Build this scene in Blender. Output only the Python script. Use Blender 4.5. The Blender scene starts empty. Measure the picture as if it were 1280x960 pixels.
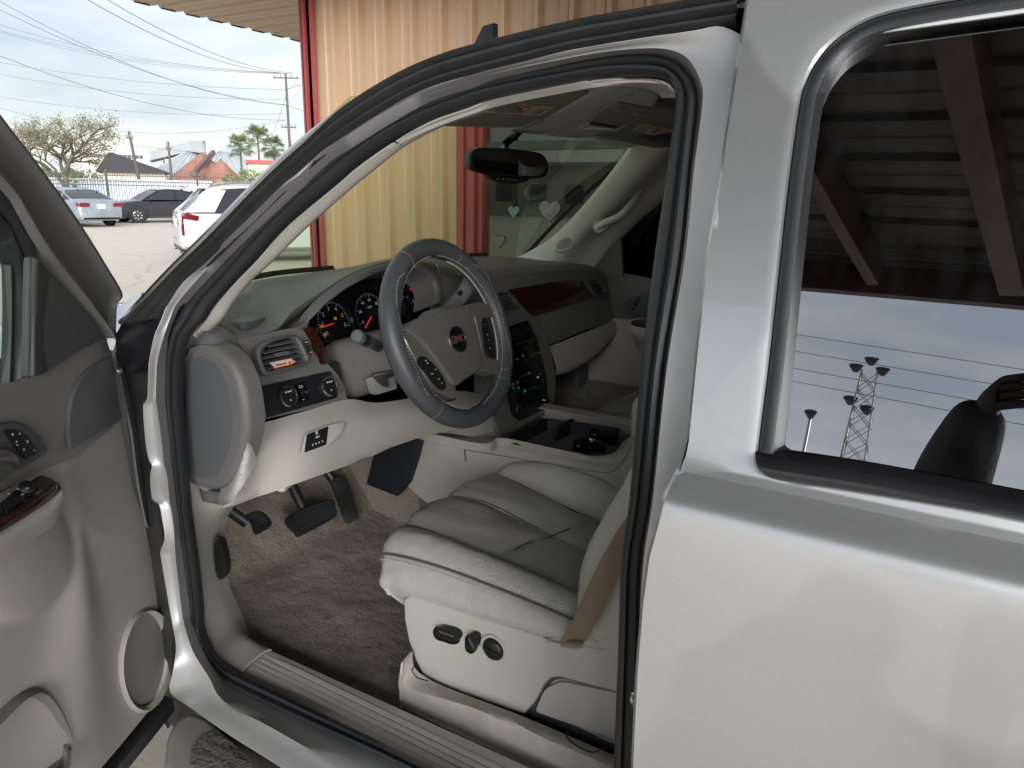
import bpy, bmesh, math, random
from mathutils import Vector, Matrix, noise
random.seed(7)
SC = bpy.context.scene
COL = SC.collection

# ------------------------------------------------------------------ camera
# car coordinates: X forward, Y to the driver's side, Z up, metres; picture grid of 1280 x 960
FPX = 900.0
CAM = Vector((0.0, 1.62, 1.63))
YAW, PITCH, ROLL = math.radians(59), math.radians(14.9), math.radians(1.15)
_F = Vector((math.cos(YAW)*math.cos(PITCH), -math.sin(YAW)*math.cos(PITCH), -math.sin(PITCH)))
_R0 = Vector((-math.sin(YAW), -math.cos(YAW), 0))
_U0 = _R0.cross(_F)
_R = _R0*math.cos(ROLL) + _U0*math.sin(ROLL)
_U = _U0*math.cos(ROLL) - _R0*math.sin(ROLL)
cd = bpy.data.cameras.new('camera')
cd.sensor_width = 36.0
cd.lens = FPX/1280*36.0
cd.clip_start = 0.02
cd.clip_end = 3000
cam = bpy.data.objects.new('camera', cd)
COL.objects.link(cam)
cam.matrix_world = Matrix(((_R.x, _U.x, -_F.x, CAM.x), (_R.y, _U.y, -_F.y, CAM.y), (_R.z, _U.z, -_F.z, CAM.z), (0, 0, 0, 1)))
SC.camera = cam

# ------------------------------------------------------------------ world: bright overcast sky
SUN_EL, SUN_AZ = math.radians(16), math.radians(135)      # azimuth counted from +X towards +Y
w = bpy.data.worlds.new('World'); SC.world = w; w.use_nodes = True
nt = w.node_tree; nt.nodes.clear()
def N(tree, typ, **kw):
    n = tree.nodes.new(typ)
    for k, v in kw.items():
        setattr(n, k, v)
    return n
out = N(nt, 'ShaderNodeOutputWorld'); bg = N(nt, 'ShaderNodeBackground')
sky = N(nt, 'ShaderNodeTexSky', sky_type='NISHITA', sun_disc=False, sun_elevation=SUN_EL, sun_rotation=math.radians(90) - SUN_AZ)
tc = N(nt, 'ShaderNodeTexCoord'); mp = N(nt, 'ShaderNodeMapping'); mp.inputs['Scale'].default_value = (1.0, 1.0, 3.4)
n1 = N(nt, 'ShaderNodeTexNoise'); n1.inputs['Scale'].default_value = 2.6; n1.inputs['Detail'].default_value = 7; n1.inputs['Roughness'].default_value = .52
rp = N(nt, 'ShaderNodeValToRGB')
rp.color_ramp.elements[0].position = .36; rp.color_ramp.elements[0].color = (1.16, 1.31, 1.53, 1)
rp.color_ramp.elements[1].position = .62; rp.color_ramp.elements[1].color = (2.08, 2.12, 2.16, 1)
mx = N(nt, 'ShaderNodeMix', data_type='RGBA'); mx.inputs[0].default_value = .93
bg.inputs['Strength'].default_value = .075
nt.links.new(tc.outputs['Generated'], mp.inputs[0]); nt.links.new(mp.outputs[0], n1.inputs['Vector'])
nt.links.new(n1.outputs[0], rp.inputs[0]); nt.links.new(sky.outputs[0], mx.inputs[6]); nt.links.new(rp.outputs[0], mx.inputs[7])
nt.links.new(mx.outputs[2], bg.inputs[0]); nt.links.new(bg.outputs[0], out.inputs[0])

sl = bpy.data.lights.new('sun', 'SUN'); sl.energy = 1.5; sl.angle = math.radians(54); sl.color = (.975, .985, 1.0)
so = bpy.data.objects.new('sun', sl); COL.objects.link(so); so['kind'] = 'helper'
_sd = Vector((math.cos(SUN_EL)*math.cos(SUN_AZ), math.cos(SUN_EL)*math.sin(SUN_AZ), math.sin(SUN_EL)))
so.rotation_euler = _sd.to_track_quat('Z', 'Y').to_euler()
so.location = _sd*60

SC.view_settings.view_transform = 'Standard'; SC.view_settings.look = 'None'
SC.view_settings.gamma = 1.0; SC.view_settings.use_curve_mapping = False
SC.view_settings.exposure = 2.62
SC.cycles.max_bounces = 10; SC.cycles.diffuse_bounces = 5; SC.cycles.glossy_bounces = 5; SC.cycles.transparent_max_bounces = 16
SC.cycles.caustics_reflective = False; SC.cycles.caustics_refractive = False
SC.cycles.use_denoising = True
SC.cycles.sample_clamp_indirect = 6

# ------------------------------------------------------------------ picture -> place
def ray(u, v):
    return _F + _R*((u-640)/FPX) - _U*((v-480)/FPX)
def hit(u, v, p, n):
    d = ray(u, v); return CAM + d*(((p-CAM).dot(n))/d.dot(n))
def PY(y): return lambda u, v: hit(u, v, Vector((0, y, 0)), Vector((0, 1, 0)))
def PX(x): return lambda u, v: hit(u, v, Vector((x, 0, 0)), Vector((1, 0, 0)))
def PZ(z): return lambda u, v: hit(u, v, Vector((0, 0, z)), Vector((0, 0, 1)))
def PN(p, n): return lambda u, v: hit(u, v, Vector(p), Vector(n))
TUMBLE, BELT = .30, 1.38
def PS(off=0.0, a=.985):                 # body side: upright below the belt, leaning in above it
    def f(u, v):
        q = hit(u, v, Vector((0, a-off, BELT)), Vector((0, 1, TUMBLE)))
        return q if q.z > BELT else hit(u, v, Vector((0, a-off, 0)), Vector((0, 1, 0)))
    return f
def Y(u, v, y): return PY(y)(u, v)

# ------------------------------------------------------------------ objects
def prop(o, label=None, cat=None, group=None, kind=None):
    if label: o['label'] = label
    if cat: o['category'] = cat
    if group: o['group'] = group
    if kind: o['kind'] = kind
    return o
def empty(name, loc=(0, 0, 0), rz=0, label=None, cat=None, group=None, parent=None):
    o = bpy.data.objects.new(name, None); COL.objects.link(o); o.location = loc; o.rotation_euler = (0, 0, rz)
    o.empty_display_size = .1
    if parent: o.parent = parent
    return prop(o, label, cat, group)
def obj(name, bm, m, parent=None, smooth=True, angle=None, recalc=True):
    if recalc: bmesh.ops.recalc_face_normals(bm, faces=bm.faces[:])
    me = bpy.data.meshes.new(name); bm.to_mesh(me); bm.free()
    if smooth: me.polygons.foreach_set('use_smooth', [True]*len(me.polygons))
    ms = m if isinstance(m, (list, tuple)) else [m]
    for x in ms: me.materials.append(x)
    o = bpy.data.objects.new(name, me); COL.objects.link(o)
    if smooth and angle: me.set_sharp_from_angle(angle=math.radians(angle))
    if parent: o.parent = parent
    return o
def copy_tree(o, parent=None):
    c = o.copy(); COL.objects.link(c); c.parent = parent
    for ch in list(o.children): copy_tree(ch, c)
    return c

# ------------------------------------------------------------------ curves
def cr(pts, n, closed=False):            # Catmull-Rom resample by arc length
    pts = [Vector(p) for p in pts]
    if len(pts) == 2 and not closed:
        return [pts[0].lerp(pts[1], i/(n-1)) for i in range(n)]
    m = len(pts); dense = []
    segs = m if closed else m-1
    for i in range(segs):
        if closed: a, b, c, d = pts[i-1], pts[i], pts[(i+1) % m], pts[(i+2) % m]
        else: a, b, c, d = pts[max(i-1, 0)], pts[i], pts[i+1], pts[min(i+2, m-1)]
        for k in range(16):
            t = k/16
            dense.append(.5*((2*b)+(c-a)*t+(2*a-5*b+4*c-d)*t*t+(3*b-a-3*c+d)*t*t*t))
    dense.append(pts[0].copy() if closed else pts[-1].copy())
    L = [0]
    for i in range(1, len(dense)): L.append(L[-1]+(dense[i]-dense[i-1]).length)
    res = []; j = 0; cnt = n if closed else n-1
    for i in range(n):
        s = L[-1]*i/cnt
        while j < len(L)-2 and L[j+1] < s: j += 1
        f = (s-L[j])/max(L[j+1]-L[j], 1e-9)
        res.append(dense[j].lerp(dense[j+1], min(max(f, 0), 1)))
    return res
def crp(px, n=None, closed=False):       # 2D version in picture px
    q = cr([(u, v, 0) for u, v in px], n or len(px)*6, closed)
    return [(p.x, p.y) for p in q]
def roundpoly(px, r, k=5):               # round the corners of a polygon (2D)
    out = []; m = len(px)
    for i in range(m):
        a, b, c = Vector(px[i-1]), Vector(px[i]), Vector(px[(i+1) % m])
        rr = r[i] if isinstance(r, (list, tuple)) else r
        d1 = min(rr, (a-b).length*.45); d2 = min(rr, (c-b).length*.45)
        p = b+(a-b).normalized()*d1; q = b+(c-b).normalized()*d2
        for j in range(k+1):
            t = j/k; out.append(tuple(p*(1-t)**2+b*2*t*(1-t)+q*t*t))
    return out

# ------------------------------------------------------------------ mesh makers
def grid_bm(rows, bm=None, closed_u=False, closed_v=False, mi=0):
    bm = bm or bmesh.new()
    V = [[bm.verts.new(p) for p in r] for r in rows]
    nr, nc = len(V), len(V[0])
    for i in range(nr if closed_v else nr-1):
        for j in range(nc if closed_u else nc-1):
            a, b, c, d = V[i][j], V[i][(j+1) % nc], V[(i+1) % nr][(j+1) % nc], V[(i+1) % nr][j]
            try: f = bm.faces.new((a, b, c, d)); f.material_index = mi
            except ValueError: pass
    return bm
def orient(bm, toward):                  # flip so that the faces look at a point
    bm.normal_update(); s = 0
    for f in bm.faces: s += f.normal.dot(toward-f.calc_center_median())*f.calc_area()
    if s < 0: bmesh.ops.reverse_faces(bm, faces=bm.faces[:])
def loft(name, rows, m, parent=None, nu=28, nv=28, disp=None, back=.004, toward=None, closed_u=False):
    """smooth sheet through rows of points, with a little real thickness"""
    R = [cr(r, nu, closed_u) for r in rows]
    cols = [cr([r[j] for r in R], nv) for j in range(nu)]
    G = [[cols[j][i] for j in range(nu)] for i in range(nv)]
    return sheet(name, G, m, parent, disp, back, toward, closed_u)
def sheet(name, G, m, parent=None, disp=None, back=.004, toward=None, closed_u=False):
    bm = grid_bm(G, closed_u=closed_u); orient(bm, toward or CAM); bm.normal_update()
    nu = len(G[0]); nv = len(G)
    if disp:
        vs = list(bm.verts); nn = [v.normal.copy() for v in vs]
        for k, v in enumerate(vs):
            v.co += nn[k]*disp((k % nu)/(nu-1), (k//nu)/(nv-1), v.co)
    if back:
        bm.normal_update()
        vs = list(bm.verts); fs = list(bm.faces); be = [e for e in bm.edges if e.is_boundary]
        mp_ = {v: bm.verts.new(v.co - v.normal*back) for v in vs}
        for f in fs: bm.faces.new([mp_[v] for v in reversed(f.verts)])
        for e in be:
            a, b = e.verts
            try: bm.faces.new((a, b, mp_[b], mp_[a]))
            except ValueError: pass
    return obj(name, bm, m, parent, angle=50)
def coons(name, top, bottom, left, right, m, parent=None, nu=30, nv=30, disp=None, back=.004, toward=None):
    T, B = cr(top, nu), cr(bottom, nu); L, R = cr(left, nv), cr(right, nv)
    G = []
    for i in range(nv):
        t = i/(nv-1); row = []
        for j in range(nu):
            s = j/(nu-1)
            p = T[j]*(1-t)+B[j]*t+L[i]*(1-s)+R[i]*s
            p -= T[0]*((1-s)*(1-t))+T[-1]*(s*(1-t))+B[0]*((1-s)*t)+B[-1]*(s*t)
            row.append(p)
        G.append(row)
    return sheet(name, G, m, parent, disp, back, toward)
def plate(name, pts, n, thick, m, parent=None, bevel=0.0, seg=2, smooth=True):
    """flat piece from a 3D outline: front face at pts, going back along -n"""
    n = Vector(n).normalized(); bm = bmesh.new()
    F = [bm.verts.new(p) for p in pts]; B = [bm.verts.new(Vector(p)-n*thick) for p in pts]
    front = bm.faces.new(F); bm.faces.new(list(reversed(B)))
    k = len(F)
    for i in range(k): bm.faces.new((F[i], B[i], B[(i+1) % k], F[(i+1) % k]))
    bmesh.ops.recalc_face_normals(bm, faces=bm.faces[:])
    if bevel:
        bmesh.ops.bevel(bm, geom=list(front.edges), offset=bevel, segments=seg, profile=.6, affect='EDGES', clamp_overlap=True)
    return obj(name, bm, m, parent, smooth=smooth, angle=35)
def pplate(name, px, plane, n, thick, m, parent=None, bevel=0.0, proud=0.0, seg=2):
    n = Vector(n).normalized()
    return plate(name, [plane(u, v)+n*proud for u, v in px], n, thick, m, parent, bevel, seg)
def frames(path, ref=None, closed=False):
    m = len(path); T = []
    for i in range(m):
        a = path[(i-1) % m] if closed else path[max(i-1, 0)]
        b = path[(i+1) % m] if closed else path[min(i+1, m-1)]
        T.append((b-a).normalized())
    Ns = []
    if ref is not None:
        for i in range(m):
            r = ref[i] if isinstance(ref, list) else Vector(ref)
            Ns.append((r-T[i]*r.dot(T[i])).normalized())
    else:
        n = T[0].orthogonal().normalized()
        for i in range(m):
            n = (n-T[i]*n.dot(T[i])).normalized(); Ns.append(n)
    return T, Ns, [T[i].cross(Ns[i]) for i in range(m)]
def sweep(name, path, prof, m, parent=None, ref=None, closed=False, scale=None, cap=True, bm=None, angle=45):
    own = bm is None; bm = bm or bmesh.new()
    T, A, B = frames(path, ref, closed); rings = []
    for i, p in enumerate(path):
        s = scale(i/(len(path)-1)) if scale else 1
        rings.append([p+A[i]*(x*s)+B[i]*(y*s) for x, y in prof])
    grid_bm(rings, bm, closed_u=True, closed_v=closed)
    if cap and not closed:
        bm.verts.ensure_lookup_table(); k = len(prof); tot = len(bm.verts); st = tot-k*len(path)
        bm.faces.new([bm.verts[st+i] for i in reversed(range(k))]); bm.faces.new([bm.verts[tot-k+i] for i in range(k)])
    return obj(name, bm, m, parent, angle=angle) if own else bm
def circ(r, n=10, ry=None): return [(r*math.cos(2*math.pi*i/n), (ry or r)*math.sin(2*math.pi*i/n)) for i in range(n)]
def tube(name, pts, r, m, parent=None, n=10, steps=None, closed=False, scale=None, ry=None, ref=None, bm=None):
    path = cr(pts, steps or max(2, len(pts)*6 if len(pts) > 2 else 2), closed)
    return sweep(name, path, circ(r, n, ry), m, parent, closed=closed, scale=scale, ref=ref, bm=bm)
def box_bm(c, size, bm=None, rot=None, bevel=0, seg=2):
    own = bmesh.new(); bmesh.ops.create_cube(own, size=1.0)
    for v in own.verts: v.co = Vector((v.co.x*size[0], v.co.y*size[1], v.co.z*size[2]))
    if bevel: bmesh.ops.bevel(own, geom=own.edges[:], offset=bevel, segments=seg, profile=.6, affect='EDGES', clamp_overlap=True)
    R = rot.to_matrix() if hasattr(rot, 'to_matrix') else (rot or Matrix.Identity(3))
    for v in own.verts: v.co = R @ v.co + Vector(c)
    if bm is None: return own
    me = bpy.data.meshes.new('tmp'); own.to_mesh(me); own.free(); bm.from_mesh(me); bpy.data.meshes.remove(me); return bm
def box(name, c, size, m, parent=None, rot=None, bevel=0, seg=2, smooth=True):
    return obj(name, box_bm(c, size, None, rot, bevel, seg), m, parent, smooth=smooth and bevel > 0, angle=35)
def basis_from(n, up=(0, 0, 1)):
    n = Vector(n).normalized(); up = Vector(up)
    if abs(n.dot(up.normalized())) > .999: up = Vector((1, 0, 0))
    x = up.cross(n).normalized(); y = n.cross(x)
    return Matrix((x, y, n)).transposed()
def lathe(name, prof, c, axis, m, parent=None, n=28, bm=None, squash=1.0, up=(0, 0, 1)):
    """prof: (radius, height along axis) from outside to centre"""
    own = bm is None; bm = bm or bmesh.new(); M3 = basis_from(axis, up)
    rings = []
    for r, h in prof:
        rings.append([Vector(c)+M3 @ Vector((r*math.cos(2*math.pi*i/n), r*squash*math.sin(2*math.pi*i/n), h)) for i in range(n)])
    grid_bm(rings, bm, closed_u=True)
    bmesh.ops.remove_doubles(bm, verts=bm.verts[:], dist=1e-6)
    return obj(name, bm, m, parent, angle=40) if own else bm
def text(name, body, c, n, size, m, parent=None, up=(0, 0, 1), depth=.0004, spin=0, bold=0.0, squash=1.0):
    cu = bpy.data.curves.new(name, 'FONT'); cu.body = body; cu.size = size; cu.align_x = 'CENTER'; cu.align_y = 'CENTER'
    cu.extrude = depth; cu.offset = bold; cu.resolution_u = 3; cu.materials.append(m)
    tmp = bpy.data.objects.new('tmp', cu); me = bpy.data.meshes.new_from_object(tmp); bpy.data.objects.remove(tmp); bpy.data.curves.remove(cu)
    o = bpy.data.objects.new(name, me); COL.objects.link(o)
    M3 = basis_from(n, up) @ Matrix.Rotation(spin, 3, 'Z') @ Matrix.Diagonal((squash, 1, 1))
    o.matrix_world = Matrix.Translation(Vector(c)) @ M3.to_4x4()
    if parent: o.parent = parent
    return o

# ------------------------------------------------------------------ materials
def mat(name, col, rough=.5, metal=0.0, bump=None, var=None, coat=0.0, spec=.5, emit=None, sheen=0.0, bump2=None, obj_coord=True, stains=None, coat_rough=.03):
    m = bpy.data.materials.new(name); m.use_nodes = True; t = m.node_tree; p = t.nodes['Principled BSDF']
    p.inputs['Roughness'].default_value = rough; p.inputs['Metallic'].default_value = metal
    p.inputs['Coat Weight'].default_value = coat; p.inputs['Coat Roughness'].default_value = coat_rough
    p.inputs['Specular IOR Level'].default_value = spec
    if sheen: p.inputs['Sheen Weight'].default_value = sheen; p.inputs['Sheen Roughness'].default_value = .6
    c = (*col, 1) if len(col) == 3 else col
    p.inputs['Base Color'].default_value = c
    tcn = N(t, 'ShaderNodeTexCoord')
    src = None
    def noise_(scale, detail=5, rough_=.55):
        nn = N(t, 'ShaderNodeTexNoise'); nn.inputs['Scale'].default_value = scale; nn.inputs['Detail'].default_value = detail
        nn.inputs['Roughness'].default_value = rough_; t.links.new(tcn.outputs['Object'], nn.inputs['Vector']); return nn
    if var:
        for (sc, amt, *c2) in (var if isinstance(var, list) else [var]):
            nn = noise_(sc); rmp = N(t, 'ShaderNodeMapRange'); rmp.inputs['From Min'].default_value = .3; rmp.inputs['From Max'].default_value = .7
            t.links.new(nn.outputs[0], rmp.inputs[0])
            mm = N(t, 'ShaderNodeMix', data_type='RGBA')
            if src: t.links.new(src, mm.inputs[6])
            else: mm.inputs[6].default_value = c
            if c2: mm.inputs[7].default_value = (*c2[0], 1); fac = amt
            else:
                mm.inputs[7].default_value = (c[0]*.55, c[1]*.55, c[2]*.55, 1); fac = amt
            ml = N(t, 'ShaderNodeMath', operation='MULTIPLY'); ml.inputs[1].default_value = fac
            t.links.new(rmp.outputs[0], ml.inputs[0]); t.links.new(ml.outputs[0], mm.inputs[0]); src = mm.outputs[2]
        t.links.new(src, p.inputs['Base Color'])
        rn = noise_(9, 4); rr = N(t, 'ShaderNodeMapRange'); rr.inputs['To Min'].default_value = max(rough-.08, .02); rr.inputs['To Max'].default_value = min(rough+.08, 1)
        t.links.new(rn.outputs[0], rr.inputs[0]); t.links.new(rr.outputs[0], p.inputs['Roughness'])
    last = None
    for b in (bump, bump2):
        if not b: continue
        kind, sc, st, dist = b
        if kind == 'noise': tx = noise_(sc, 3); o_ = tx.outputs[0]
        else:
            tx = N(t, 'ShaderNodeTexVoronoi', feature='DISTANCE_TO_EDGE' if kind == 'cell' else 'F1'); tx.inputs['Scale'].default_value = sc
            if kind == 'crease':
                tx.feature = 'DISTANCE_TO_EDGE'; wn = noise_(22, 4); sv = N(t, 'ShaderNodeVectorMath', operation='MULTIPLY_ADD'); sv.inputs[1].default_value = (.05, .05, .05)
                t.links.new(wn.outputs[1], sv.inputs[0]); t.links.new(tcn.outputs['Object'], sv.inputs[2]); t.links.new(sv.outputs[0], tx.inputs['Vector'])
                mk = noise_(7, 2); rg = N(t, 'ShaderNodeMapRange'); rg.inputs['From Min'].default_value = .45; rg.inputs['From Max'].default_value = .65; t.links.new(mk.outputs[0], rg.inputs[0])
                cl_ = N(t, 'ShaderNodeMath', operation='MINIMUM'); cl_.inputs[1].default_value = .12; t.links.new(tx.outputs[0], cl_.inputs[0])
                mu = N(t, 'ShaderNodeMath', operation='MULTIPLY'); t.links.new(cl_.outputs[0], mu.inputs[0]); t.links.new(rg.outputs[0], mu.inputs[1]); o_ = mu.outputs[0]; st *= 2.2; dist *= 3
            else:
                t.links.new(tcn.outputs['Object'], tx.inputs['Vector']); o_ = tx.outputs[0]
        bn = N(t, 'ShaderNodeBump'); bn.inputs['Strength'].default_value = st; bn.inputs['Distance'].default_value = dist
        t.links.new(o_, bn.inputs['Height'])
        if last: t.links.new(last, bn.inputs['Normal'])
        last = bn.outputs[0]
    if last: t.links.new(last, p.inputs['Normal'])
    if emit:
        p.inputs['Emission Color'].default_value = (*emit[0], 1); p.inputs['Emission Strength'].default_value = emit[1]
    return m
def glass(name, tint, refl=.05, rough=.0, boost=1.0, dirt=0.0):
    """thin pane: tinted see-through plus fresnel mirror"""
    m = bpy.data.materials.new(name); m.use_nodes = True; t = m.node_tree; t.nodes.clear()
    o = N(t, 'ShaderNodeOutputMaterial'); tr = N(t, 'ShaderNodeBsdfTransparent'); gl = N(t, 'ShaderNodeBsdfGlossy'); mixn = N(t, 'ShaderNodeMixShader')
    tr.inputs[0].default_value = (*tint, 1); gl.inputs['Roughness'].default_value = rough
    fr = N(t, 'ShaderNodeLayerWeight'); fr.inputs[0].default_value = .5
    pw = N(t, 'ShaderNodeMath', operation='POWER'); pw.inputs[1].default_value = 4.0
    mr = N(t, 'ShaderNodeMapRange'); mr.inputs['To Min'].default_value = refl; mr.inputs['To Max'].default_value = 1.0
    t.links.new(fr.outputs['Facing'], pw.inputs[0]); t.links.new(pw.outputs[0], mr.inputs[0])
    t.links.new(mr.outputs[0], mixn.inputs[0]); t.links.new(tr.outputs[0], mixn.inputs[1]); t.links.new(gl.outputs[0], mixn.inputs[2])
    last = mixn.outputs[0]
    if dirt:
        tcn = N(t, 'ShaderNodeTexCoord'); mpn = N(t, 'ShaderNodeMapping'); mpn.inputs['Scale'].default_value = (60, 60, 5)
        nn = N(t, 'ShaderNodeTexNoise'); nn.inputs['Scale'].default_value = 1.0; nn.inputs['Detail'].default_value = 6
        n2 = N(t, 'ShaderNodeTexNoise'); n2.inputs['Scale'].default_value = 14; n2.inputs['Detail'].default_value = 8; n2.inputs['Roughness'].default_value = .7
        t.links.new(tcn.outputs['Object'], mpn.inputs[0]); t.links.new(mpn.outputs[0], nn.inputs['Vector']); t.links.new(tcn.outputs['Object'], n2.inputs['Vector'])
        ml = N(t, 'ShaderNodeMath', operation='MULTIPLY'); t.links.new(nn.outputs[0], ml.inputs[0]); t.links.new(n2.outputs[0], ml.inputs[1])
        m2 = N(t, 'ShaderNodeMapRange'); m2.inputs['From Min'].default_value = .17; m2.inputs['From Max'].default_value = .5; m2.inputs['To Max'].default_value = dirt
        t.links.new(ml.outputs[0], m2.inputs[0])
        df = N(t, 'ShaderNodeBsdfDiffuse'); df.inputs[0].default_value = (.42, .42, .44, 1)
        mx2 = N(t, 'ShaderNodeMixShader'); t.links.new(m2.outputs[0], mx2.inputs[0]); t.links.new(last, mx2.inputs[1]); t.links.new(df.outputs[0], mx2.inputs[2]); last = mx2.outputs[0]
    t.links.new(last, o.inputs[0]); return m

def paint(name, col):
    """silver metallic paint: fine flake sparkle under a clear coat, water-spot stains on it"""
    m = mat(name, col, .36, .75, coat=1.0, coat_rough=.025)
    t = m.node_tree; p = t.nodes['Principled BSDF']; tcn = N(t, 'ShaderNodeTexCoord')
    v = N(t, 'ShaderNodeTexNoise'); v.inputs['Scale'].default_value = 1400; v.inputs['Detail'].default_value = 1
    t.links.new(tcn.outputs['Object'], v.inputs['Vector'])
    st = N(t, 'ShaderNodeTexNoise'); st.inputs['Scale'].default_value = 2.0; st.inputs['Detail'].default_value = 2.5; st.inputs['Roughness'].default_value = .45
    t.links.new(tcn.outputs['Object'], st.inputs['Vector'])
    r = N(t, 'ShaderNodeValToRGB'); r.color_ramp.interpolation = 'EASE'
    r.color_ramp.elements[0].position = .50; r.color_ramp.elements[0].color = (0, 0, 0, 1); r.color_ramp.elements[1].position = .515; r.color_ramp.elements[1].color = (1, 1, 1, 1)
    t.links.new(st.outputs[0], r.inputs[0])
    mr = N(t, 'ShaderNodeMapRange'); mr.inputs['From Min'].default_value = .3; mr.inputs['From Max'].default_value = .7; mr.inputs['To Min'].default_value = .95; mr.inputs['To Max'].default_value = 1.04
    t.links.new(v.outputs[0], mr.inputs[0])
    a = N(t, 'ShaderNodeMath', operation='MULTIPLY_ADD'); a.inputs[1].default_value = .085; t.links.new(r.outputs[0], a.inputs[0]); t.links.new(mr.outputs[0], a.inputs[2])
    vm = N(t, 'ShaderNodeVectorMath', operation='SCALE'); vm.inputs[0].default_value = col; t.links.new(a.outputs[0], vm.inputs['Scale'])
    t.links.new(vm.outputs[0], p.inputs['Base Color'])
    ra = N(t, 'ShaderNodeMath', operation='MULTIPLY_ADD'); ra.inputs[1].default_value = .085; ra.inputs[2].default_value = .30
    t.links.new(r.outputs[0], ra.inputs[0]); t.links.new(ra.outputs[0], p.inputs['Roughness'])
    return m

SILVER = paint('silver_paint', (.60, .602, .605))
SILVER2 = mat('silver_jamb_paint', (.56, .562, .565), .45, .6, coat=.15, var=(5, .25), coat_rough=.1)
RUBBER = mat('black_rubber', (.022, .023, .026), .42, bump=('noise', 300, .15, .002), spec=.5, var=(14, .5, (.035, .036, .038)))
RUBBER_DUSTY = mat('dusty_rubber', (.024, .025, .027), .55, var=(30, .5, (.05, .05, .05)), bump=('noise', 220, .2, .002))
GREYP = mat('grey_dash_plastic', (.150, .147, .141), .5, bump=('cell', 420, .25, .0012), spec=.45, var=(3, .18))
GREYD = mat('dark_grey_plastic', (.105, .107, .110), .55, bump=('cell', 420, .25, .0012), spec=.4, var=(4, .15))
FRAMEG = mat('door_frame_grey', (.14, .142, .144), .45, bump=('noise', 200, .1, .001), var=(6, .3))
BEIGE = mat('beige_plastic', (.42, .40, .362), .55, bump=('cell', 380, .3, .0012), spec=.4, var=[(2.5, .2), (25, .1)])
BEIGEL = mat('light_beige_trim', (.51, .492, .45), .5, bump=('cell', 420, .2, .001), spec=.4, var=(4, .18))
LINER = mat('headliner_cloth', (.60, .57, .52), .9, bump=('noise', 900, .3, .001), var=(3, .15), sheen=.2)
VISOR = mat('visor_vinyl', (.33, .318, .29), .75, bump=('noise', 600, .3, .001), var=(5, .15))
LEATHER = mat('light_grey_leather', (.50, .485, .44), .36, bump=('cell', 140, .4, .004), bump2=('noise', 18, .35, .006), var=[(4, .22), (40, .12)], spec=.5)
LEATHER_C = mat('cushion_leather', (.45, .435, .395), .34, bump=('cell', 220, .4, .003), bump2=('noise', 12, .4, .008), var=[(5, .25), (30, .1)], spec=.5)
LEATHER_WORN = mat('worn_creased_leather', (.50, .487, .445), .32, bump=('crease', 75, .30, .0025), bump2=('noise', 25, .4, .006), var=[(4, .25), (45, .25, (.33, .3, .26))], spec=.5)
WHEELC = mat('steering_cover_leather', (.072, .075, .080), .42, bump=('noise', 260, .12, .001), var=(10, .3), spec=.5)
STITCH = mat('pale_thread', (.55, .53, .49), .7)
BLACKP = mat('black_plastic', (.012, .012, .014), .4, bump=('noise', 400, .1, .001))
PIANO = mat('gloss_black', (.006, .006, .007), .12, spec=.5)
CARPET = mat('brown_carpet', (.26, .212, .162), .95, bump=('noise', 260, .55, .02), bump2=('noise', 16, .7, .03), var=[(9, .7, (.14, .115, .092)), (190, .9, (.40, .33, .25)), (2.6, .5, (.19, .16, .13)), (70, .45, (.15, .125, .10))], sheen=.2)
CHROME = mat('bright_metal', (.72, .72, .71), .18, 1.0, var=(20, .15))
STEEL = mat('dull_steel', (.35, .34, .33), .38, .9, var=(20, .4))
def wood(name, c1, c2):
    m = mat(name, c1, .18, coat=.8)
    t = m.node_tree; p = t.nodes['Principled BSDF']; tcn = N(t, 'ShaderNodeTexCoord')
    mpn = N(t, 'ShaderNodeMapping'); mpn.inputs['Scale'].default_value = (14, 5, 22); wv = N(t, 'ShaderNodeTexNoise'); wv.inputs['Scale'].default_value = 2.5; wv.inputs['Detail'].default_value = 8; wv.inputs['Distortion'].default_value = 1.6
    rp_ = N(t, 'ShaderNodeValToRGB'); rp_.color_ramp.elements[0].position = .35; rp_.color_ramp.elements[0].color = (*c2, 1); rp_.color_ramp.elements[1].position = .65; rp_.color_ramp.elements[1].color = (*c1, 1)
    t.links.new(tcn.outputs['Object'], mpn.inputs[0]); t.links.new(mpn.outputs[0], wv.inputs['Vector']); t.links.new(wv.outputs[0], rp_.inputs[0]); t.links.new(rp_.outputs[0], p.inputs['Base Color']); return m
WOOD = wood('burl_wood_trim', (.055, .013, .010), (.018, .006, .005))
BELTM = mat('tan_seat_belt', (.23, .165, .105), .7, bump=('noise', 500, .4, .001), var=(60, .3), sheen=.3)
WHITE = mat('white_print', (.80, .80, .78), .6)
GREYPRINT = mat('grey_print', (.45, .45, .44), .6)
YELLOWP = mat('yellow_print', (.70, .46, .06), .6)
REDP = mat('red_print', (.5, .03, .03), .6)
RED_E = mat('red_needle', (.7, .03, .02), .5, emit=((1, .05, .03), .05))
AMBER_E = mat('amber_lamp', (.5, .2, .02), .5, emit=((1, .4, .05), .015))
GREEN_E = mat('green_lamp', (.05, .5, .35), .5, emit=((.05, .9, .55), .018))
BLUE_E = mat('blue_lamp', (.05, .1, .7), .5, emit=((.05, .15, 1), .025))
DIAL = mat('dial_print', (.26, .34, .36), .6, emit=((.6, .85, .9), .004))
WSGLASS = glass('windshield_glass', (.82, .92, .70), .045)
TINT = glass('dark_tinted_glass', (.012, .012, .014), .46, dirt=.022)
SIDEG = glass('side_window_glass', (.80, .86, .82), .06)
BLACKGLASS = glass('passenger_tinted_glass', (.03, .032, .034), .06)
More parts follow.
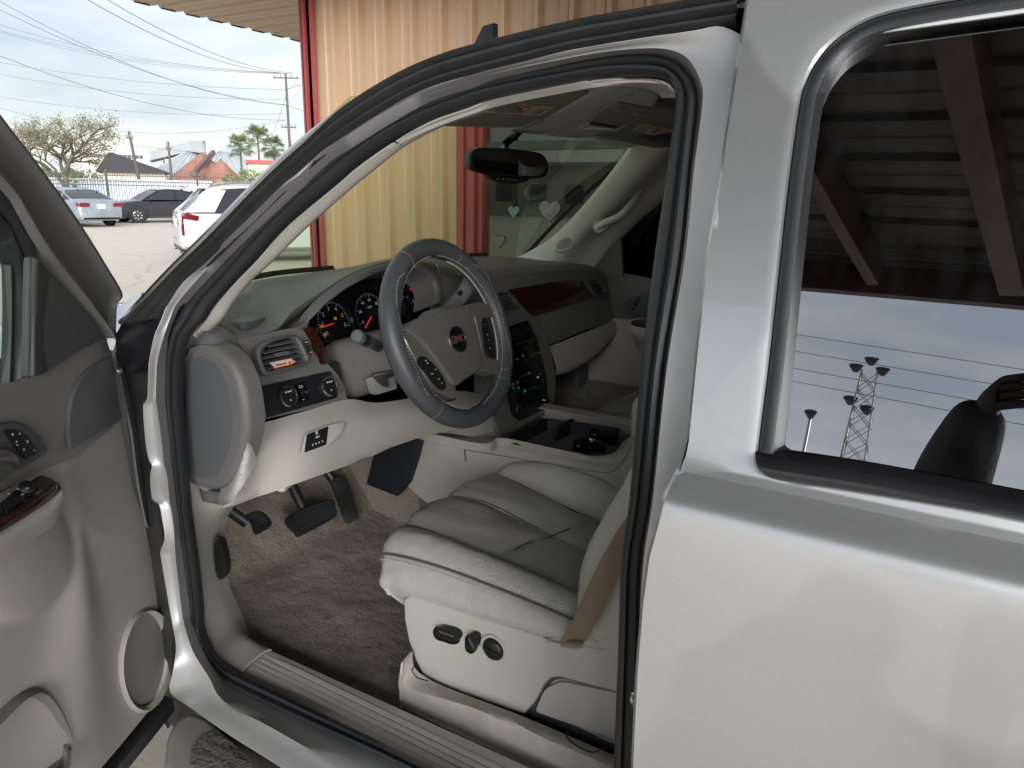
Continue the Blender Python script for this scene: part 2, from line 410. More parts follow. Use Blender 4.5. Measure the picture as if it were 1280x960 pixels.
# ================================================================== SUV
suv = empty('suv', (0, 0, 0), label='silver four door SUV with its driver door wide open', cat='SUV')
def part(name): return empty(name, parent=suv)
def crs(pts, k=5):
    pts = [Vector(p) for p in pts]; m = len(pts); o = []
    for i in range(m-1):
        a, b, c, d = pts[max(i-1, 0)], pts[i], pts[i+1], pts[min(i+2, m-1)]
        for j in range(k):
            t = j/k; o.append(.5*((2*b)+(c-a)*t+(2*a-5*b+4*c-d)*t*t+(3*b-a-3*c+d)*t*t*t))
    o.append(pts[-1]); return o
def band(name, loops, m, parent, k=4, back=.004, nv=None):
    R = [crs(l, k) for l in loops]
    if nv:
        cols = [cr([r[j] for r in R], nv) for j in range(len(R[0]))]
        R = [[c[i] for c in cols] for i in range(nv)]
    return sheet(name, R, m, parent, back=back)

# ------------------------------------------------ door aperture: station table (seal inner, seal outer, flange crest, flange edge)
ST = [
 ((640,1007),(640,1030),(600,1062),(540,1082)), ((480,929),(480,948),(427,960),(352,960)), ((380,880),(380,903),(340,910),(290,921)),
 ((296,839),(295,863),(281,877),(240,886)), ((280,830),(274,844),(262,846),(213,865)), ((267,813),(253,816),(243,815),(217,836)),
 ((255,785),(241,782),(232,782),(220,807)), ((254,760),(238,760),(228,760),(214,772)), ((247.7,700),(230,700),(221,700),(202,701)),
 ((246,690),(229,690),(220,690),(201,688)), ((243,668),(226,668),(219,668),(206,672)), ((239,638),(223,638),(216,640),(202,644)),
 ((238,626),(221,626),(213,628),(199,631)), ((237,615),(220,615),(212,616),(190,622)), ((235,595),(218,595),(210,595),(188,595)),
 ((234,582),(216,582),(206,580),(190,582)), ((233,574),(215,574),(205,572),(186,574)), ((231,550),(213,550),(203,550),(182,552)),
 ((228,508),(208,508),(197,506),(179,508)), ((228,495),(207,495),(196,496),(184,500)), ((228,470),(207.5,470),(196.5,472),(186,472)),
 ((229,452),(208,450),(198,450),(187,450)), ((237,420),(212,420),(206,420),(193,420)), ((255,400),(220,400),(213,400),(202,400)),
 ((268,380),(233,380),(222,380),(211,380)), ((295,350),(258,353),(246,352),(230,352)), ((314,330),(280,330),(268,328),(258,328)),
 ((360,279),(328,280),(318,276),(310,277)), ((420,229),(400,210),(395,206),(390,200)), ((446,206.5),(432,187),(428,182),(424,175)),
 ((492,175.5),(480,155),(476,150),(473,143)), ((537,153.7),(530,129),(527,123),(525,115)), ((583,136.6),(578,111),(576,106),(574,99)),
 ((620,125),(616,99),(615,94),(613,87)), ((720,105),(716,79),(715,73),(713,64)), ((766,98.5),(772,70.5),(771,64),(770,54)),
 ((816,97.4),(818,70),(822,61),(826,45)), ((834.6,101),(842,78),(850,67),(870,38)), ((843,108),(857,91),(866,80),(905,34)),
 ((846,118),(867,106),(877,102),(915,60)), ((846,137),(871,128),(880,122),(909,115)), ((841,172),(867,174),(874,174),(899,180)),
 ((835,220),(862,220),(868,220),(894,220)), ((820,320),(852,320),(858,320),(877,320)), ((803,460),(829,460),(835,460),(861,460)),
 ((789,620),(813,620),(818,620),(835,620)), ((779,700),(800,700),(806,700),(817,700)), ((775,800),(797,800),(800,800),(808,800)),
 ((769,960),(792,960),(795,960),(799,960)), ((767,1010),(790,1010),(793,1010),(796,1010))]
NSILL = 5
def offs(i, c):
    base = (.115, .095, .072, .056)[c]
    sill = (.115, .085, .045, .005)[c]
    f = 1.0 if i < NSILL-1 else (.6 if i < NSILL+1 else (.25 if i < NSILL+2 else 0.0))
    return base*(1-f)+sill*f
L0 = [PS(offs(i, 0))(*s[0]) for i, s in enumerate(ST)]
L1 = [PS(offs(i, 1))(*s[1]) for i, s in enumerate(ST)]
L2 = [PS(offs(i, 2))(*s[2]) for i, s in enumerate(ST)]
L3 = [PS(offs(i, 3))(s[3][0]+(26 if i >= 39 else 0), s[3][1]) for i, s in enumerate(ST)]
def _outdir(i):           # which way the flange faces, station by station
    K = [(0, (0, .55, .85)), (4, (-.25, .65, .7)), (7, (-.62, .78, .1)), (22, (-.62, .78, .05)), (27, (-.45, .85, .3)), (31, (-.25, .95, .2)), (36, (-.1, .98, 0)), (40, (.0, 1, .05)), (60, (.0, 1, .05))]
    for (a, va), (b, vb) in zip(K, K[1:]):
        if i <= b: return Vector(va).lerp(Vector(vb), (i-a)/(b-a)).normalized()
OUTD = [_outdir(i) for i in range(len(ST))]
def push(loop, d): return [p+OUTD[i]*(d+(.0 if d > .0062 or not 17 <= i <= 36 else 0)) for i, p in enumerate(loop)]
def mixl(A, B, f): return [a.lerp(b, f) for a, b in zip(A, B)]
def toward_out(p, d):     # push towards the outside of the car
    return p + Vector((0, d, d*.2 if p.z > 1.3 else 0))
bodyp = part('body_side')
# silver flange: seal root -> groove -> crest -> edge -> return
Lr = [p+OUTD[i]*-.05 for i, p in enumerate(L3)]
fl = band('door_jamb', [push(mixl(L0, L1, .3), -.02), push(mixl(L0, L1, .8), -.012), push(mixl(L1, L2, .5), -.008), push(L2, .004), push(mixl(L2, L3, .15), .002), push(mixl(L2, L3, .5), .0), push(mixl(L2, L3, .9), .002), push(L3, .001), Lr], SILVER2, bodyp, k=4)
# rubber door seal: bulb with a groove
def seal_rows():
    rows = []
    prof = [(0.0, -.012), (.02, .010), (.14, .022), (.34, .026), (.50, .021), (.56, .012), (.62, .017), (.8, .019), (.96, .010), (1.0, -.006)]
    for f, d in prof: rows.append(push(mixl(L0, L1, f), d*.62))
    return rows
seal = band('rubber_seal', seal_rows(), RUBBER, bodyp, k=4, back=.0)

tube('door_striker', [PS(.07)(797, 868), PS(.045)(793, 866), PS(.04)(791, 874), PS(.045)(793, 881), PS(.07)(797, 882)], .003, CHROME, bodyp, n=6)
# outer weatherstrip on pillar and roof rail
T3s = [(197,398),(211,380),(230,352),(258,328),(310,277),(390,200),(424,175),(473,143),(525,115),(574,99),(613,87),(713,64),(770,54),(826,45),(918,30)]
T4s = [(150,405),(181,372),(217,335),(268,285),(337,214),(392,165),(440,124),(500,88),(556,64),(600,51),(712,24),(775,12),(840,1),(880,-6),(925,-14)]
T4s = [(150,405),(181,372),(217,335),(262,291),(337,214),(392,165),(437,126),(495,90),(545,68),(597,52),(708,25),(766,14),(836,2),(880,-6),(925,-14)]
T3s = [(197,398),(211,380),(230,352),(258,328),(310,277),(390,200),(424,175),(473,143),(520,117),(574,99),(690,69),(740,59),(800,49),(850,41),(919,31)]
A3 = [PS(.055)(u, v) for u, v in T3s]; A4 = [PS(.03)(u, v) for u, v in T4s]
rows = []
for f, d in [(0, -.03), (.0, .0), (.10, .006), (.24, .004), (.27, -.007), (.31, -.007), (.34, .004), (.5, .007), (.64, .002), (.67, -.006), (.71, -.006), (.74, .003), (.88, .006), (.97, .001), (1.0, -.012)]:
    rows.append([toward_out(a.lerp(b, f*.93), d-.002) for a, b in zip(A4, A3)])
band('outer_weatherstrip', rows, RUBBER_DUSTY, bodyp, k=5, back=0)
# bright strip on the windshield pillar, fading into the roof rail
tr = [toward_out(a.lerp(b, .10), .007) for a, b in zip(A4, A3)][:7]
sweep('pillar_strip', crs(tr, 6), [(.0038, 0), (0, .002), (-.0038, 0), (0, -.002)], CHROME, bodyp, ref=Vector((.5, .3, .7)), scale=lambda t: 1 if t < .8 else max(.05, 1-(t-.8)*5))
# outer cant rail and roof
RL = [toward_out(p, -.028) for p in A4]
roof_rows = [[Vector((p.x+.06*math.sin(math.pi*t), p.y*(1-2*t), p.z+.055*(1-(1-2*t)**2))) for p in RL] for t in [i/10 for i in range(11)]]
_unused = [RL, [p+Vector((.0, -.05, .002)) for p in RL], [Vector((p.x+.04, p.y-.30, p.z+.025)) for p in RL], [Vector((p.x+.08, 0, p.z+.045)) for p in RL], [Vector((p.x+.04, -p.y+.30, p.z+.025)) for p in RL], [Vector((p.x, -p.y, p.z)) for p in RL]]
rr = [[p for p in r[6:]] + [Vector((-.9, r[-1].y, r[-1].z+.02)), Vector((-2.2, r[-1].y, r[-1].z+.02)), Vector((-3.2, r[-1].y, r[-1].z-.03))] for r in roof_rows]
sheet('roof', [crs(r, 3) for r in rr], SILVER, suv, back=.006, toward=Vector((0, 0, 9)))
# roof rack end foot
ft = PY(.66)
pplate('roof_rack_foot', [(590, 58), (598, 42), (603, 32), (616, 28), (616, 58)], ft, (0, 1, 0), .014, BLACKP, suv, bevel=.003)

# black pillar base cover, fender and hood seen past the hinge
pb = PS(.062)
pplate('pillar_base_cover', crp([(143, 428), (150, 405), (166, 388), (197, 380), (212, 379), (204, 396), (193, 420), (184, 447), (172, 462), (157, 468), (147, 452)], 44, True), pb, (0, 1, 0), .03, BLACKP, suv, bevel=.006)
lathe('hinge_bolt', [(0, 0), (.006, 0), (.006, .006), (.004, .009), (0, .009)][::-1], PS(.055)(151, 463), (0, 1, 0), STEEL, suv, n=12)
fz = lambda u, v: PS(-.0)(u, v)
coons('front_fender', [PX(1.42)(134, 398), PX(1.40)(158, 376), PX(1.37)(178, 365)], [PX(1.34)(134, 470), PX(1.33)(146, 425), PX(1.31)(168, 392)], [PX(1.42)(134, 398), PX(1.34)(134, 470)], [PX(1.37)(178, 365), PX(1.31)(168, 392)], SILVER, suv, nu=10, nv=8)
HZ = 1.25
hd = [(Vector((1.62, .88, 1.21)), Vector((1.66, .45, 1.27)), Vector((1.68, 0, 1.285)), Vector((1.66, -.45, 1.27)), Vector((1.62, -.88, 1.21))),
      (Vector((2.2, .87, 1.20)), Vector((2.2, .5, 1.25)), Vector((2.2, 0, 1.265)), Vector((2.2, -.5, 1.25)), Vector((2.2, -.87, 1.20))),
      (Vector((2.75, .82, 1.10)), Vector((2.78, .5, 1.15)), Vector((2.8, 0, 1.17)), Vector((2.78, -.5, 1.15)), Vector((2.75, -.82, 1.10))),
      (Vector((2.82, .80, .95)), Vector((2.88, .5, .97)), Vector((2.9, 0, .98)), Vector((2.88, -.5, .97)), Vector((2.82, -.80, .95)))]
loft('hood', hd, SILVER, suv, nu=24, nv=20, toward=Vector((2, 0, 5)))
loft('front_fender', [(Vector((1.42, .93, 1.25)), Vector((2.0, .93, 1.18)), Vector((2.75, .86, 1.06))), (Vector((1.42, .985, 1.15)), Vector((2.0, 1.0, 1.08)), Vector((2.78, .92, .98))), (Vector((1.40, 1.0, .95)), Vector((2.0, 1.01, .95)), Vector((2.82, .90, .85))), (Vector((1.40, .99, .45)), Vector((2.0, .99, .78)), Vector((2.82, .88, .5)))], SILVER, suv, nu=16, nv=12, toward=Vector((2, 4, 1)))
loft('front_bumper', [(Vector((2.80, .82, .97)), Vector((2.92, 0, .98)), Vector((2.80, -.82, .97))), (Vector((2.90, .86, .75)), Vector((3.02, 0, .75)), Vector((2.90, -.86, .75))), (Vector((2.84, .84, .4)), Vector((2.95, 0, .4)), Vector((2.84, -.84, .4)))], SILVER, suv, nu=16, nv=10, toward=Vector((5, 0, .7)))
loft('far_side_panel', [(Vector((2.75, -.86, 1.06)), Vector((1.4, -.93, 1.25)), Vector((0, -.96, 1.38)), Vector((-2.6, -.94, 1.36))), (Vector((2.8, -.92, .8)), Vector((1.4, -1.0, .95)), Vector((0, -1.0, .95)), Vector((-2.7, -.98, .95))), (Vector((2.8, -.88, .5)), Vector((1.4, -.98, .45)), Vector((0, -.98, .45)), Vector((-2.7, -.95, .5)))], SILVER, suv, nu=20, nv=12, toward=Vector((0, -6, 1)))
# cowl panel and wipers at the foot of the windshield
coons('cowl_panel', [Vector((1.47, .80, 1.325)), Vector((1.60, 0, 1.35)), Vector((1.47, -.80, 1.325))], [Vector((1.66, .86, 1.225)), Vector((1.70, 0, 1.29)), Vector((1.66, -.86, 1.225))], [Vector((1.47, .80, 1.325)), Vector((1.66, .86, 1.225))], [Vector((1.47, -.80, 1.325)), Vector((1.66, -.86, 1.225))], BLACKP, suv, nu=20, nv=6, toward=Vector((2, 0, 5)))
WSP0 = Vector((1.40, 0, 1.385))
def ws(y, t):      # windshield surface: t 0 at the foot, 1 at the header
    bow = 1-(y/.80)**2
    return Vector((1.40+.13*bow-t*(.50+.03*bow), y*(1-.13*t), 1.375+.405*t+.025*bow*t+.02*math.sin(math.pi*t)))
rows = [[ws(.745-1.5*j/24, i/12) for j in range(25)] for i in range(13)]
sheet('windshield', rows, WSGLASS, suv, back=0, toward=Vector((6, 0, 3)))
for (ya, yb) in ((.62, .10), (.02, -.60)):
    wp = cr([ws(ya, .015)+Vector((.02, 0, .012)), ws((ya+yb)/2, .05)+Vector((.018, 0, .014)), ws(yb, .045)+Vector((.016, 0, .012))], 14)
    sweep('wiper', wp, [(.006, .002), (.006, -.002), (-.008, -.003), (-.008, .003)], BLACKP, suv)
# black frit band round the windshield
fr = [ws(-.80+.04, t/20)+Vector((-.003, 0, -.003)) for t in range(21)]
sweep('windshield_frit', fr, [(.02, .0008), (.02, -.0008), (-.02, -.0008), (-.02, .0008)], BLACKP, suv, ref=Vector((0, 1, 0)))
fb = [ws(.78-1.56*t/30, .0)+Vector((-.004, 0, -.002)) for t in range(31)]
sweep('windshield_frit', fb, [(.022, .0008), (.022, -.0008), (-.022, -.0008), (-.022, .0008)], BLACKP, suv, ref=Vector((-.75, 0, .65)))

# ------------------------------------------------ rear door
rd = part('rear_door')
def yprof(z):      # outside of the body side by height
    P = [(.40, .93), (.50, .955), (.62, .982), (.85, 1.004), (1.10, 1.012), (1.30, 1.006), (1.336, 1.001), (1.348, .997), (1.356, .988), (1.370, .971), (1.378, .965), (1.395, .959), (1.95, .793)]
    for (a, ya), (b, yb) in zip(P, P[1:]):
        if z <= b: 
            t = (z-a)/(b-a); return ya+(yb-ya)*t
    return P[-1][1]
xf = lambda z: (Y(*{0: (796, 1000)}[0], .95).x if z < .5 else None)
edge_px = [(925, -14), (919, 22), (910, 80), (894, 183), (890, 220), (872, 320), (857, 460), (846, 570), (832, 612), (828, 640), (813, 700), (805, 800), (797, 960), (794, 1040), (790, 1200)]
ep = [PS(.0)(u, v) for u, v in edge_px]
def xedge(z):
    for a, b in zip(ep, ep[1:]):
        if b.z <= z <= a.z: 
            t = (z-b.z)/(a.z-b.z); return b.x+(a.x-b.x)*t
    return ep[0].x if z > ep[0].z else ep[-1].x
XR = -.62
zs = [.42, .5, .58, .66, .76, .86, .96, 1.06, 1.16, 1.24, 1.29, 1.32, 1.334, 1.341, 1.346, 1.350, 1.354, 1.358, 1.363, 1.367, 1.371]
nx = 34
rows = []
for z in zs:
    xe = xedge(z); r = [Vector((xe-.006, yprof(z)-.045, z)), Vector((xe-.001, yprof(z)-.016, z)), Vector((xe, yprof(z)-.004, z)), Vector((xe-.004, yprof(z), z))]
    r += [Vector((xe-.012+(XR-xe+.012)*(j/nx)**1.3, yprof(z), z)) for j in range(nx+1)]
    rows.append(r)
bm = grid_bm(rows)
# upper frame: ring between window opening and door outline
win_px = [(1700, 745), (1500, 694), (1290, 652), (1180, 631), (1060, 612), (985, 601), (962, 592), (949, 578), (946, 566), (950, 530), (960, 450), (972, 340), (984, 230), (998, 130), (1006, 102), (1020, 75), (1042, 50), (1072, 30), (1105, 17), (1160, 5), (1230, -7), (1300, -18), (1500, -50), (1700, -80)]
def on_prof(u, v):
    q = PS(.0)(u, v)
    for _ in range(6): q = Y(u, v, yprof(q.z))
    return q
wq = [on_prof(u, v) for u, v in win_px]
loop = crs(wq[1:-1], 4)
outer = []
zt = 1.90
for p in loop:
    pass
n_b = 0
def ring_outer(i, m):
    p = loop[i]
    return p
# outer targets: bottom at z 1.371, front at the door edge, top at z 1.90
k0 = min(range(len(loop)), key=lambda i: (loop[i]-on_prof(960, 590)).length)
k1 = min(range(len(loop)), key=lambda i: (loop[i]-on_prof(1025, 68)).length)
outer = []
for i, p in enumerate(loop):
    if i <= k0: outer.append(Vector((p.x+(xedge(1.371)-.004-loop[k0].x)*(i/k0)**2*0 + 0, 0, 1.371)))
    elif i <= k1:
        t = (i-k0)/(k1-k0); z = 1.371+(1.855-1.371)*t; outer.append(Vector((xedge(z)-.004, 0, z)))
    else:
        t = (i-k1)/(len(loop)-1-k1); outer.append(Vector((xedge(1.855)-.004+(loop[-1].x-xedge(1.855))*t, 0, 1.855)))
# let the bottom run reach the front corner
for i in range(k0+1):
    t = i/k0; outer[i].x = loop[0].x+(xedge(1.371)-.004-loop[0].x)*t
def ringrow(f, lift=0):
    r = []
    for p, o in zip(loop, outer):
        x = p.x+(o.x-p.x)*f; z = p.z+(o.z-p.z)*f
        r.append(Vector((x, yprof(z)-lift, z)))
    return r
rr = [[Vector((p.x, p.y-.022, p.z)) for p in ringrow(0)], ringrow(0, .004), ringrow(.03, .001), ringrow(.12)] + [ringrow(.12+.88*i/12) for i in range(1, 13)]
grid_bm(rr, bm)
# rearward rest of the upper door and the front return of the upper frame
er = [Vector((xedge(z)-.004, yprof(z), z)) for z in [1.371+(1.855-1.371)*i/14 for i in range(15)]]
grid_bm([er, [p+Vector((.004, -.005, 0)) for p in er], [p+Vector((.003, -.016, 0)) for p in er], [p+Vector((-.004, -.045, 0)) for p in er]], bm)
bmesh.ops.remove_doubles(bm, verts=bm.verts[:], dist=.0008)
obj('door_skin', bm, SILVER, rd, angle=32)
# black window moulding, belt moulding, tinted pane
mrow = []
for f, d in [(0, -.001), (.002, .003), (.008, .0045), (.014, .002), (.0155, -.012), (.019, -.022)]:
    r = []
    for i, p in enumerate(loop):
        a = loop[max(i-1, 0)]; b = loop[min(i+1, len(loop)-1)]; tg = (b-a).normalized()
        inn = tg.cross(Vector((0, 1, TUMBLE)).normalized()); c = Vector((-.15, .9, 1.6))
        if (c-p).dot(inn) < 0: inn = -inn
        r.append(p+inn*f+Vector((0, d-.006, 0)))
    mrow.append(r)
mrow = [r[18:] for r in mrow]
sheet('window_moulding', mrow, RUBBER, rd, back=0)
bp = [(947, 565), (960, 568), (1060, 583), (1180, 605), (1300, 628), (1600, 690)]; bq = [(955, 590), (975, 600), (1060, 613), (1180, 632), (1300, 654), (1600, 720)]
ba = [on_prof(u, v) for u, v in bp]; bb = [on_prof(u, v) for u, v in bq]
brow = []
for f, d in [(0, -.02), (0, .004), (.10, .010), (.35, .014), (.6, .0135), (.85, .009), (1.0, .002), (1.0, -.008)]:
    brow.append([a.lerp(b, f)+Vector((0, d, 0)) for a, b in zip(ba, bb)])
GLOSSTRIM = mat('satin_black_trim', (.02, .02, .022), .16, var=(12, .5, (.04, .04, .045)), spec=.6)
band('belt_moulding', brow, GLOSSTRIM, rd, k=8, back=0)
gp = lambda u, v: PS(.045)(u, v)
gl = [gp(u, v)+Vector((0, 0, 0)) for u, v in [(935, 610), (1710, 770), (1710, -160), (935, -60)]]
G = [[gl[0].lerp(gl[1], i/10).lerp(gl[3].lerp(gl[2], i/10), j/10) for i in range(11)] for j in range(11)]
for r in G:
    for q in r: q.y += .0025*math.sin(math.pi*(q.z-1.36)/.45) if 1.36 < q.z < 1.81 else 0
sheet('window_pane', G, TINT, rd, back=0, toward=Vector((0, 5, 1.6)))
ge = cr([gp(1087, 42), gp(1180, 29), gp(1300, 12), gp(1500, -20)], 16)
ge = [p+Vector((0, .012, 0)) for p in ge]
sweep('window_light_line', ge, [(.0035, .001), (.0035, -.001), (-.0035, -.001), (-.0035, .001)], mat('painted_light_line', (.82, .85, .86), .25), rd, ref=Vector((0, -TUMBLE, 1)))  # pale strip stands in for the bright line of light above the glass
# interior of the rear cabin behind the tinted pane
box('rear_cabin_trim', (-.5, .1, 1.0), (.5, 1.3, .9), GREYD, suv, bevel=.05)
# rear door beyond the frame
loft('rear_quarter_panel', [(Vector((XR, yprof(1.4), 1.4)), Vector((-1.6, .95, 1.4)), Vector((-2.7, .86, 1.38))), (Vector((XR, yprof(1.2), 1.2)), Vector((-1.6, 1.0, 1.2)), Vector((-2.75, .92, 1.15))), (Vector((XR, yprof(.8), .8)), Vector((-1.6, 1.0, .85)), Vector((-2.75, .93, .8))), (Vector((XR, yprof(.42), .42)), Vector((-1.6, .98, .8)), Vector((-2.75, .9, .5)))], SILVER, suv, nu=16, nv=16, toward=Vector((-1, 5, 1)))
loft('rear_quarter_glass', [(Vector((-.34, .955, 1.42)), Vector((-1.6, .94, 1.42)), Vector((-2.6, .86, 1.40))), (Vector((-.34, .80, 1.9)), Vector((-1.6, .79, 1.92)), Vector((-2.5, .74, 1.88)))], TINT, suv, nu=10, nv=4, toward=Vector((-1, 5, 1)), back=0)
loft('tailgate', [(Vector((-2.5, .74, 1.88)), Vector((-2.6, 0, 1.92)), Vector((-2.5, -.74, 1.88))), (Vector((-2.75, .9, 1.2)), Vector((-2.85, 0, 1.2)), Vector((-2.75, -.9, 1.2))), (Vector((-2.75, .9, .5)), Vector((-2.85, 0, .5)), Vector((-2.75, -.9, .5)))], SILVER, suv, nu=10, nv=10, toward=Vector((-6, 0, 1)))
loft('far_side_glass', [(Vector((.18, -.955, 1.42)), Vector((-1.2, -.955, 1.42)), Vector((-2.6, -.86, 1.40))), (Vector((.18, -.80, 1.85)), Vector((-1.2, -.80, 1.87)), Vector((-2.5, -.74, 1.86)))], BLACKGLASS, suv, nu=10, nv=4, toward=Vector((-1, -5, 1)), back=0)
# wheels
TYRE = mat('tyre_rubber', (.02, .02, .021), .8, bump=('noise', 60, .3, .004))
def wheel(parent, c, r=.39, wdt=.26, side=1, tyre=TYRE, spokes=6):
    wh = empty('wheel', parent=parent)
    ax = (0, side, 0)
    lathe('tyre', [(r*.62, -wdt/2), (r*.93, -wdt/2), (r, -wdt*.36), (r, wdt*.36), (r*.93, wdt/2), (r*.66, wdt/2), (r*.63, wdt*.38)], c, ax, tyre, wh, n=32)
    bm = bmesh.new()
    lathe('', [(r*.66, wdt*.40), (r*.60, wdt*.46), (r*.57, wdt*.30), (r*.57, -wdt*.2), (0, -wdt*.2)], c, ax, None, bm=bm, n=32)
    lathe('', [(r*.16, wdt*.1), (r*.16, wdt*.40), (r*.12, wdt*.43), (0, wdt*.43)], c, ax, None, bm=bm, n=16)
    M3 = basis_from(ax)
    for k in range(spokes):
        a = 2*math.pi*k/spokes
        for da in (-.10, .10):
            p0 = Vector(c)+M3 @ Vector((r*.1*math.cos(a), r*.1*math.sin(a), wdt*.36)); p1 = Vector(c)+M3 @ Vector((r*.6*math.cos(a+da), r*.6*math.sin(a+da), wdt*.38))
            sweep('', [p0, p1], [(r*.035, wdt*.05), (-r*.035, wdt*.05), (-r*.035, -wdt*.1), (r*.035, -wdt*.1)], None, ref=M3 @ Vector((-math.sin(a), math.cos(a), 0)), bm=bm)
    obj('rim', bm, CHROME, wh, angle=35)
    return wh
wheel(suv, (2.12, .84, .39)); wheel(suv, (2.12, -.84, .39), side=-1); wheel(suv, (-1.83, .84, .39)); wheel(suv, (-1.83, -.84, .39), side=-1)
box('underbody', (.1, 0, .42), (4.8, 1.5, .16), BLACKP, suv, bevel=.03)
# running board: bright bent tube with a textured step
rb = part('running_board')
BOARDM = mat('brushed_step_metal', (.62, .60, .57), .38, .55, var=(14, .3))
BZ = .58
bo = crp([(262,897),(240,889),(222,897),(210,914),(205,940),(204,968),(225,1010)], 30)+[(520,1190),(620,1120),(352,978)]
pplate('board_tread', bo, PZ(BZ), (0, 0, 1), .06, BOARDM, rb, bevel=.022, seg=5)
PADM_ = mat('step_pad_rubber', (.13, .12, .11), .8, bump=('noise', 60, .8, .008), var=(12, .6, (.26, .24, .21)))
pplate('step_pad', crp([(272,912),(252,918),(240,932),(237,955),(246,985)], 22)+[(520,1165),(590,1115),(345,972)], PZ(BZ+.004), (0, 0, 1), .01, PADM_, rb, bevel=.004)
box('board_rear_run', (-.45, 1.0, BZ-.03), (1.0, .17, .06), BOARDM, rb, bevel=.02)
# ================================================================== interior
FN = Vector((-1, 0, .3)).normalized()
FP0 = Vector((1.08, 0, 1.3))
def FP(off=0.0): return lambda u, v: hit(u, v, FP0+FN*off, FN)
def zp(o, s, pts): return [(o[0]+x/s, o[1]+y/s) for x, y in pts]
# ---- pillar trim (driver side) and kick panel
tro = [(238,420),(252,403),(268,380),(295,350),(314,330),(360,279),(420,229),(446,206.5),(492,175.5),(537,153.7),(583,136.6),(620,125),(720,105),(766,98.5),(816,97.4),(836,103),(845,114)]
tri = [(262,412),(276,398),(289,378),(310,352),(330,334),(378,287),(432,239),(460,216),(504,182),(552,157),(590,144),(630,130),(724,111.5),(766,107),(805,106),(832,112),(843,120)]
a = [PS(.108)(u, v) for u, v in tro]; b = [PS(.128)(u, v) for u, v in tri]
rows = [[toward_out(p, -.01) for p in a], [toward_out(p.lerp(q, .3), .006) for p, q in zip(a, b)], [toward_out(p.lerp(q, .7), .006) for p, q in zip(a, b)], [toward_out(q, -.004) for q in b], [toward_out(q, -.03)+Vector((.03, -.01, .01)) for q in b]]
band('pillar_trim', rows, BEIGE, suv, k=5, nv=12)
sweep('trim_joint', cr([toward_out(a[8].lerp(b[8], t), .0035) for t in (0, .3, .6, .97)], 8), [(.0012, .001), (-.0012, .001), (-.0012, -.001), (.0012, -.001)], BLACKP, suv)
kl = [PY(.83)(228,588), PY(.845)(231,612)]+[PY(.865)(u, v) for u, v in [(235,645),(243,700),(250,785),(264,817),(279,834)]]+[PZ(.735)(299,843)]
kr = [PY(.775)(u, v) for u, v in [(276,600),(281,628),(268,655),(266,690),(273,740),(290,780)]]+[PZ(.735)(312,798), PZ(.735)(337,811)]
km = [p.lerp(q, .5)+Vector((0, .012, .004)) for p, q in zip(kl, kr)]
kx = [q+Vector((.03, -.05, -.02)) if i < 6 else q+Vector((0, -.01, -.03)) for i, q in enumerate(kr)]
band('kick_panel', [kl, km, kr, kx], BEIGE, suv, k=5, nv=14)
pplate('hood_release_label', [(249,611),(274,616),(275,632),(252,627)], PY(.83), (0, 1, 0), .02, GREYD, suv, bevel=.003)
pplate('fuse_cover_mark', [(258,617),(268,618),(268,626),(259,625)], PY(.8315), (0, 1, 0), .001, GREYP, suv)
pplate('hood_release_recess', crp([(266,680),(272,673),(279,676),(281,690),(280,705)], 20, True), PY(.775), (-.5, 1, .1), .01, BEIGEL, suv, bevel=.002)
hr = pplate('hood_release_lever', crp([(267,678),(274,676),(279,690),(281,700),(282,715),(277,725),(271,722),(268,705)], 32, True), PY(.785), (-.4, 1, .1), .02, BLACKP, suv, bevel=.004)
# ---- scuff plate with ridges
sc = part('scuff_plate')
SZ = .730
q = [PZ(SZ)(u, v) for u, v in [(299,840.5),(333,810),(760,1003),(760,1066)]]
plate('plate', [q[0], q[1], q[2], q[3]], (0, 0, 1), .03, BEIGEL, sc, bevel=.004)
for (u, v), dx in zip([(330,818.5),(324,823.5),(318,828),(312.5,832.5)], (0, 0, 0, 0)):
    p = PZ(SZ)(u, v); e = Vector((-.2, p.y-.004, SZ))
    sweep('ridge', [p+(e-p)*(i/30) for i in range(31)], [(.0045, -.002), (.0022, .0055), (-.0022, .0055), (-.0045, -.002)], mat('ridge_plastic', (.60, .57, .52), .4) if u == 330 else bpy.data.materials['ridge_plastic'], sc, ref=Vector((0, 1, 0)), scale=lambda t: min(1, .25+t*14))
# ---- carpet
def cz(x, y):
    z = .690
    if x > 1.22: t = x-1.22; z += .18*t*t/(.25+t)*4 + .02*t
    if x > 1.22: z = .690+1.35*max(0, x-1.36)+.28*min(max(x-1.22, 0), .14)**1.0*.5
    if y < .16: z += .25*max(0, .16-y)*(1 if x < 1.3 else .2)
    z = min(z, 1.06)
    z += .006*noise.noise(Vector((x*9, y*9, 0)))+.0025*noise.noise(Vector((x*40, y*40, 3)))
    if y > .70: z -= .05*(y-.70)
    return z
G = []
for i in range(90):
    y = .80-i*(.80+.84)/89; G.append([Vector((x, y, cz(x, y))) for x in [.10+k*(1.80-.10)/109 for k in range(110)]])
sheet('carpet', G, CARPET, suv, back=0, toward=Vector((.8, .3, 3)))
box('firewall', (1.80, 0, .85), (.03, 1.7, .74), BLACKP, suv)
box('floor_pan', (-.3, 0, .55), (3.8, 1.72, .12), BLACKP, suv)

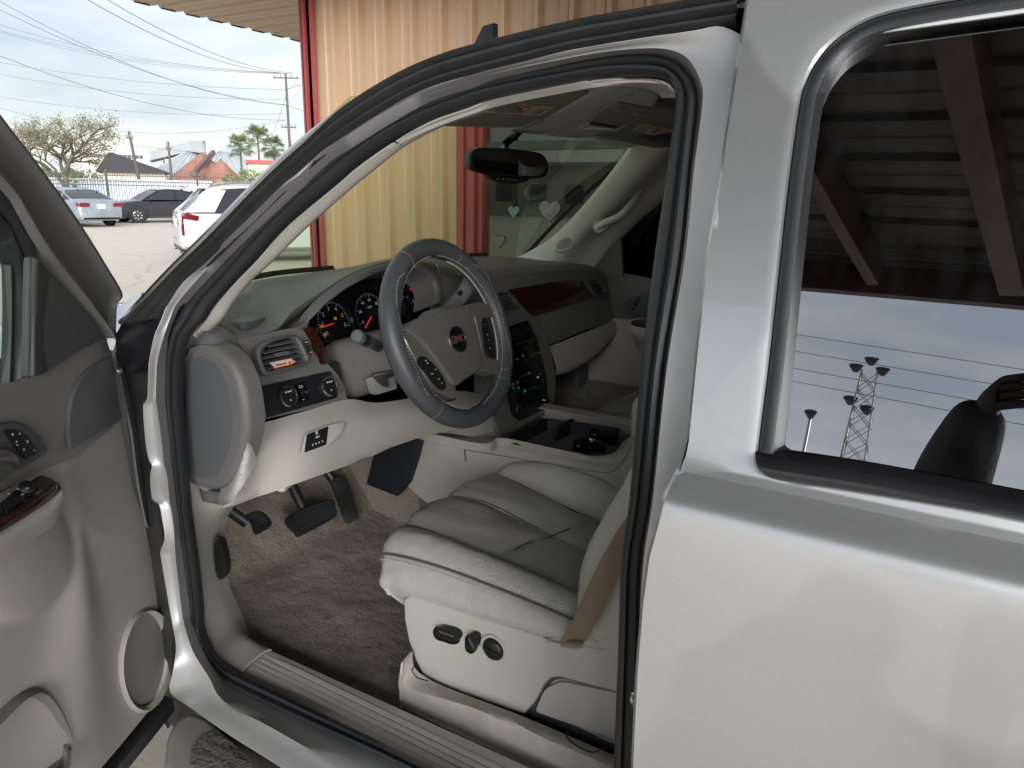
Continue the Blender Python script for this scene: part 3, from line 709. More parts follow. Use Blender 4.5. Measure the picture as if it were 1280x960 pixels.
# ---- pedals
def pedal(name, armpts, padpx, plane, n, thick, ridges, m=BLACKP):
    p = part(name)
    tube('arm', armpts, .013, BLACKP, p, n=8, steps=14, ry=.008)
    pplate('pad', crp(padpx, 28, True), plane, n, thick, m, p, bevel=.005)
    u0 = [plane(u, v) for u, v in padpx]
    c = sum(u0, Vector())/len(u0)
    for (pa, pb_) in ridges:
        a_, b_ = plane(*pa)+Vector(n).normalized()*.0005, plane(*pb_)+Vector(n).normalized()*.0005
        sweep('rib', [a_, b_], [(.0022, -.001), (.0012, .0025), (-.0012, .0025), (-.0022, -.001)], RUBBER_DUSTY, p, ref=Vector((-.3, 0, .9)))
bn = Vector((-.75, .05, .65))
bpl = PN(Vector((1.34, .42, .84)), bn)
pedal('brake_pedal', [Vector((1.48, .40, 1.06)), Vector((1.46, .41, .98)), bpl(388, 640)+bn*-.02], zp((240, 520), 4, [(485, 495), (690, 412), (722, 470), (722, 500), (555, 588), (535, 580)]), bpl, bn, .02,
      [(zp((240,520),4,[(500+i*7.5, 492+i*12)])[0], zp((240,520),4,[(700+i*3.6, 418+i*11)])[0]) for i in range(0, 7)])
apl = PN(Vector((1.42, .28, .86)), Vector((-.8, .08, .5)))
pedal('accelerator_pedal', [Vector((1.55, .30, 1.08)), Vector((1.52, .29, 1.0)), apl(425, 605)+Vector((.02, 0, 0))], zp((240, 520), 4, [(705, 320), (765, 305), (800, 380), (832, 500), (815, 520), (780, 527), (745, 430)]), apl, Vector((-.8, .08, .5)), .015,
      [(zp((240,520),4,[(735+i*7, 345+i*26)])[0], zp((240,520),4,[(775+i*8, 325+i*26)])[0]) for i in range(0, 7)], RUBBER_DUSTY)
ppl = PN(Vector((1.28, .66, .90)), bn)
pedal('parking_brake_pedal', [Vector((1.42, .70, 1.03)), Vector((1.36, .68, .96)), ppl(312, 652)+bn*-.012], zp((240, 520), 4, [(272, 490), (320, 472), (362, 480), (398, 520), (400, 545), (340, 580), (320, 570), (305, 520)]), ppl, bn, .015,
      [(zp((240,520),4,[(285+i*14, 490+i*12)])[0], zp((240,520),4,[(330+i*12, 476+i*10)])[0]) for i in range(0, 5)])
tube('under_dash_wire', [FP(-.10)(340, 600), FP(-.06)(352, 612), FP(-.1)(366, 600)], .006, mat('white_connector', (.6, .6, .55), .5), suv)

# ================================================================== dashboard
da = part('dashboard')
cap = crp([(230,442),(238,434),(252,431),(270,437),(288,453),(301,482),(307.5,520),(306,550),(297,582),(285,604),(274,612),(262,613.5),(246,609),(234,600),(229.5,560),(229,490)], 60, True)
pplate('end_cap', cap, PY(.845), (.0, 1, .0), .04, GREYP, da, bevel=.02, seg=5)
capin = [(264+(u-264)*.74-6, 522+(v-522)*.83) for u, v in cap]
pplate('end_cap_centre', capin, PY(.8462), (0, 1, 0), .004, GREYD, da, bevel=.0015)
cl = [(226,446),(236,436),(250,431.5),(270,437),(288,453),(301,482),(307,518)]
fo = [(240,414),(253,402),(276,408),(297,425),(311,455),(322,490),(331,524)]
A_ = [PY(.832)(u, v) for u, v in cl]; B_ = [FP(.0)(u, v) if i > 2 else PY(.80)(u, v) for i, (u, v) in enumerate(fo)]
M_ = [p.lerp(q, .55)+Vector((-.006, .012, .004)) for p, q in zip(A_, B_)]
band('end_panel', [[p+Vector((.01, -.03, 0)) for p in A_], A_, M_, B_], GREYP, da, k=5, nv=12)
# face round the driver vent
fl_ = [FP()(u, v) for u, v in fo[3:]]
coons('dash_face', [FP()(297,425), FP()(345,414), FP()(384,406)], [FP()(331,524), FP()(385,512), FP()(434,499)], fl_, [FP()(384,406), FP()(392,440), FP()(412,457), FP()(428,478), FP()(434,499)], GREYP, da, nu=24, nv=24)
# top of the dash with the hood of the instruments
tf = [PY(.80)(253,402), PY(.79)(276,407), FP()(297,424), FP()(345,413), FP(.012)(366,391), FP(.02)(395,371), FP(.025)(432,347), FP(.025)(457,336.5), FP(.025)(484,329), FP(.025)(510,327), FP(.022)(532,333), FP(.018)(548,342)]
tb = [Vector((1.30, .79, 1.385)), Vector((1.335, .74, 1.39)), PZ(1.40)(302,366), PZ(1.415)(313,352.5), PZ(1.42)(345,346.5), PZ(1.42)(395,340), PZ(1.42)(440,334), Vector((1.46, .02, 1.42)), Vector((1.47, -.08, 1.42)), Vector((1.475, -.16, 1.418)), Vector((1.475, -.22, 1.416)), Vector((1.475, -.28, 1.414))]
tm = [p.lerp(q, .25)+Vector((0, 0, .003+.006*min(1, max(0, (i-2)/4)))) for i, (p, q) in enumerate(zip(tf, tb))]
tm2 = [p.lerp(q, .65)+Vector((0, 0, .002+.002*min(1, max(0, (i-2)/4)))) for i, (p, q) in enumerate(zip(tf, tb))]
band('dash_top', [[p+Vector((.035, 0, -.03)) for p in tf], tf, tm, tm2, tb, [p+Vector((.15, 0, -.06)) for p in tb]], GREYP, da, k=5, nv=22)
hl = [(384,407),(395,392),(420,370),(445,354),(470,341.5),(490,337),(512,336),(530,340),(541,350),(545,362),(544,380)]
hu = [FP()(372,405), FP(.012)(380,391), FP(.02)(399,371), FP(.025)(432,347), FP(.025)(457,336.5), FP(.025)(484,329), FP(.025)(510,327), FP(.022)(532,333), FP(.018)(547,342), FP(.015)(552,356), FP(.01)(552,380)]
H1 = [FP(.035)(u, v) for u, v in hl]
band('cluster_hood', [hu, [p.lerp(q, .5)+FN*.008 for p, q in zip(hu, H1)], H1, [p-FN*.012 for p in H1], [p-FN*.075+Vector((0, -.004, -.006)) for p in H1]], GREYP, da, k=5, nv=16)
box('dash_core', (1.33, 0, 1.16), (.26, 1.5, .32), BLACKP, da)
# cluster recess, gauges
pplate('cluster_panel', crp([(372,410),(400,380),(440,352),(485,335),(530,338),(552,356),(552,400),(520,440),(440,462),(392,462),(380,440)], 50, True), FP(-.055), FN, .02, PIANO, da)
pplate('cluster_lower_trim', [(383,450),(424,452),(432,490),(400,500),(380,470)], FP(-.012), FN, .02, BLACKP, da, bevel=.003)
def gauge(cpx, R, labels, needle, a0, a1, big):
    c = FP(-.052)(*cpx); M3 = basis_from(FN, (0, 0, 1))
    def P(r, a, h=.0012): return c+M3 @ Vector((r*math.sin(a), r*math.cos(a), h))
    g = bmesh.new()
    lathe('', [(R*1.18, 0), (R*1.2, .007), (R*1.14, .008), (R*1.12, .001), (0, .001)], c, FN, None, bm=g, n=36)
    obj('gauge_dial', g, PIANO, da, angle=40)
    bm = bmesh.new(); k = 5*(len(labels)-1)
    for i in range(k+1):
        a_ = a0+(a1-a0)*i/k; L = R*(.16 if i % 5 == 0 else .08)
        d = P(1, a_)-P(0, a_)
        sweep('', [P(R*1.04, a_), P(R*1.04-L, a_)], [(.0007, .0003), (-.0007, .0003), (-.0007, -.0003), (.0007, -.0003)], None, ref=FN.cross(d), bm=bm)
    obj('gauge_tick', bm, DIAL, da)
    for i, s in enumerate(labels):
        a_ = a0+(a1-a0)*i/(len(labels)-1)
        text('gauge_number', s, P(R*.72, a_), FN, big, DIAL, da)
    sweep('needle', [P(R*.10, needle, .004), P(R*.86, needle, .004)], [(.0014, .0006), (-.0014, .0006), (-.0014, -.0006), (.0014, -.0006)], RED_E, da, ref=FN.cross(P(1, needle)-P(0, needle)))
    return P
gauge((417,404), .046, ['0', '1', '2', '3', '4', '5', '6'], math.radians(-96), math.radians(-125), math.radians(105), .013)
gauge((464,394), .050, ['0', '20', '40', '60', '80', '100', '120'], math.radians(-128), math.radians(-110), math.radians(125), .010)
text('gauge_letter', 'MPH', FP(-.0505)(462,384), FN, .007, DIAL, da)
gauge((522,368), .040, ['0', '1', '2', '3'], math.radians(-60), math.radians(-120), math.radians(120), .008)
for (u, v) in ((402,408), (419,398), (406,418), (548,383)):
    box('telltale', FP(-.050)(u, v), (.003, .006, .006), AMBER_E if u != 548 else RED_E, da)
# vents
def vent(outer, inner, plane_off, ns, frame_m=GREYD, tag='vent'):
    O = [FP(plane_off+.006)(u, v) for u, v in outer]; I = [FP(plane_off+.006)(u, v) for u, v in inner]
    I2 = [p-FN*.017 for p in I]; O2 = [p-FN*.012 for p in O]
    rows = [O2, O, [p.lerp(q, .5)+FN*.003 for p, q in zip(O, I)], I, I2]
    bm = grid_bm(rows, closed_u=True); obj(tag+'_frame', bm, frame_m, da, angle=50)
    plate(tag+'_cavity', [p-FN*.0165 for p in I], FN, .004, PIANO, da)
    n = len(inner); uv = inner
    vmin = min(v for u, v in uv); vmax = max(v for u, v in uv)
    P3 = [FP(plane_off-.0015)(u, v) for u, v in uv]
    zmin = min(p.z for p in P3); zmax = max(p.z for p in P3)
    for k in range(ns):
        z = zmin+(zmax-zmin)*(k+.7)/(ns+.4); ys = []
        for i in range(n):
            p, q_ = P3[i], P3[(i+1) % n]
            if (p.z-z)*(q_.z-z) < 0: t = (z-p.z)/(q_.z-p.z); ys.append(p.lerp(q_, t))
        if len(ys) >= 2:
            ys.sort(key=lambda p: p.y)
            sweep('slat', [ys[0], ys[-1]], [(.0065, .0011), (.0065, -.0011), (-.0065, -.0011), (-.0065, .0011)], GREYD, da, ref=Vector((-.95, 0, -.12)))
o1 = zp((250, 380), 6.4, [(452, 372), (480, 325), (540, 290), (640, 262), (745, 250), (785, 262), (812, 300), (845, 370), (876, 440), (858, 474), (780, 510), (650, 548), (540, 572), (508, 560), (475, 490), (455, 420)])
i1 = zp((250, 380), 6.4, [(492, 400), (512, 358), (560, 318), (650, 285), (735, 268), (762, 278), (785, 310), (815, 375), (848, 440), (835, 456), (765, 486), (650, 514), (560, 534), (535, 530), (508, 480), (494, 430)])
vent(crp(o1, 48, True), crp(i1, 48, True), .014, 5)
pplate('vent_tab', zp((250,380), 6.4, [(600,395),(700,372),(735,402),(625,422)]), FP(.020), FN, .006, GREYD, da, bevel=.001)
pplate('thumb_wheel', zp((250,380), 6.4, [(832,292),(862,286),(910,395),(880,402)]), FP(.004), FN, .01, BLACKP, da, bevel=.001)
for k in range(5):
    box('thumb_wheel_rib', FP(.005)(*zp((250,380),6.4,[(848+k*10, 305+k*20)])[0]), (.004, .006, .002), GREYPRINT if k in (0, 4) else GREYD, da)
pplate('wood_strip', zp((250,380), 6.4, [(826,196),(862,186),(900,181),(945,240),(990,320),(1022,400),(1042,472),(1010,482),(972,488),(940,410),(895,310)]), FP(.003), FN, .012, WOOD, da, bevel=.002)
# defroster slot
ds = PZ(1.388)
dso = [(287,401),(304,394.5),(322,393),(331.5,396.5),(320,401.5),(303,405)]
pplate('defroster_rim', crp(dso, 30, True), PZ(1.378), (0, 0, 1), .012, GREYD, da, bevel=.0015)
pplate('defroster_slot', [(309+(u-309)*.82, 399+(v-399)*.66) for u, v in crp(dso, 30, True)], PZ(1.3785), (0, 0, 1), .004, BLACKP, da)
# switch panel
spx = roundpoly(zp((250,380), 6.4, [(498,655),(1050,533),(1108,748),(545,908)]), [1.5, 4, 4, 1.5])
pplate('switch_panel', spx, FP(.005), FN, .012, BLACKP, da, bevel=.002)
for (cx, cy) in ((682, 744), (1010, 664)):
    c = FP(.005)(*zp((250,380),6.4,[(cx, cy)])[0])
    kb = lathe('rotary_knob', [(.0215, 0), (.021, .010), (.0185, .013), (.016, .0135), (.0155, .0125), (0, .0125)], c, FN, BLACKP, da, n=32)
    lathe('knob_ring', [(.0205, .011), (.0195, .0142), (.0175, .0142), (.0168, .0128)], c, FN, CHROME, da, n=32)
    for k in range(3):
        box('knob_mark', c+FN*.0130+basis_from(FN) @ Vector((-.006+k*.006, .009, 0)), (.0006, .003, .0025), WHITE, da)
    box('knob_mark', c+FN*.0130+basis_from(FN) @ Vector((0, -.008, 0)), (.0006, .003, .003), GREYPRINT, da)
pplate('pedal_adjust_switch', roundpoly(zp((250,380),6.4,[(750,640),(850,620),(880,765),(785,795)]), 1), FP(.006), FN, .006, PIANO, da, bevel=.001)
lathe('pedal_adjust_button', [(.007, 0), (.006, .004), (0, .0045)], FP(.006)(*zp((250,380),6.4,[(818,708)])[0]), FN, BLACKP, da, n=16)
for k, (x, y) in enumerate([(795,655),(812,652),(800,668),(818,664),(850,705),(828,765)]): box('switch_mark', FP(.0065)(*zp((250,380),6.4,[(x,y)])[0]), (.0006, .0026, .0016), WHITE, da)
# knee panel below
LN = Vector((-.97, 0, -.2))
def KP(u, v): return FP(.0)(u, v)
kt = [PY(.80)(312,531), KP(335,527.5), KP(385,514), KP(434,500.5), KP(470,505), KP(520,498), KP(575,490), KP(625,500)]
kb_ = [PY(.83)(285,631), PY(.80)(310,624), KP(370,603), KP(430,581), KP(480,562), KP(530,543), KP(570,541), KP(628,556)]
km1 = [p.lerp(q, .3)+Vector((-.022, 0, 0)) for p, q in zip(kt, kb_)]; km2 = [p.lerp(q, .75)+Vector((-.014, 0, 0)) for p, q in zip(kt, kb_)]
band('knee_panel', [kt, km1, km2, kb_, [p+Vector((.05, 0, .012)) for p in kb_], [p+Vector((.25, 0, .05)) for p in kb_]], BEIGE, da, k=5, nv=26)
sl_ = [PY(.838)(307,524), PY(.838)(308,550), PY(.838)(299,583), PY(.838)(286,606), PY(.838)(275,613)]
sr_ = [KP(327,531), KP(325,556), KP(314,583), KP(290,622), KP(276,631)]
band('knee_panel_edge', [[p+Vector((.02, -.02, 0)) for p in sl_], sl_, [p.lerp(q, .5)+Vector((-.012, .012, 0)) for p, q in zip(sl_, sr_)], [q+Vector((-.006, 0, 0)) for q in sr_]], BEIGEL, da, k=6, nv=12)
pplate('port_recess', roundpoly([(377,569),(383,542),(412,531),(431,527),(428,541),(408,559)], 4), FP(.034), FN, .004, BEIGEL, da, bevel=.0015)
pplate('diagnostic_port', roundpoly([(384,543),(411,532.5),(408,556),(381,566)], 2), FP(.0355), FN, .006, BLACKP, da, bevel=.001)
for k in range(4): box('port_pin', FP(.036)(391+k*4, 556-k*1.5), (.001, .0025, .004), GREYPRINT, da)
box('port_mark', FP(.036)(397, 546), (.001, .010, .003), GREYPRINT, da); box('port_mark', FP(.036)(396, 541), (.001, .005, .008), GREYPRINT, da)

# passenger side of the dash
Tp = [FP(.02)(548,343), FP(.018)(580,349), FP(.018)(615,348.5), FP(.016)(660,343.5), FP(.014)(700,340), FP(.01)(742,338.5), FP(.0)(755,345)]
Tpb = [Vector((1.475, -.28, 1.414)), Vector((1.475, -.36, 1.41)), Vector((1.47, -.44, 1.406)), Vector((1.455, -.55, 1.40)), Vector((1.435, -.64, 1.395)), Vector((1.40, -.74, 1.385)), Vector((1.30, -.84, 1.36))]
band('dash_top_passenger', [Tp, [p.lerp(q, .12)+Vector((0, 0, .014)) for p, q in zip(Tp, Tpb)], [p.lerp(q, .6)+Vector((0, 0, .008)) for p, q in zip(Tp, Tpb)], Tpb, [p+Vector((.12, 0, -.05)) for p in Tpb]], GREYP, da, k=5, nv=16)
Ft = [p+Vector((-.001, 0, .001)) for p in Tp]
Fb = [FP(-.01)(545,420), FP(-.01)(590,424), FP(0)(640,440), FP(.006)(687,430), FP(.004)(715,418), FP(0)(748,405), FP(-.01)(772,396)]
Fm = [p.lerp(q, .5)+Vector((-.010 if i > 1 else .02, 0, 0)) for i, (p, q) in enumerate(zip(Ft, Fb))]
band('dash_face_passenger', [[p+Vector((.015, 0, .006)) for p in Ft], Ft, Fm, Fb, [p+Vector((.03, 0, -.008)) for p in Fb]], GREYP, da, k=5, nv=18)
er1 = [FP(0)(755,345), FP(0)(768,365), FP(0)(773,385), FP(-.01)(772,396)]
band('dash_end_passenger', [er1, [p+Vector((.03, -.03, 0)) for p in er1], [p+Vector((.14, -.04, 0)) for p in er1]], GREYP, da, k=5, nv=8)
wpx = zp((600, 300), 4.923, [(192,300),(330,278),(480,255),(630,240),(665,275),(700,345),(700,352),(560,395),(430,440),(348,462),(300,430),(245,365)])
pplate('wood_panel', wpx, FP(.034), FN, .012, WOOD, da, bevel=.003)
vo = crp(zp((600,300), 4.923, [(645,242),(690,238),(745,262),(785,320),(780,340),(720,352),(690,320),(660,272)]), 40, True)
vi = [(746+(u-746)*.72+1, 360+(v-360)*.72) for u, v in vo]
vent(vo, vi, .036, 4)
vo = roundpoly(zp((600,300), 4.923, [(95,325),(175,312),(240,395),(240,415),(130,440)]), 1.5); vi = [(633+(u-633)*.76, 376+(v-376)*.78) for u, v in vo]
vent(vo, vi, .038, 4)
# glove box
gt = [FP(.004)(687,433), FP(.004)(715,422), FP(.002)(748,409), FP(-.006)(770,400)]
gb = [FP(-.004)(694,470), FP(-.006)(716,463), FP(-.008)(745,445), FP(-.012)(769,416)]
band('glove_box', [gt, [p.lerp(q, .5)+Vector((-.012, 0, 0)) for p, q in zip(gt, gb)], gb, [p+Vector((.10, 0, -.01)) for p in gb]], BEIGE, da, k=6, nv=14)
pplate('glove_box_latch', crp([(701,448),(716,438),(722,438),(720,445),(708,455),(700,458)], 24, True), FP(.010), FN, .006, GREYP, da, bevel=.0015)
# centre stack
so_ = crp([(627,400),(640,393),(657,389),(669,396),(679,412),(688,432),(695,465),(694,500),(686,516),(664,529),(636,542),(622,538),(612,500),(614,440)], 56, True)
pplate('centre_stack_bezel', so_, FP(.030), FN, .05, GREYP, da, bevel=.010, seg=4)
si = roundpoly([(634,409),(660,400),(672,425),(683,470),(686,508),(650,527),(640,518),(628,470)], 3)
pplate('centre_stack_panel', si, FP(.0325), FN, .006, PIANO, da, bevel=.001)
def knob(cpx, r, h, ring=CHROME, off=.033):
    c = FP(off)(*cpx); lathe('stack_knob', [(r, 0), (r*.94, h), (r*.86, h*1.05), (0, h*1.05)], c, FN, BLACKP, da, n=24)
    lathe('knob_ring', [(r*1.12, 0), (r*1.10, .002), (r*.98, .002), (r*.98, 0)], c, FN, ring, da, n=24)
    return c
knob((657,443.5), .0155, .006); knob((660.5,411), .009, .008, BLACKP); knob((645,482.5), .0165, .004); knob((676.5,471), .0165, .004); knob((648.5,511.5), .013, .005, STEEL); knob((683,500), .010, .006, CHROME)
for (u, v, m_, w_) in ((642,480,RED_E,.004),(647,478,GREEN_E,.004),(643,487,BLUE_E,.004),(648,485,GREEN_E,.005),(656,489,GREEN_E,.008),(661,466,GREEN_E,.004),(646.5,449,GREEN_E,.004),(674,467,REDP,.003),(678,475,BLUE_E,.003),(676,467,GREYPRINT,.003)):
    box('stack_lamp', FP(.0385 if (u in (642,647,643,648,674,678,676)) else .0335)(u, v), (.001, w_, w_), m_, da)
for k in range(7): box('stack_button_mark', FP(.0335)(646+k*3.3, 430-k*.9), (.0008, .0028, .0016), GREYPRINT, da)
for k in range(5): box('stack_button_mark', FP(.0335)(664+k*3, 444-k*1.0), (.0008, .0012, .0052), GREYPRINT, da)
for k in range(5): box('stack_button_mark', FP(.0335)(652+k*3.3, 470-k*.9), (.0008, .0028, .003), GREYPRINT, da)
for k in range(5): box('stack_button_mark', FP(.0335)(661+k*2.6, 487-k*.8), (.0008, .0026, .0016), GREYPRINT, da)
for (p, q_) in (((630,436),(674,421)),((634,463),(681,448)),((640,507),(686,487))):
    sweep('stack_seam', [FP(.0333)(*p), FP(.0333)(*q_)], [(.0008, .0004), (-.0008, .0004), (-.0008, -.0004), (.0008, -.0004)], BLACKP, da)
pplate('radio_display', roundpoly([(637,412),(656,405),(659,420),(640,427)], 1), FP(.0336), FN, .002, BLACKP, da)

# steering column, levers
cw = Y(565, 416, .41); WT = math.radians(20)
WNm = Vector((-math.cos(WT), 0, math.sin(WT)))
col = part('steering_column')
ax = -WNm
rect = roundpoly([(.095, .050), (-.095, .050), (-.085, -.072), (.085, -.072)], .035, 5)
path = [cw+ax*t+Vector((0, .012, 0)) for t in (.055, .09, .16, .26)]
sweep('column_shroud', path, rect, GREYP, col, ref=Vector((0, 1, 0)), scale=lambda t: .84+.28*t)
cp = PN(cw+ax*.12+Vector((0, .10, 0)), Vector((-.62, .75, -.1)))
pplate('shroud_recess', roundpoly([(456,474),(490,463),(497,486),(470,494),(462,492)], 3), PN(cw+ax*.10+Vector((0, .105, 0)), Vector((-.75, .62, -.05))), Vector((-.75, .62, -.05)), .01, GREYP, col, bevel=.002)
pplate('tilt_lever', crp([(466,469),(478,466),(490,464),(492,470),(484,474),(487,483),(480,484),(471,477)], 28, True), PN(cw+ax*.09+Vector((0, .115, 0)), Vector((-.75, .62, -.05))), Vector((-.75, .62, -.05)), .008, BLACKP, col, bevel=.002)
stp = PY(.50)
sa = [Y(478, 436, .48), Y(466, 430, .55), Y(449, 421.5, .62)]
tube('turn_signal_stalk', sa, .012, BLACKP, col, n=14, steps=12, scale=lambda t: .85+.2*t)
lathe('stalk_boot', [(.028, -.02), (.026, .004), (.018, .012), (0, .014)], sa[0]+Vector((0, .002, 0)), (sa[1]-sa[0]), BLACKP, col, n=20)
lathe('stalk_end', [(.0135, -.004), (.0135, .010), (.011, .014), (0, .0155)], sa[2], (sa[2]-sa[1]), GREYD, col, n=18)
for k in range(3):
    t = .30+k*.1; lathe('stalk_ring', [(.0125, -.001), (.0132, .0), (.0125, .001)], sa[1].lerp(sa[2], t), (sa[2]-sa[1]), GREYD, col, n=18)
ga = [Y(520, 412, .30), Y(548, 394, .25), Y(575, 372, .19), Y(590, 350, .17)]
sweep('gear_lever', cr(ga, 16), roundpoly([(.016, .011), (-.016, .011), (-.016, -.011), (.016, -.011)], .008), GREYD, col, ref=Vector((0, 0, 1)), scale=lambda t: .7+.5*t)
box('gear_lever_button', Y(575, 366, .205), (.006, .014, .012), BLACKP, col, bevel=.002)

# steering wheel
sw = part('steering_wheel')
WX = Vector((0, 1, 0)); WU = WNm.cross(WX)
if WU.z < 0: WU = -WU
SPIN = math.radians(-6)
def WP(a, r, h=0.0): return cw+WX*(r*math.sin(a))+WU*(r*math.cos(a))+WNm*h
RM, RT = .1825, .0215
rim = [WP(2*math.pi*i/96, RM) for i in range(96)]
sweep('rim_cover', rim, circ(RT, 18, RT*.95), WHEELC, sw, closed=True, ref=[WNm]*96)
def stitch_line(parent, pts, name='stitching', m=STITCH, L=.0045, r=.0009, gap=.0065):
    pts = [Vector(p) for p in pts]; D = [0]
    for a_, b_ in zip(pts, pts[1:]): D.append(D[-1]+(b_-a_).length)
    n = max(2, int(D[-1]/gap)); Q = cr(pts, n*2)
    bm = bmesh.new()
    for i in range(0, len(Q)-1, 2):
        sweep('', [Q[i], Q[i+1].lerp(Q[i], .12)], [(r, 0), (0, r), (-r, 0), (0, -r)], None, bm=bm)
    o = obj(name, bm, m, parent); o['kind'] = 'stuff'; return o
def torus(a, phi, e=.0006): # point on the cover: phi 0 faces the driver, 90 outwards
    rr_ = RM+(RT+e)*math.sin(phi); return WP(a, rr_, (RT*.95+e)*math.cos(phi))
# inner stitching runs and the wavy grip seams
for s in (1, -1):
    stitch_line(sw, [torus(s*math.radians(a_), math.radians(-62)) for a_ in range(4, 178, 6)])
for s in (1, -1):
    wav = [(38, -58), (42, -10), (50, 14), (64, 6), (80, -18), (98, -26), (112, -12), (124, 8), (130, -30), (131, -60)]
    stitch_line(sw, [torus(s*math.radians(a_), math.radians(ph)) for a_, ph in wav])
    for a_ in (28, 138):
        stitch_line(sw, [torus(s*math.radians(a_), math.radians(ph)) for ph in range(-70, 100, 20)], gap=.004, L=.003, r=.0006)
tube('rim_lacing', [torus(math.radians(-a_), math.radians(-95)) for a_ in range(20, 140, 8)], .0012, STITCH, sw, n=6, steps=60)
for sgn in (-1,):
    bm = bmesh.new()
    for i in range(60):
        a_ = math.radians(-22-1.9*i); p, q_ = torus(a_, math.radians(-80)), torus(a_-.012, math.radians(-108)); sweep('', [p, q_], [(.0009, 0), (0, .0009), (-.0009, 0), (0, -.0009)], None, bm=bm)
    o = obj('rim_lacing_thread', bm, mat('brown_lacing', (.25, .2, .15), .7), sw); o['kind'] = 'stuff'
def WPL(h): return PN(cw+WNm*h, WNm)
padpx = crp(zp((460,295), 4, [(196,470),(250,425),(340,380),(440,352),(490,347),(530,395),(555,500),(572,600),(562,665),(500,710),(440,748),(395,690),(330,600),(262,520)]), 60, True)
PADM = mat('wheel_pad_grey', (.125, .12, .112), .5, bump=('cell', 420, .2, .001), var=(5, .15))
pplate('airbag_pad', padpx, WPL(.012), WNm, .05, PADM, sw, bevel=.012, seg=5)
# logo
lc = WPL(.013)(571.5, 424.5)
lathe('emblem_ring', [(.029, 0), (.0285, .0035), (.0265, .0035), (.026, .001)], lc, WNm, CHROME, sw, n=40)
lathe('emblem_disc', [(.0265, .0008), (.0262, .0018), (0, .0018)], lc, WNm, PIANO, sw, n=40)
text('emblem_lettering', 'GMC', lc+WNm*.0022, WNm, .021, mat('red_emblem', (.30, .15, .14), .3, .6), sw, up=WU, bold=.0006, squash=1.05, depth=.0008)
# spokes
SPK = mat('spoke_satin_grey', (.20, .185, .165), .28, .4, var=(12, .2))
lsp = crp(zp((460,295), 4, [(186,520),(190,480),(212,470),(262,522),(330,605),(395,692),(440,750),(440,815),(395,800),(330,765),(262,660)]), 44, True)
pplate('left_spoke', lsp, WPL(.004), WNm, .03, SPK, sw, bevel=.006, seg=3)
lb = crp(zp((460,295), 4, [(250,625),(275,598),(320,630),(370,690),(392,745),(380,772),(345,755),(300,700)]), 36, True)
pplate('left_button_pad', lb, WPL(.0065), WNm, .01, BLACKP, sw, bevel=.003)
for (x, y, w_) in ((290,622,.004),(298,635,.003),(338,668,.003),(321,690,.006),(370,735,.003),(355,715,.004)): box('wheel_button_mark', WPL(.0072)(*zp((460,295),4,[(x, y)])[0]), (.0008, w_, .002), GREYPRINT, sw)
rsp = crp(zp((460,295), 4, [(495,348),(560,332),(620,345),(642,378),(620,405),(578,412),(572,450),(585,560),(600,600),(660,622),(672,640),(640,690),(600,680),(560,662),(572,600),(555,500),(530,400)]), 56, True)
pplate('right_spoke', rsp, WPL(.004), WNm, .03, SPK, sw, bevel=.005, seg=3)
pplate('right_button_pad', crp(zp((460,295), 4, [(578,415),(596,412),(610,470),(625,560),(632,606),(610,612),(592,560),(580,480)]), 36, True), WPL(.001), WNm, .01, BLACKP, sw, bevel=.002)
for (x, y) in ((586,442),(597,492),(604,520),(612,562)): box('wheel_button_mark', WPL(.0018)(*zp((460,295),4,[(x, y)])[0]), (.0008, .002, .0025), GREYPRINT, sw)
pplate('lower_spoke', crp(zp((460,295), 4, [(385,775),(415,778),(440,800),(440,822),(405,815)]), 20, True), WPL(-.004), WNm, .02, BLACKP, sw, bevel=.003)
lathe('hub', [(.06, -.05), (.058, -.01), (.05, .0), (0, .0)], cw, WNm, GREYD, sw, n=24)
# scented card in the vent
card = bmesh.new()
cpx = zp((250,380), 6.4, [(555,470),(725,436),(768,458),(735,482),(600,520),(590,500)])
fr_ = pplate('scented_card', roundpoly(cpx, .6), FP(.0235), FN, .0012, mat('cream_card', (.72, .55, .43), .6, var=(90, .4, (.6, .3, .28))))
prop(fr_, 'cream and pink scented card tucked into the driver air vent', 'air freshener')
for (x, y, c_) in ((748,462,(.75,.16,.30)), (730,470,(.7,.45,.08)), (716,474,(.65,.08,.12)), (700,478,(.75,.5,.1))):
    p = FP(.0241)(*zp((250,380),6.4,[(x,y)])[0]); lathe('printed_fruit', [(.0035, 0), (.003, .0006), (0, .0006)], p, FN, mat('fruit_print', c_, .5), fr_, n=12)
text('card_lettering', 'BUBBLE GUM', FP(.0242)(*zp((250,380),6.4,[(650,482)])[0]), FN, .004, BLACKP, fr_, spin=math.radians(-2))
bx_ = FP(.0237)
sweep('card_edge', [bx_(*zp((250,380),6.4,[(598,518)])[0]), bx_(*zp((250,380),6.4,[(735,483)])[0])], [(.0012, .0008), (-.0012, .0008), (-.0012, -.0008), (.0012, -.0008)], REDP, fr_)
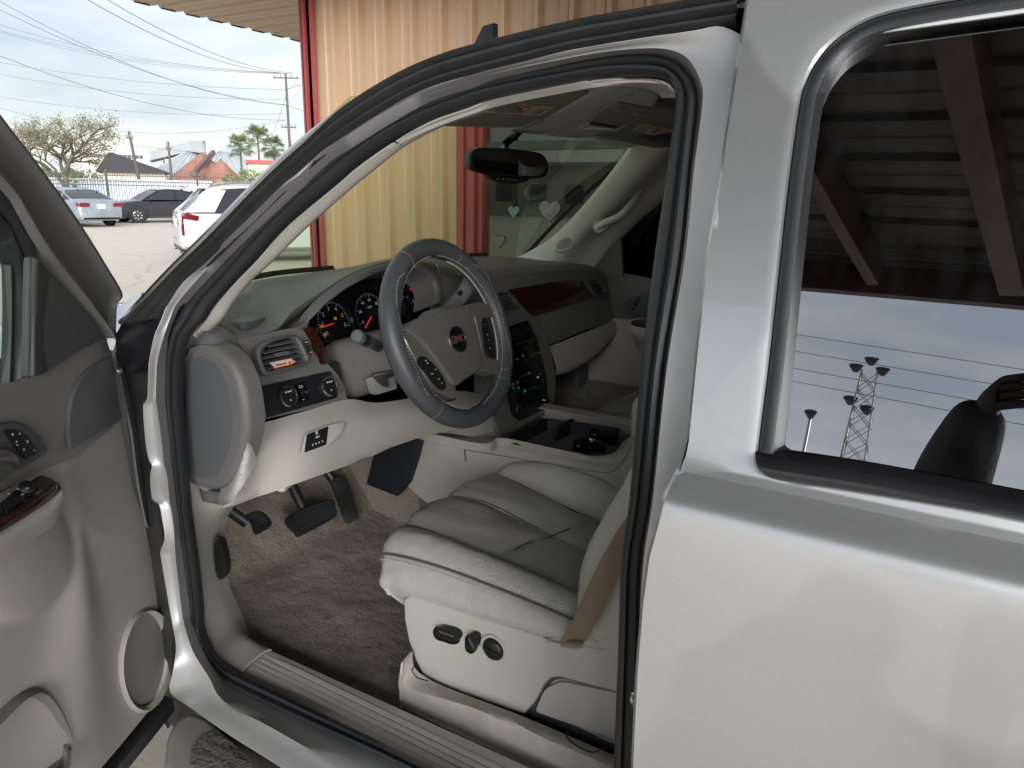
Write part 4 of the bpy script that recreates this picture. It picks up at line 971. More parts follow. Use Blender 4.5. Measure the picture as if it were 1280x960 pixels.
# ================================================================== seats
def V(*a): return Vector(a)
def rowx(y, pts): return [V(x, y, z) for x, z in pts]
def make_seat(side, detail):
    st = part('driver_seat' if side > 0 else 'passenger_seat')
    def S(p): return V(p.x, p.y if side > 0 else -p.y, p.z)
    rows = {
     'bot': rowx(.668, [(.806, .858), (.787, .874), (.631, .885), (.47, .905), (.36, .93)]),
     'side': rowx(.684, [(.836, .905), (.76, .918), (.6, .924), (.45, .930), (.35, .94)]),
     'pipe': rowx(.664, [(.848, .952), (.724, .964), (.568, .960), (.422, .950), (.34, .945)]),
     'crest': rowx(.622, [(.860, .974), (.76, .986), (.6, .979), (.45, .963), (.36, .955)]),
     'nseam': rowx(.578, [(.864, .972), (.764, .968), (.617, .951), (.483, .938), (.38, .93)]),
     'c1': rowx(.49, [(.884, .973), (.78, .977), (.64, .957), (.5, .932), (.38, .92)]),
     'c2': rowx(.40, [(.888, .964), (.799, .970), (.706, .953), (.5, .922), (.38, .91)]),
     'c3': rowx(.31, [(.886, .968), (.78, .970), (.66, .947), (.5, .918), (.38, .905)]),
     'fseam': rowx(.22, [(.877, .958), (.791, .943), (.703, .924), (.589, .903), (.40, .89)]),
     'fcrest': rowx(.17, [(.868, .970), (.776, .990), (.647, .983), (.544, .955), (.42, .94)]),
     'fside': rowx(.135, [(.86, .93), (.776, .955), (.647, .95), (.544, .93), (.42, .92)]),
     'fbot': rowx(.13, [(.83, .87), (.776, .88), (.647, .88), (.544, .88), (.42, .88)])}
    def wrap(r):           # roll the front edge over and down
        p = r[0]; return [S(p+V(-.035, 0, -.085)), S(p+V(-.010, 0, -.062)), S(p+V(.009, 0, -.026))]+[S(q) for q in r]
    W = {k: wrap(r) for k, r in rows.items()}
    p = rows['side'][0]; W['side'] = [S(p+V(-.040, -.012, -.034)), S(p+V(-.016, -.004, -.026)), S(p+V(-.002, 0, -.013))]+[S(q) for q in rows['side']]
    W['bot'] = [S(rows['bot'][0]+V(-.03, -.02, .004)), S(rows['bot'][0]+V(-.015, -.008, .002)), S(rows['bot'][0]+V(-.005, 0, .0))]+[S(q) for q in rows['bot']]
    def pil(h): return lambda s, t, co: h*(1-abs(2*t-1)**5)*(1-.0*s) + .0018*noise.noise(co*26) + .0012*noise.noise(co*60)
    loft('cushion_side', [W['bot'], W['side'], W['pipe']], LEATHER_WORN, st, nu=60, nv=20, disp=pil(.006), toward=V(.6, 3*side, 1.2))
    loft('cushion_bolster', [W['pipe'], W['crest'], W['nseam']], LEATHER_WORN if side > 0 else LEATHER, st, nu=60, nv=16, disp=pil(.005), toward=V(.6, .6*side, 4))
    mid = [W['nseam'], W['c1'], W['c2']]; mid2 = [W['c2'], W['c3'], W['fseam']]
    def puck(sgn):
        def f(s, t, co):
            d = .006*(1-abs(2*t-1)**6)
            sx = (co.x-(.62+.25*(abs(co.y)-.40)))           # cross seam
            d -= .006*math.exp(-(sx/.008)**2)
            if co.x > .62: d += .004*noise.noise(V(co.x*10, co.y*22, 2))
            return d+.002*noise.noise(co*18)
        return f
    loft('cushion_centre', mid, LEATHER_C, st, nu=80, nv=26, disp=puck(1), toward=V(.6, .4*side, 4))
    loft('cushion_centre', mid2, LEATHER_C, st, nu=80, nv=26, disp=puck(-1), toward=V(.6, .4*side, 4))
    loft('cushion_inner_bolster', [W['fseam'], W['fcrest'], W['fside'], W['fbot']], LEATHER, st, nu=60, nv=20, disp=pil(.005), toward=V(.6, .3*side, 4))
    # backrest
    bz = [.93, 1.0, 1.06, 1.138, 1.214, 1.35, 1.50, 1.58]
    def bk(y, xs): return [S(V(x, y, z)) for x, z in zip(xs, bz)]
    fo_ = [.437, .437, .430, .402, .366, .31, .25, .20]
    loft('backrest_side', [bk(.60, [x-.30 for x in fo_]), bk(.672, [x-.26 for x in fo_]), bk(.690, [x-.13 for x in fo_]), bk(.684, [x-.035 for x in fo_])], BEIGEL if side > 0 else LEATHER, st, nu=30, nv=20, toward=V(.3, 4*side, 1.3))
    loft('backrest_bolster', [bk(.685, [x-.045 for x in fo_]), bk(.672, [x-.008 for x in fo_]), bk(.64, [x+.004 for x in fo_]), bk(.575, [x-.05 for x in fo_])], LEATHER, st, nu=40, nv=20, disp=pil(.003), toward=V(3, .9*side, 1.3))
    loft('backrest_centre', [bk(.575, [x-.05 for x in fo_]), bk(.49, [x-.045 for x in fo_]), bk(.40, [x-.055 for x in fo_]), bk(.31, [x-.045 for x in fo_]), bk(.225, [x-.05 for x in fo_])], LEATHER_C, st, nu=40, nv=30, disp=pil(.004), toward=V(3, .4*side, 1.3))
    loft('backrest_inner_bolster', [bk(.225, [x-.05 for x in fo_]), bk(.17, [x-.0 for x in fo_]), bk(.135, [x-.02 for x in fo_]), bk(.13, [x-.12 for x in fo_])], LEATHER, st, nu=30, nv=16, toward=V(3, .1*side, 1.3))
    hb = box_bm((.13, .40*side, 1.70), (.10, .27, .18), bevel=.035, seg=4); obj('headrest', hb, LEATHER, st, angle=60)
    if not detail:
        box('seat_base', (.55, .40*side, .78), (.5, .5, .22), GREYD, st, bevel=.03); return st
    # stitching and piping
    def on(k, i0=2, e=.004): return [p+V(0, 0, e) for p in crs(W[k], 6)[i0*6:]]
    pp = crs(W['pipe'], 8)[12:]
    tube('piping', [p+V(0, .004, .001) for p in pp], .0022, mat('seam_shadow', (.10, .095, .085), .7), st, n=6, steps=60)
    stitch_line(st, [p+V(0, -.008, .0085) for p in pp[9:-2]], gap=.008, L=.006)
    stitch_line(st, [p+V(0, .0105, -.006) for p in pp[9:-2]], gap=.008, L=.006)
    SEAM = bpy.data.materials['seam_shadow']
    for k, e in (('nseam', .0005), ('fseam', .0005)):
        tube('seam', [p+V(0, 0, e) for p in crs(W[k], 6)[12:]], .0022, SEAM, st, n=6, steps=60)
    # lengthwise centre seam and cross seam
    cs = [V(.885, .40, .9665), V(.84, .40, .972), V(.799, .40, .973), V(.75, .40, .9665), V(.706, .40, .956), V(.66, .402, .948)]
    tube('seam', cs, .0018, SEAM, st, n=6, steps=30)
    stitch_line(st, [p+V(0, .006, .003) for p in cs], gap=.006); stitch_line(st, [p+V(0, -.006, .003) for p in cs], gap=.006)
    xs = [V(.617+.03, .575, .954), V(.64, .5, .9575), V(.626, .42, .944), V(.605, .32, .936), V(.578, .225, .906)]
    tube('seam', [p+V(0, 0, .0015) for p in xs], .0015, SEAM, st, n=6, steps=30)
    for yy in (.655, .648, .640): pass
    for d in (0, .012): stitch_line(st, [V(.735+d, .655, .974), V(.738+d, .625, .9885), V(.745+d, .588, .980)], gap=.006)
    stitch_line(st, [V(.665, .205, .952), V(.66, .17, .988), V(.655, .14, .965)], gap=.005); stitch_line(st, [V(.673, .205, .952), V(.668, .17, .988), V(.663, .14, .965)], gap=.005)
    # side trim panel with switches
    SP = PY(.688); sn = V(0, 1, 0)
    tp = crp([(504,750),(512,745.5),(540,754),(600,773),(650,788),(690,800),(716,809),(738,806),(756,796),(772,782),(790,778)], 50)
    bt = [(800,850),(800,915),(770,880)]
    outline = tp + [(795,860),(780,868),(740,858),(700,847),(688,848),(678,858),(668,878),(655,893),(640,889),(560,862),(532,850),(520,828),(510,800),(505,775)]
    pplate('seat_side_panel', outline, SP, sn, .03, BEIGEL, st, bevel=.007, seg=4)
    pplate('seat_side_inset', roundpoly([(680,862),(700,852),(800,872),(800,928),(770,925),(668,890)], 6), PY(.682), sn, .02, BEIGEL, st, bevel=.003)
    pplate('seat_rail_cover', roundpoly([(673,885),(690,850),(705,848),(800,876),(800,940),(760,928)], 7), PY(.676), sn, .03, BEIGE, st, bevel=.003)
    pplate('latch_recess', [(678,798),(700,796),(735,806),(722,813),(700,809)], PY(.690), V(0, 1, .2), .004, BEIGE, st, bevel=.001)
    tube('latch_slot', [PY(.693)(683,801), PY(.693)(702,806)], .0025, CHROME, st, n=6)
    # three controls
    pplate('seat_switch', crp([(543,790),(547,785),(556,786),(568,790),(573,796),(571,802),(564,803),(556,800),(547,797)], 36, True), PY(.702), sn, .014, BLACKP, st, bevel=.004)
    pplate('recline_switch', crp([(584,796),(589,793),(595,796),(596,803),(594,811),(589,815),(584,812),(583,803)], 32, True), PY(.702), sn, .014, BLACKP, st, bevel=.004)
    # dark gaps round the switches and finger ridges on them
    pplate('switch_gap', crp([(541,790),(546,783),(557,784),(570,788),(575.5,796),(573,804),(564,805.5),(555,802.5),(545,799)], 36, True), PY(.6885), sn, .002, PIANO, st)
    pplate('switch_gap', crp([(582,796),(589,791),(597,795),(598,803),(596,812),(589,817.5),(582,813),(581,803)], 32, True), PY(.6885), sn, .002, PIANO, st)
    for (u0, u1) in (((549, 789), (567, 795.5)), ((586, 798), (592, 810))): 
        a_, b_ = PY(.7035)(*u0), PY(.7035)(*u1); sweep('switch_ridge', [a_.lerp(b_, i/6) for i in range(7)], [(.0016, .001), (-.0016, .001), (-.0016, -.0015), (.0016, -.0015)], GREYD, st, ref=V(0, 1, 0))
    c = PY(.689)(617.5, 810.5)
    lathe('lumbar_ring', [(.0275, -.002), (.0265, .003), (.0215, .003), (.021, -.002)], c, sn, BEIGEL, st, n=32)
    lathe('lumbar_knob', [(.0205, .0), (.0195, .006), (.016, .009), (0, .0095)], c, sn, BLACKP, st, n=28)
    box('lumbar_ridge', c+V(0, .010, 0), (.034, .006, .005), BLACKP, st, bevel=.002, rot=Matrix.Rotation(math.radians(-8), 3, 'Y'))
    # riser base
    rz = [(503,838),(500,856),(507,864),(530,872),(600,895),(680,928),(760,962),(800,985)]
    top = [PY(.70)(u, v) for u, v in [(516,815),(517,832),(530,845),(560,860),(640,890),(700,915),(770,945),(815,960)]]
    b_ = [PY(.735)(u, v) for u, v in rz]
    ft_ = [V(p.x+.006, p.y-.006, .655) for p in b_]
    SCUFF = mat('scuffed_riser_plastic', (.40, .37, .33), .6, bump=('noise', 70, .4, .003), var=[(30, .6, (.56, .53, .48)), (6, .3)])
    band('seat_riser', [top, [p.lerp(q, .7)+V(0, 0, .008) for p, q in zip(top, b_)], b_, ft_], SCUFF, st, k=5, nv=16)
    box('seat_base', (.50, .40, .77), (.50, .54, .20), GREYD, st, bevel=.03)
    rc = crp([(515,832),(524,826),(530,845),(536,852),(523,846),(514,840)], 20, True)
    tube('riser_cap_seam', [PY(.722)(u, v) for u, v in [(521,829),(515,838),(522,847),(535,851)]], .0012, BLACKP, st, n=6)
    tube('riser_cap_seam', [PY(.732)(u, v) for u, v in [(712,912),(709,922),(726,935),(742,940),(755,935)]], .0012, BLACKP, st, n=6)
    return st
make_seat(-1, False)
make_seat(1, True)
# seat belt of the driver
bl = [(803,640),(790,662),(772,693),(752,730),(735,768),(722,792),(712,806)]
by = [.76, .745, .735, .725, .715, .704, .694]
bp_ = [Y(u, v, y) for (u, v), y in zip(bl, by)]
bp_ = [bp_[0]+V(-.06, .03, .30), bp_[0]+V(-.03, .012, .14)]+bp_
sweep('seat_belt', cr(bp_, 40), [(.0175, .0008), (.0175, -.0008), (-.0175, -.0008), (-.0175, .0008)], BELTM, suv, ref=V(.75, .45, .45), scale=lambda t: 1 if t < .9 else 1-.12*(t-.9)*10)
# crumpled end and buckle tongue at the latch
loft('belt_fold', [[PY(.696)(700,802), PY(.70)(712,800), PY(.70)(724,800)], [PY(.700)(703,807), PY(.712)(714,805), PY(.70)(728,806)], [PY(.694)(702,808), PY(.698)(716,811), PY(.694)(727,809)]], BELTM, suv, nu=12, nv=8)

# ================================================================== centre console
cc = part('centre_console')
ct = [PY(.148)(u, v) for u, v in [(527,541),(560,546),(627,556),(700,572),(760,583),(782,570),(795,545)]]
cb = [PY(.16)(u, v) for u, v in [(508,606),(545,634),(627,650),(700,660),(760,670),(790,660),(803,640)]]
band('console_side', [[p+V(0, -.03, .005) for p in ct], ct, [p.lerp(q, .12)+V(0, .006, 0) for p, q in zip(ct, cb)], [p.lerp(q, .5)+V(0, .004, 0) for p, q in zip(ct, cb)], cb], BEIGE, cc, k=5, nv=16)
cz_ = 1.012
co_ = [PY(.10)(527,541), PZ(cz_)(560,541), PZ(cz_)(625,552), PZ(cz_)(700,570), PZ(cz_)(758,580), PZ(cz_+.01)(785,562)]
top_far = [V(1.20, -.16, 1.0), V(1.08, -.16, 1.02), V(.94, -.16, 1.02), V(.78, -.16, 1.02), V(.66, -.16, 1.02), V(.55, -.16, 1.03)]
tpx = roundpoly([(627,548),(680,522.5),(776,535),(778,556),(766,566),(735,569)], [3, 3, 4, 3, 8, 3])
TZ = 1.026
tz = [PZ(TZ)(u, v) for u, v in tpx]
cen = sum(tz, V(0, 0, 0))/len(tz)
inn = [cen+(p-cen)*.92 for p in tz]
nr = crs([p+V(0, -.012, .004) for p in ct], 6)
tn = crs([PZ(TZ)(560,560)+V(.15, -.06, .0), PZ(TZ)(600,555), PZ(TZ)(627,548.5), PZ(TZ)(690,561), PZ(TZ)(735,569.5), PZ(TZ)(766,566), PZ(TZ)(779,552)], 6)
sheet('console_top', [[p+V(0, .006, -.012) for p in nr], nr, [p.lerp(q, .5)+V(0, 0, .003) for p, q in zip(nr, tn)], tn, [q+V(0, -.004, -.02) for q in tn]], BEIGE, cc)
fr2 = [V(1.2, -.17, 1.0), V(.95, -.17, 1.03), V(.56, -.17, 1.03)]; fr3 = [p+V(0, .03, -.005) for p in fr2]
sheet('console_far_rail', [[p+V(0, -.01, -.3) for p in fr2], fr2, fr3], BEIGE, cc, toward=V(.7, .6, 2))
bm = grid_bm([[p+V(0, 0, -.01) for p in tz], tz, inn, [cen+(p-cen)*.89+V(0, 0, -.07) for p in tz]], closed_u=True)
bm.faces.new([v for v in bm.verts][-len(tz):])
obj('storage_tray', bm, BLACKP, cc, angle=40)
for (u, v) in ((737, 556), (757, 542)):
    c = PZ(TZ-.012)(u, v)
    lathe('cup_holder', [(.043, -.03), (.043, .004), (.039, .006), (.036, .0), (.034, -.035), (0, -.036)], c, (0, 0, 1), PIANO, cc, n=28)
box('tray_divider', PZ(TZ-.02)(705, 540), (.012, .10, .05), BLACKP, cc, bevel=.003)
for k in range(3): box('tray_socket', PX(PZ(TZ-.02)(705, 540).x-.008)(700+k*9, 541+k*2), (.004, .012, .014), PIANO, cc, bevel=.002)
pplate('console_seam', [(578,548),(580,548.4),(586,600),(584,600)], PY(.157), (0, 1, 0), .001, GREYD, cc)
tube('console_seam_line', [PY(.158)(u, v) for u, v in [(580,562),(640,572),(700,582),(740,589),(764,590),(780,575),(790,556)]], .0008, GREYD, cc, n=5, steps=40)
# padded armrest lid
ab = box_bm((.42, -.005, 1.125), (.34, .25, .12), bevel=.04, seg=5)
obj('armrest_lid', ab, LEATHER, cc, angle=70)
box('console_bin', (.38, -.005, .95), (.40, .26, .25), BEIGE, cc, bevel=.02)
tube('lid_seam', [PX(.592)(790,512), PX(.592)(797,507), PX(.592)(812,500)], .0012, GREYD, cc, n=5)
box('console_core', (.85, -.02, .83), (.75, .26, .33), GREYD, cc)
dk = pplate('console_front_panel', [(470,556),(500,549),(527,541),(519,575),(509,606),(496,621),(478,614),(457,606)], PY(.19), (-.2, 1, 0), .03, mat('blue_black_plastic', (.010, .012, .018), .6), cc, bevel=.006)
box('transmission_tunnel', (1.45, -.02, .80), (.5, .32, .34), CARPET, cc, bevel=.08, seg=4)

# ================================================================== roof lining
hr_ = []
for i in range(9):
    x = .98-.02-i*.42 if i else .93
    hr_.append([V(x+(.05 if i == 0 else 0), y, 1.872-.085*abs(y/.75)**3-(.055 if i == 0 else 0)) for y in ((.60, .56, .5, .25, 0, -.25, -.5, -.56, -.60) if i == 0 else (.73, .66, .5, .25, 0, -.25, -.5, -.70, -.77))])
loft('headliner', hr_, LINER, suv, nu=30, nv=40, toward=V(0, 0, 0), back=.004)
VN = V(-.28, 0, -1).normalized()
def VP(off=0): return lambda u, v: hit(u, v, V(.95, 0, 1.735)+VN*off, VN)
vz = lambda pts: zp((560, 90), 4.267, pts)
def label_on(vpx, prefix):
    pass
def visor(name, px, lpx, side):
    vs = part(name)
    pplate('visor_pad', roundpoly(px, 5), VP(), VN, .018, VISOR, vs, bevel=.006, seg=3)
    a_, b_, c_, d_ = [VP(.0012)(u, v) for u, v in lpx]      # label corners: far left, far right, near right, near left
    plate('warning_label', [a_, b_, c_, d_], VN, .0008, WHITE, vs)
    q0, q1 = a_.lerp(d_, .0), b_.lerp(c_, .0)
    up_ = .16
    plate('warning_band', [a_+VN*.0006, b_+VN*.0006, b_.lerp(c_, up_)+VN*.0006, a_.lerp(d_, up_)+VN*.0006], VN, .0006, YELLOWP, vs)
    bm = bmesh.new()
    for k in range(7):
        t = .28+k*.095
        for (s0, s1) in ((.04, .34), (.62, .96)):
            e1 = s1-random.random()*.06
            L_ = a_.lerp(d_, t); R_ = b_.lerp(c_, t)
            sweep('', [L_.lerp(R_, s0)+VN*.0006, L_.lerp(R_, e1)+VN*.0006], [(.0011, .0002), (-.0011, .0002), (-.0011, -.0002), (.0011, -.0002)], None, bm=bm, ref=(d_-a_))
    o = obj('printed_text', bm, GREYPRINT, vs); o['kind'] = 'stuff'
    c = (a_+b_+c_+d_)/4+VN*.0008; ex = (b_-a_).normalized(); ey = (d_-a_).normalized()
    rr_ = (d_-a_).length*.36
    tube('warning_symbol', [c+ex*rr_*math.cos(t*math.pi/8)+ey*rr_*math.sin(t*math.pi/8) for t in range(16)], .0013, REDP, vs, n=5, steps=40, closed=True)
    sweep('warning_slash', [c-ex*rr_*.7-ey*rr_*.7, c+ex*rr_*.7+ey*rr_*.7], circ(.0011, 5), REDP, vs)
    lathe('warning_figure', [(rr_*.3, 0), (rr_*.28, .0004), (0, .0004)], c, VN, BLACKP, vs, n=12)
    return vs
visor('driver_sun_visor', [(548,158),(632,131),(712,113),(734,113),(738,120),(680,149),(660,159),(630,160)], vz([(285,170),(575,184),(492,230),(178,216)]), 1)
visor('passenger_sun_visor', [(742,170),(795,148),(820,135),(860,140),(860,184),(815,185)], vz([(1055,273),(1215,310),(1160,356),(980,308)]), -1)
pplate('visor_mirror_flap', [(650,160),(675,150),(680,151),(656,162)], VP(.002), VN, .002, BEIGE, suv)
# overhead console
OC = V(-.22, 0, -1).normalized()
oc = part('overhead_console')
opx = crp([(637,161),(660,155),(700,138),(745,118),(778,112),(822,118),(818,135),(790,155),(770,167),(745,174),(715,174),(680,171),(655,167)], 50, True)
OP = lambda off: (lambda u, v: hit(u, v, V(.95, 0, 1.745)+OC*off, OC))
pplate('console_shell', opx, OP(0), OC, .05, LINER, oc, bevel=.02, seg=5)
pplate('sunroof_switch_panel', roundpoly(vz([(905,165),(1095,200),(910,300),(700,300)]), 4), OP(.004), OC, .006, VISOR, oc, bevel=.002)
pplate('map_lamp', roundpoly(vz([(755,272),(905,298),(850,312),(690,306)]), 2), OP(.006), OC, .004, mat('lamp_lens', (.6, .6, .56), .15), oc, bevel=.001)
pplate('map_lamp_slot', roundpoly(vz([(760,270),(905,296),(895,306),(750,286)]), 1.5), OP(.0065), OC, .004, BLACKP, oc, bevel=.001)
for pts in ([(905,190),(945,195),(930,215),(890,212)], [(1010,215),(1045,222),(1020,240),(985,235)]): pplate('console_button', roundpoly(vz(pts), 1), OP(.006), OC, .003, BEIGE, oc, bevel=.0008)
tube('console_edge', [OP(.003)(u, v) for u, v in [(640,163),(680,166),(720,152),(760,131),(790,118)]], .0025, BEIGE, oc, n=6, steps=30)

# ================================================================== rear view mirror
mi = part('rear_view_mirror')
mc = PX(.98)(637, 203); mn = (V(.15, .42, 1.60)-mc).normalized()
MP = lambda off: PN(mc+mn*off, mn)
mo = crp([(587,203),(589,192),(598,185.5),(620,185),(645,187),(668,189.5),(680,194),(685.5,203),(685.5,215),(680,222),(664,223.5),(640,222),(612,219),(595,215),(588.5,210)], 60, True)
pplate('mirror_housing', mo, MP(0), mn, .028, BLACKP, mi, bevel=.006, seg=4)
mg = [(637+(u-637)*.90, 204+(v-204)*.82-.5) for u, v in mo]
MIRR = mat('mirror_silver', (.42, .42, .42), .03, 1.0)
pplate('mirror_glass', mg, MP(.0008), mn, .002, MIRR, mi)
pplate('mirror_button_bar', crp([(608,218),(620,220),(650,222.5),(664,222),(655,228),(640,230),(622,228)], 30, True), MP(.001), mn, .02, BLACKP, mi, bevel=.003)
for k in range(5): box('mirror_button', MP(.002)(622+k*7, 223.5+k*.5), (.002, .004, .003), GREYPRINT if k != 4 else REDP, mi)
lathe('mirror_sensor', [(.003, 0), (.002, .001), (0, .001)], MP(.002)(642, 192), mn, BLACKP, mi, n=12)
tube('mirror_mount', [mc+mn*-.02+V(0, 0, .02), PX(1.03)(632, 180), PX(1.01)(645, 168), PX(.98)(655, 158)], .010, BLACKP, mi, n=10, steps=20)
tube('mirror_cable', [PX(1.02)(629, 186), PX(1.03)(629, 178), PX(1.02)(636, 172)], .004, BLACKP, mi, n=6)
# dark sensor patch on the glass
wsn = V(.62, 0, .78)

# ================================================================== passenger pillar, grab handle
e1 = [V(1.41, -.68, 1.385), Y(655, 321, -.715), Y(690, 301, -.70), Y(720, 274, -.68), Y(752, 238, -.655), Y(780, 203, -.635), Y(795, 182, -.62), Y(800, 170, -.61)]
e2 = [V(1.24, -.80, 1.36), Y(722, 333, -.80), Y(745, 300, -.79), Y(770, 272, -.78), Y(800, 245, -.765), Y(828, 220, -.755), Y(842, 205, -.745), Y(852, 195, -.735)]
pm = [p.lerp(q, .5)+V(-.03, .045, .0) for p, q in zip(e1, e2)]
pt = part('passenger_pillar')
PILLAR_LIT = mat('lit_pillar_plastic', (.66, .645, .57), .5, bump=('cell', 420, .2, .001), var=(4, .12))  # light beige trim made paler, standing in for daylight on the pillar
band('pillar_cover', [[p+V(.03, -.02, 0) for p in e1], e1, pm, e2, [p+V(-.03, -.06, -.03) for p in e2], [p+V(-.03, -.16, -.03) for p in e2]], PILLAR_LIT, pt, k=5, nv=24)
PT = PN(Y(730, 275, -.70), V(-.55, .75, .25))
hp = [PT(744, 284)+V(-.02, .03, 0), PT(751, 276)+V(-.05, .06, 0), PT(765, 267)+V(-.07, .08, .0), PT(782, 247)+V(-.07, .08, 0), PT(795, 229)+V(-.06, .07, 0), PT(802, 222)+V(-.03, .04, 0)]
tube('grab_handle', hp, .012, PILLAR_LIT, pt, n=12, steps=30, ry=.011)
pplate('handle_foot', crp([(742,283),(746,274),(756,273),(762,278),(757,287),(748,291)], 24, True), PN(Y(730, 275, -.66), V(-.55, .75, .25)), V(-.55, .75, .25), .012, PILLAR_LIT, pt, bevel=.004)
pplate('handle_foot', crp([(792,232),(796,226),(803,224),(812,230),(806,240),(798,242)], 24, True), PN(Y(730, 275, -.66), V(-.55, .75, .25)), V(-.55, .75, .25), .012, PILLAR_LIT, pt, bevel=.004)
BD = lambda off: PN(Y(705, 303, -.675)+V(-.55, .75, .25)*off, V(-.55, .75, .25))
bpx = crp(zp((680,200), 6.857, [(85,758),(105,715),(165,665),(235,655),(260,685),(235,745),(180,782),(105,782)]), 36, True)
pplate('airbag_badge', bpx, BD(0), V(-.55, .75, .25), .012, PILLAR_LIT, pt, bevel=.003)
pplate('airbag_badge_inset', [(705+(u-705)*.74, 304.5+(v-304.5)*.72) for u, v in bpx], BD(.0006), V(-.55, .75, .25), .002, BEIGE, pt, bevel=.0006)

# ================================================================== passenger door seen from inside
pd = part('passenger_door')
plate('window_pane', [V(1.30, -.915, 1.30), V(-.1, -.915, 1.30), V(-.1, -.79, 1.86), V(.70, -.79, 1.86)], (0, 1, .25), .004, BLACKGLASS, pd)
pplate('mirror_corner', [(722,334),(745,306),(772,284),(776,300),(778,346),(760,346)], PY(-.845), (0, 1, 0), .02, GREYP, pd, bevel=.004)
PD = PY(-.86)
loft('door_upper', [[PD(745,343), PD(775,341), PD(820,349), PD(860,352)], [V(0,.02,0)+PD(750,370), V(0,.025,0)+PD(780,372), V(0,.025,0)+PD(820,376), V(0,.025,0)+PD(860,380)], [PD(760,398), PD(775,399), PD(815,400), PD(860,402)]], GREYP, pd, nu=20, nv=14, toward=V(.6, 2, 1.3))
loft('door_lower', [[PD(680,396), PD(760,398), PD(815,400), PD(860,402)], [PD(680,440)+V(0,.02,0), PD(760,440)+V(0,.02,0), PD(815,440)+V(0,.02,0), PD(860,440)+V(0,.02,0)], [PD(670,530), PD(745,540), PD(815,550), PD(870,560)], [PD(670,640), PD(745,650), PD(815,650), PD(870,650)]], BEIGE, pd, nu=24, nv=24, toward=V(.6, 2, 1.3))
pplate('lock_switch_bezel', crp(zp((600,300), 4.923, [(890,400),(920,355),(990,332),(1060,332),(1060,460),(930,458),(900,435)]), 32, True), PY(-.832), (0, 1, 0), .006, GREYD, pd, bevel=.002)
pplate('lock_switch', roundpoly(zp((600,300), 4.923, [(925,430),(970,350),(990,352),(945,432)]), 1), PY(-.829), (0, 1, 0), .006, BLACKP, pd, bevel=.001)
for k in range(2): box('switch_mark', PY(-.828)(*zp((600,300),4.923,[(945+k*24, 410-k*44)])[0]), (.004, .001, .004), GREYPRINT, pd)
pplate('door_handle', roundpoly(zp((600,300), 4.923, [(985,430),(1010,380),(1060,350),(1060,440)]), 2), PY(-.829), (0, 1, 0), .01, GREYD, pd, bevel=.003)
loft('armrest', [[PY(-.78)(*p) for p in zp((600,300), 4.923, [(925,500),(960,482),(1080,478)])], [PY(-.765)(*p) for p in zp((600,300), 4.923, [(925,525),(960,545),(1080,560)])], [PY(-.77)(*p) for p in zp((600,300), 4.923, [(930,570),(970,600),(1080,610)])], [PY(-.83)(*p) for p in zp((600,300), 4.923, [(960,650),(1000,700),(1080,720)])]], BEIGEL, pd, nu=14, nv=14, toward=V(.6, 2, 1.3))
pplate('armrest_wood', crp(zp((600,300), 4.923, [(928,505),(960,488),(1080,482),(1080,540),(980,536),(935,522)]), 24, True), PY(-.764), (0, 1, .3), .006, WOOD, pd, bevel=.002)
sp_ = crp([(712,545),(716,520),(732,503),(750,500),(766,512),(772,535)], 30)
pplate('door_speaker', crp([(708,535),(716,512),(734,499),(752,500),(768,512),(775,535),(768,560),(730,562)], 40, True), PY(-.80), (0, 1, 0), .02, GREYD, pd, bevel=.004)
box('lower_right_trim', (1.28, -.80, .92), (.3, .10, .55), GREYD, suv, bevel=.03)
# ================================================================== open driver door
fd = part('front_door')
DOORUP = mat('door_upper_lightened', (.24, .236, .228), .5, bump=('cell', 420, .25, .0012), var=(4, .15))  # dash grey made lighter in colour to make up for weak light here
DOORFR = mat('door_frame_lightened', (.19, .19, .19), .5, bump=('noise', 200, .1, .001), var=(6, .2))  # frame grey lightened in the same way, for light it lacks
D0 = Y(160, 520, .90)
DI = V(-.889, -.459, 0).normalized()          # towards the cabin side of the door
DA = V(-.459, .889, 0).normalized()           # along the door, away from the hinge
LEAN = .22
def DP(off=0.0):
    def f(u, v):
        q = hit(u, v, D0+DI*off, DI)
        if q.z > 1.385:
            n = (DI - V(0, 0, 1)*LEAN*1.0).normalized()
            q = hit(u, v, D0+DI*off+V(0, 0, 1.385-D0.z), n)
        return q
    return f
d = DP()
def DL(s, z, off=0.0): return V(D0.x, D0.y, z)+DA*s+DI*(off+LEAN*max(0, z-1.385))      # along the door, height
def dpl(name, px, off, thick, m, bevel=.003, seg=2, closed_smooth=None):
    if closed_smooth: px = crp(px, closed_smooth, True)
    return pplate(name, px, DP(off), DI, thick, m, fd, bevel=bevel, seg=seg)
# outer skin behind
plate('door_skin', [DL(s, z, -.075) for s, z in [(.0, 1.37), (.0, .66), (.06, .59), (1.0, .59), (1.06, .66), (1.06, 1.37)]], -DI, .012, SILVER, fd, bevel=.004)
plate('door_core', [DL(s, z, -.045) for s, z in [(.02, 1.36), (.0, .68), (.07, .61), (.99, .61), (1.04, .68), (1.04, 1.36)]], DI, .028, FRAMEG, fd)
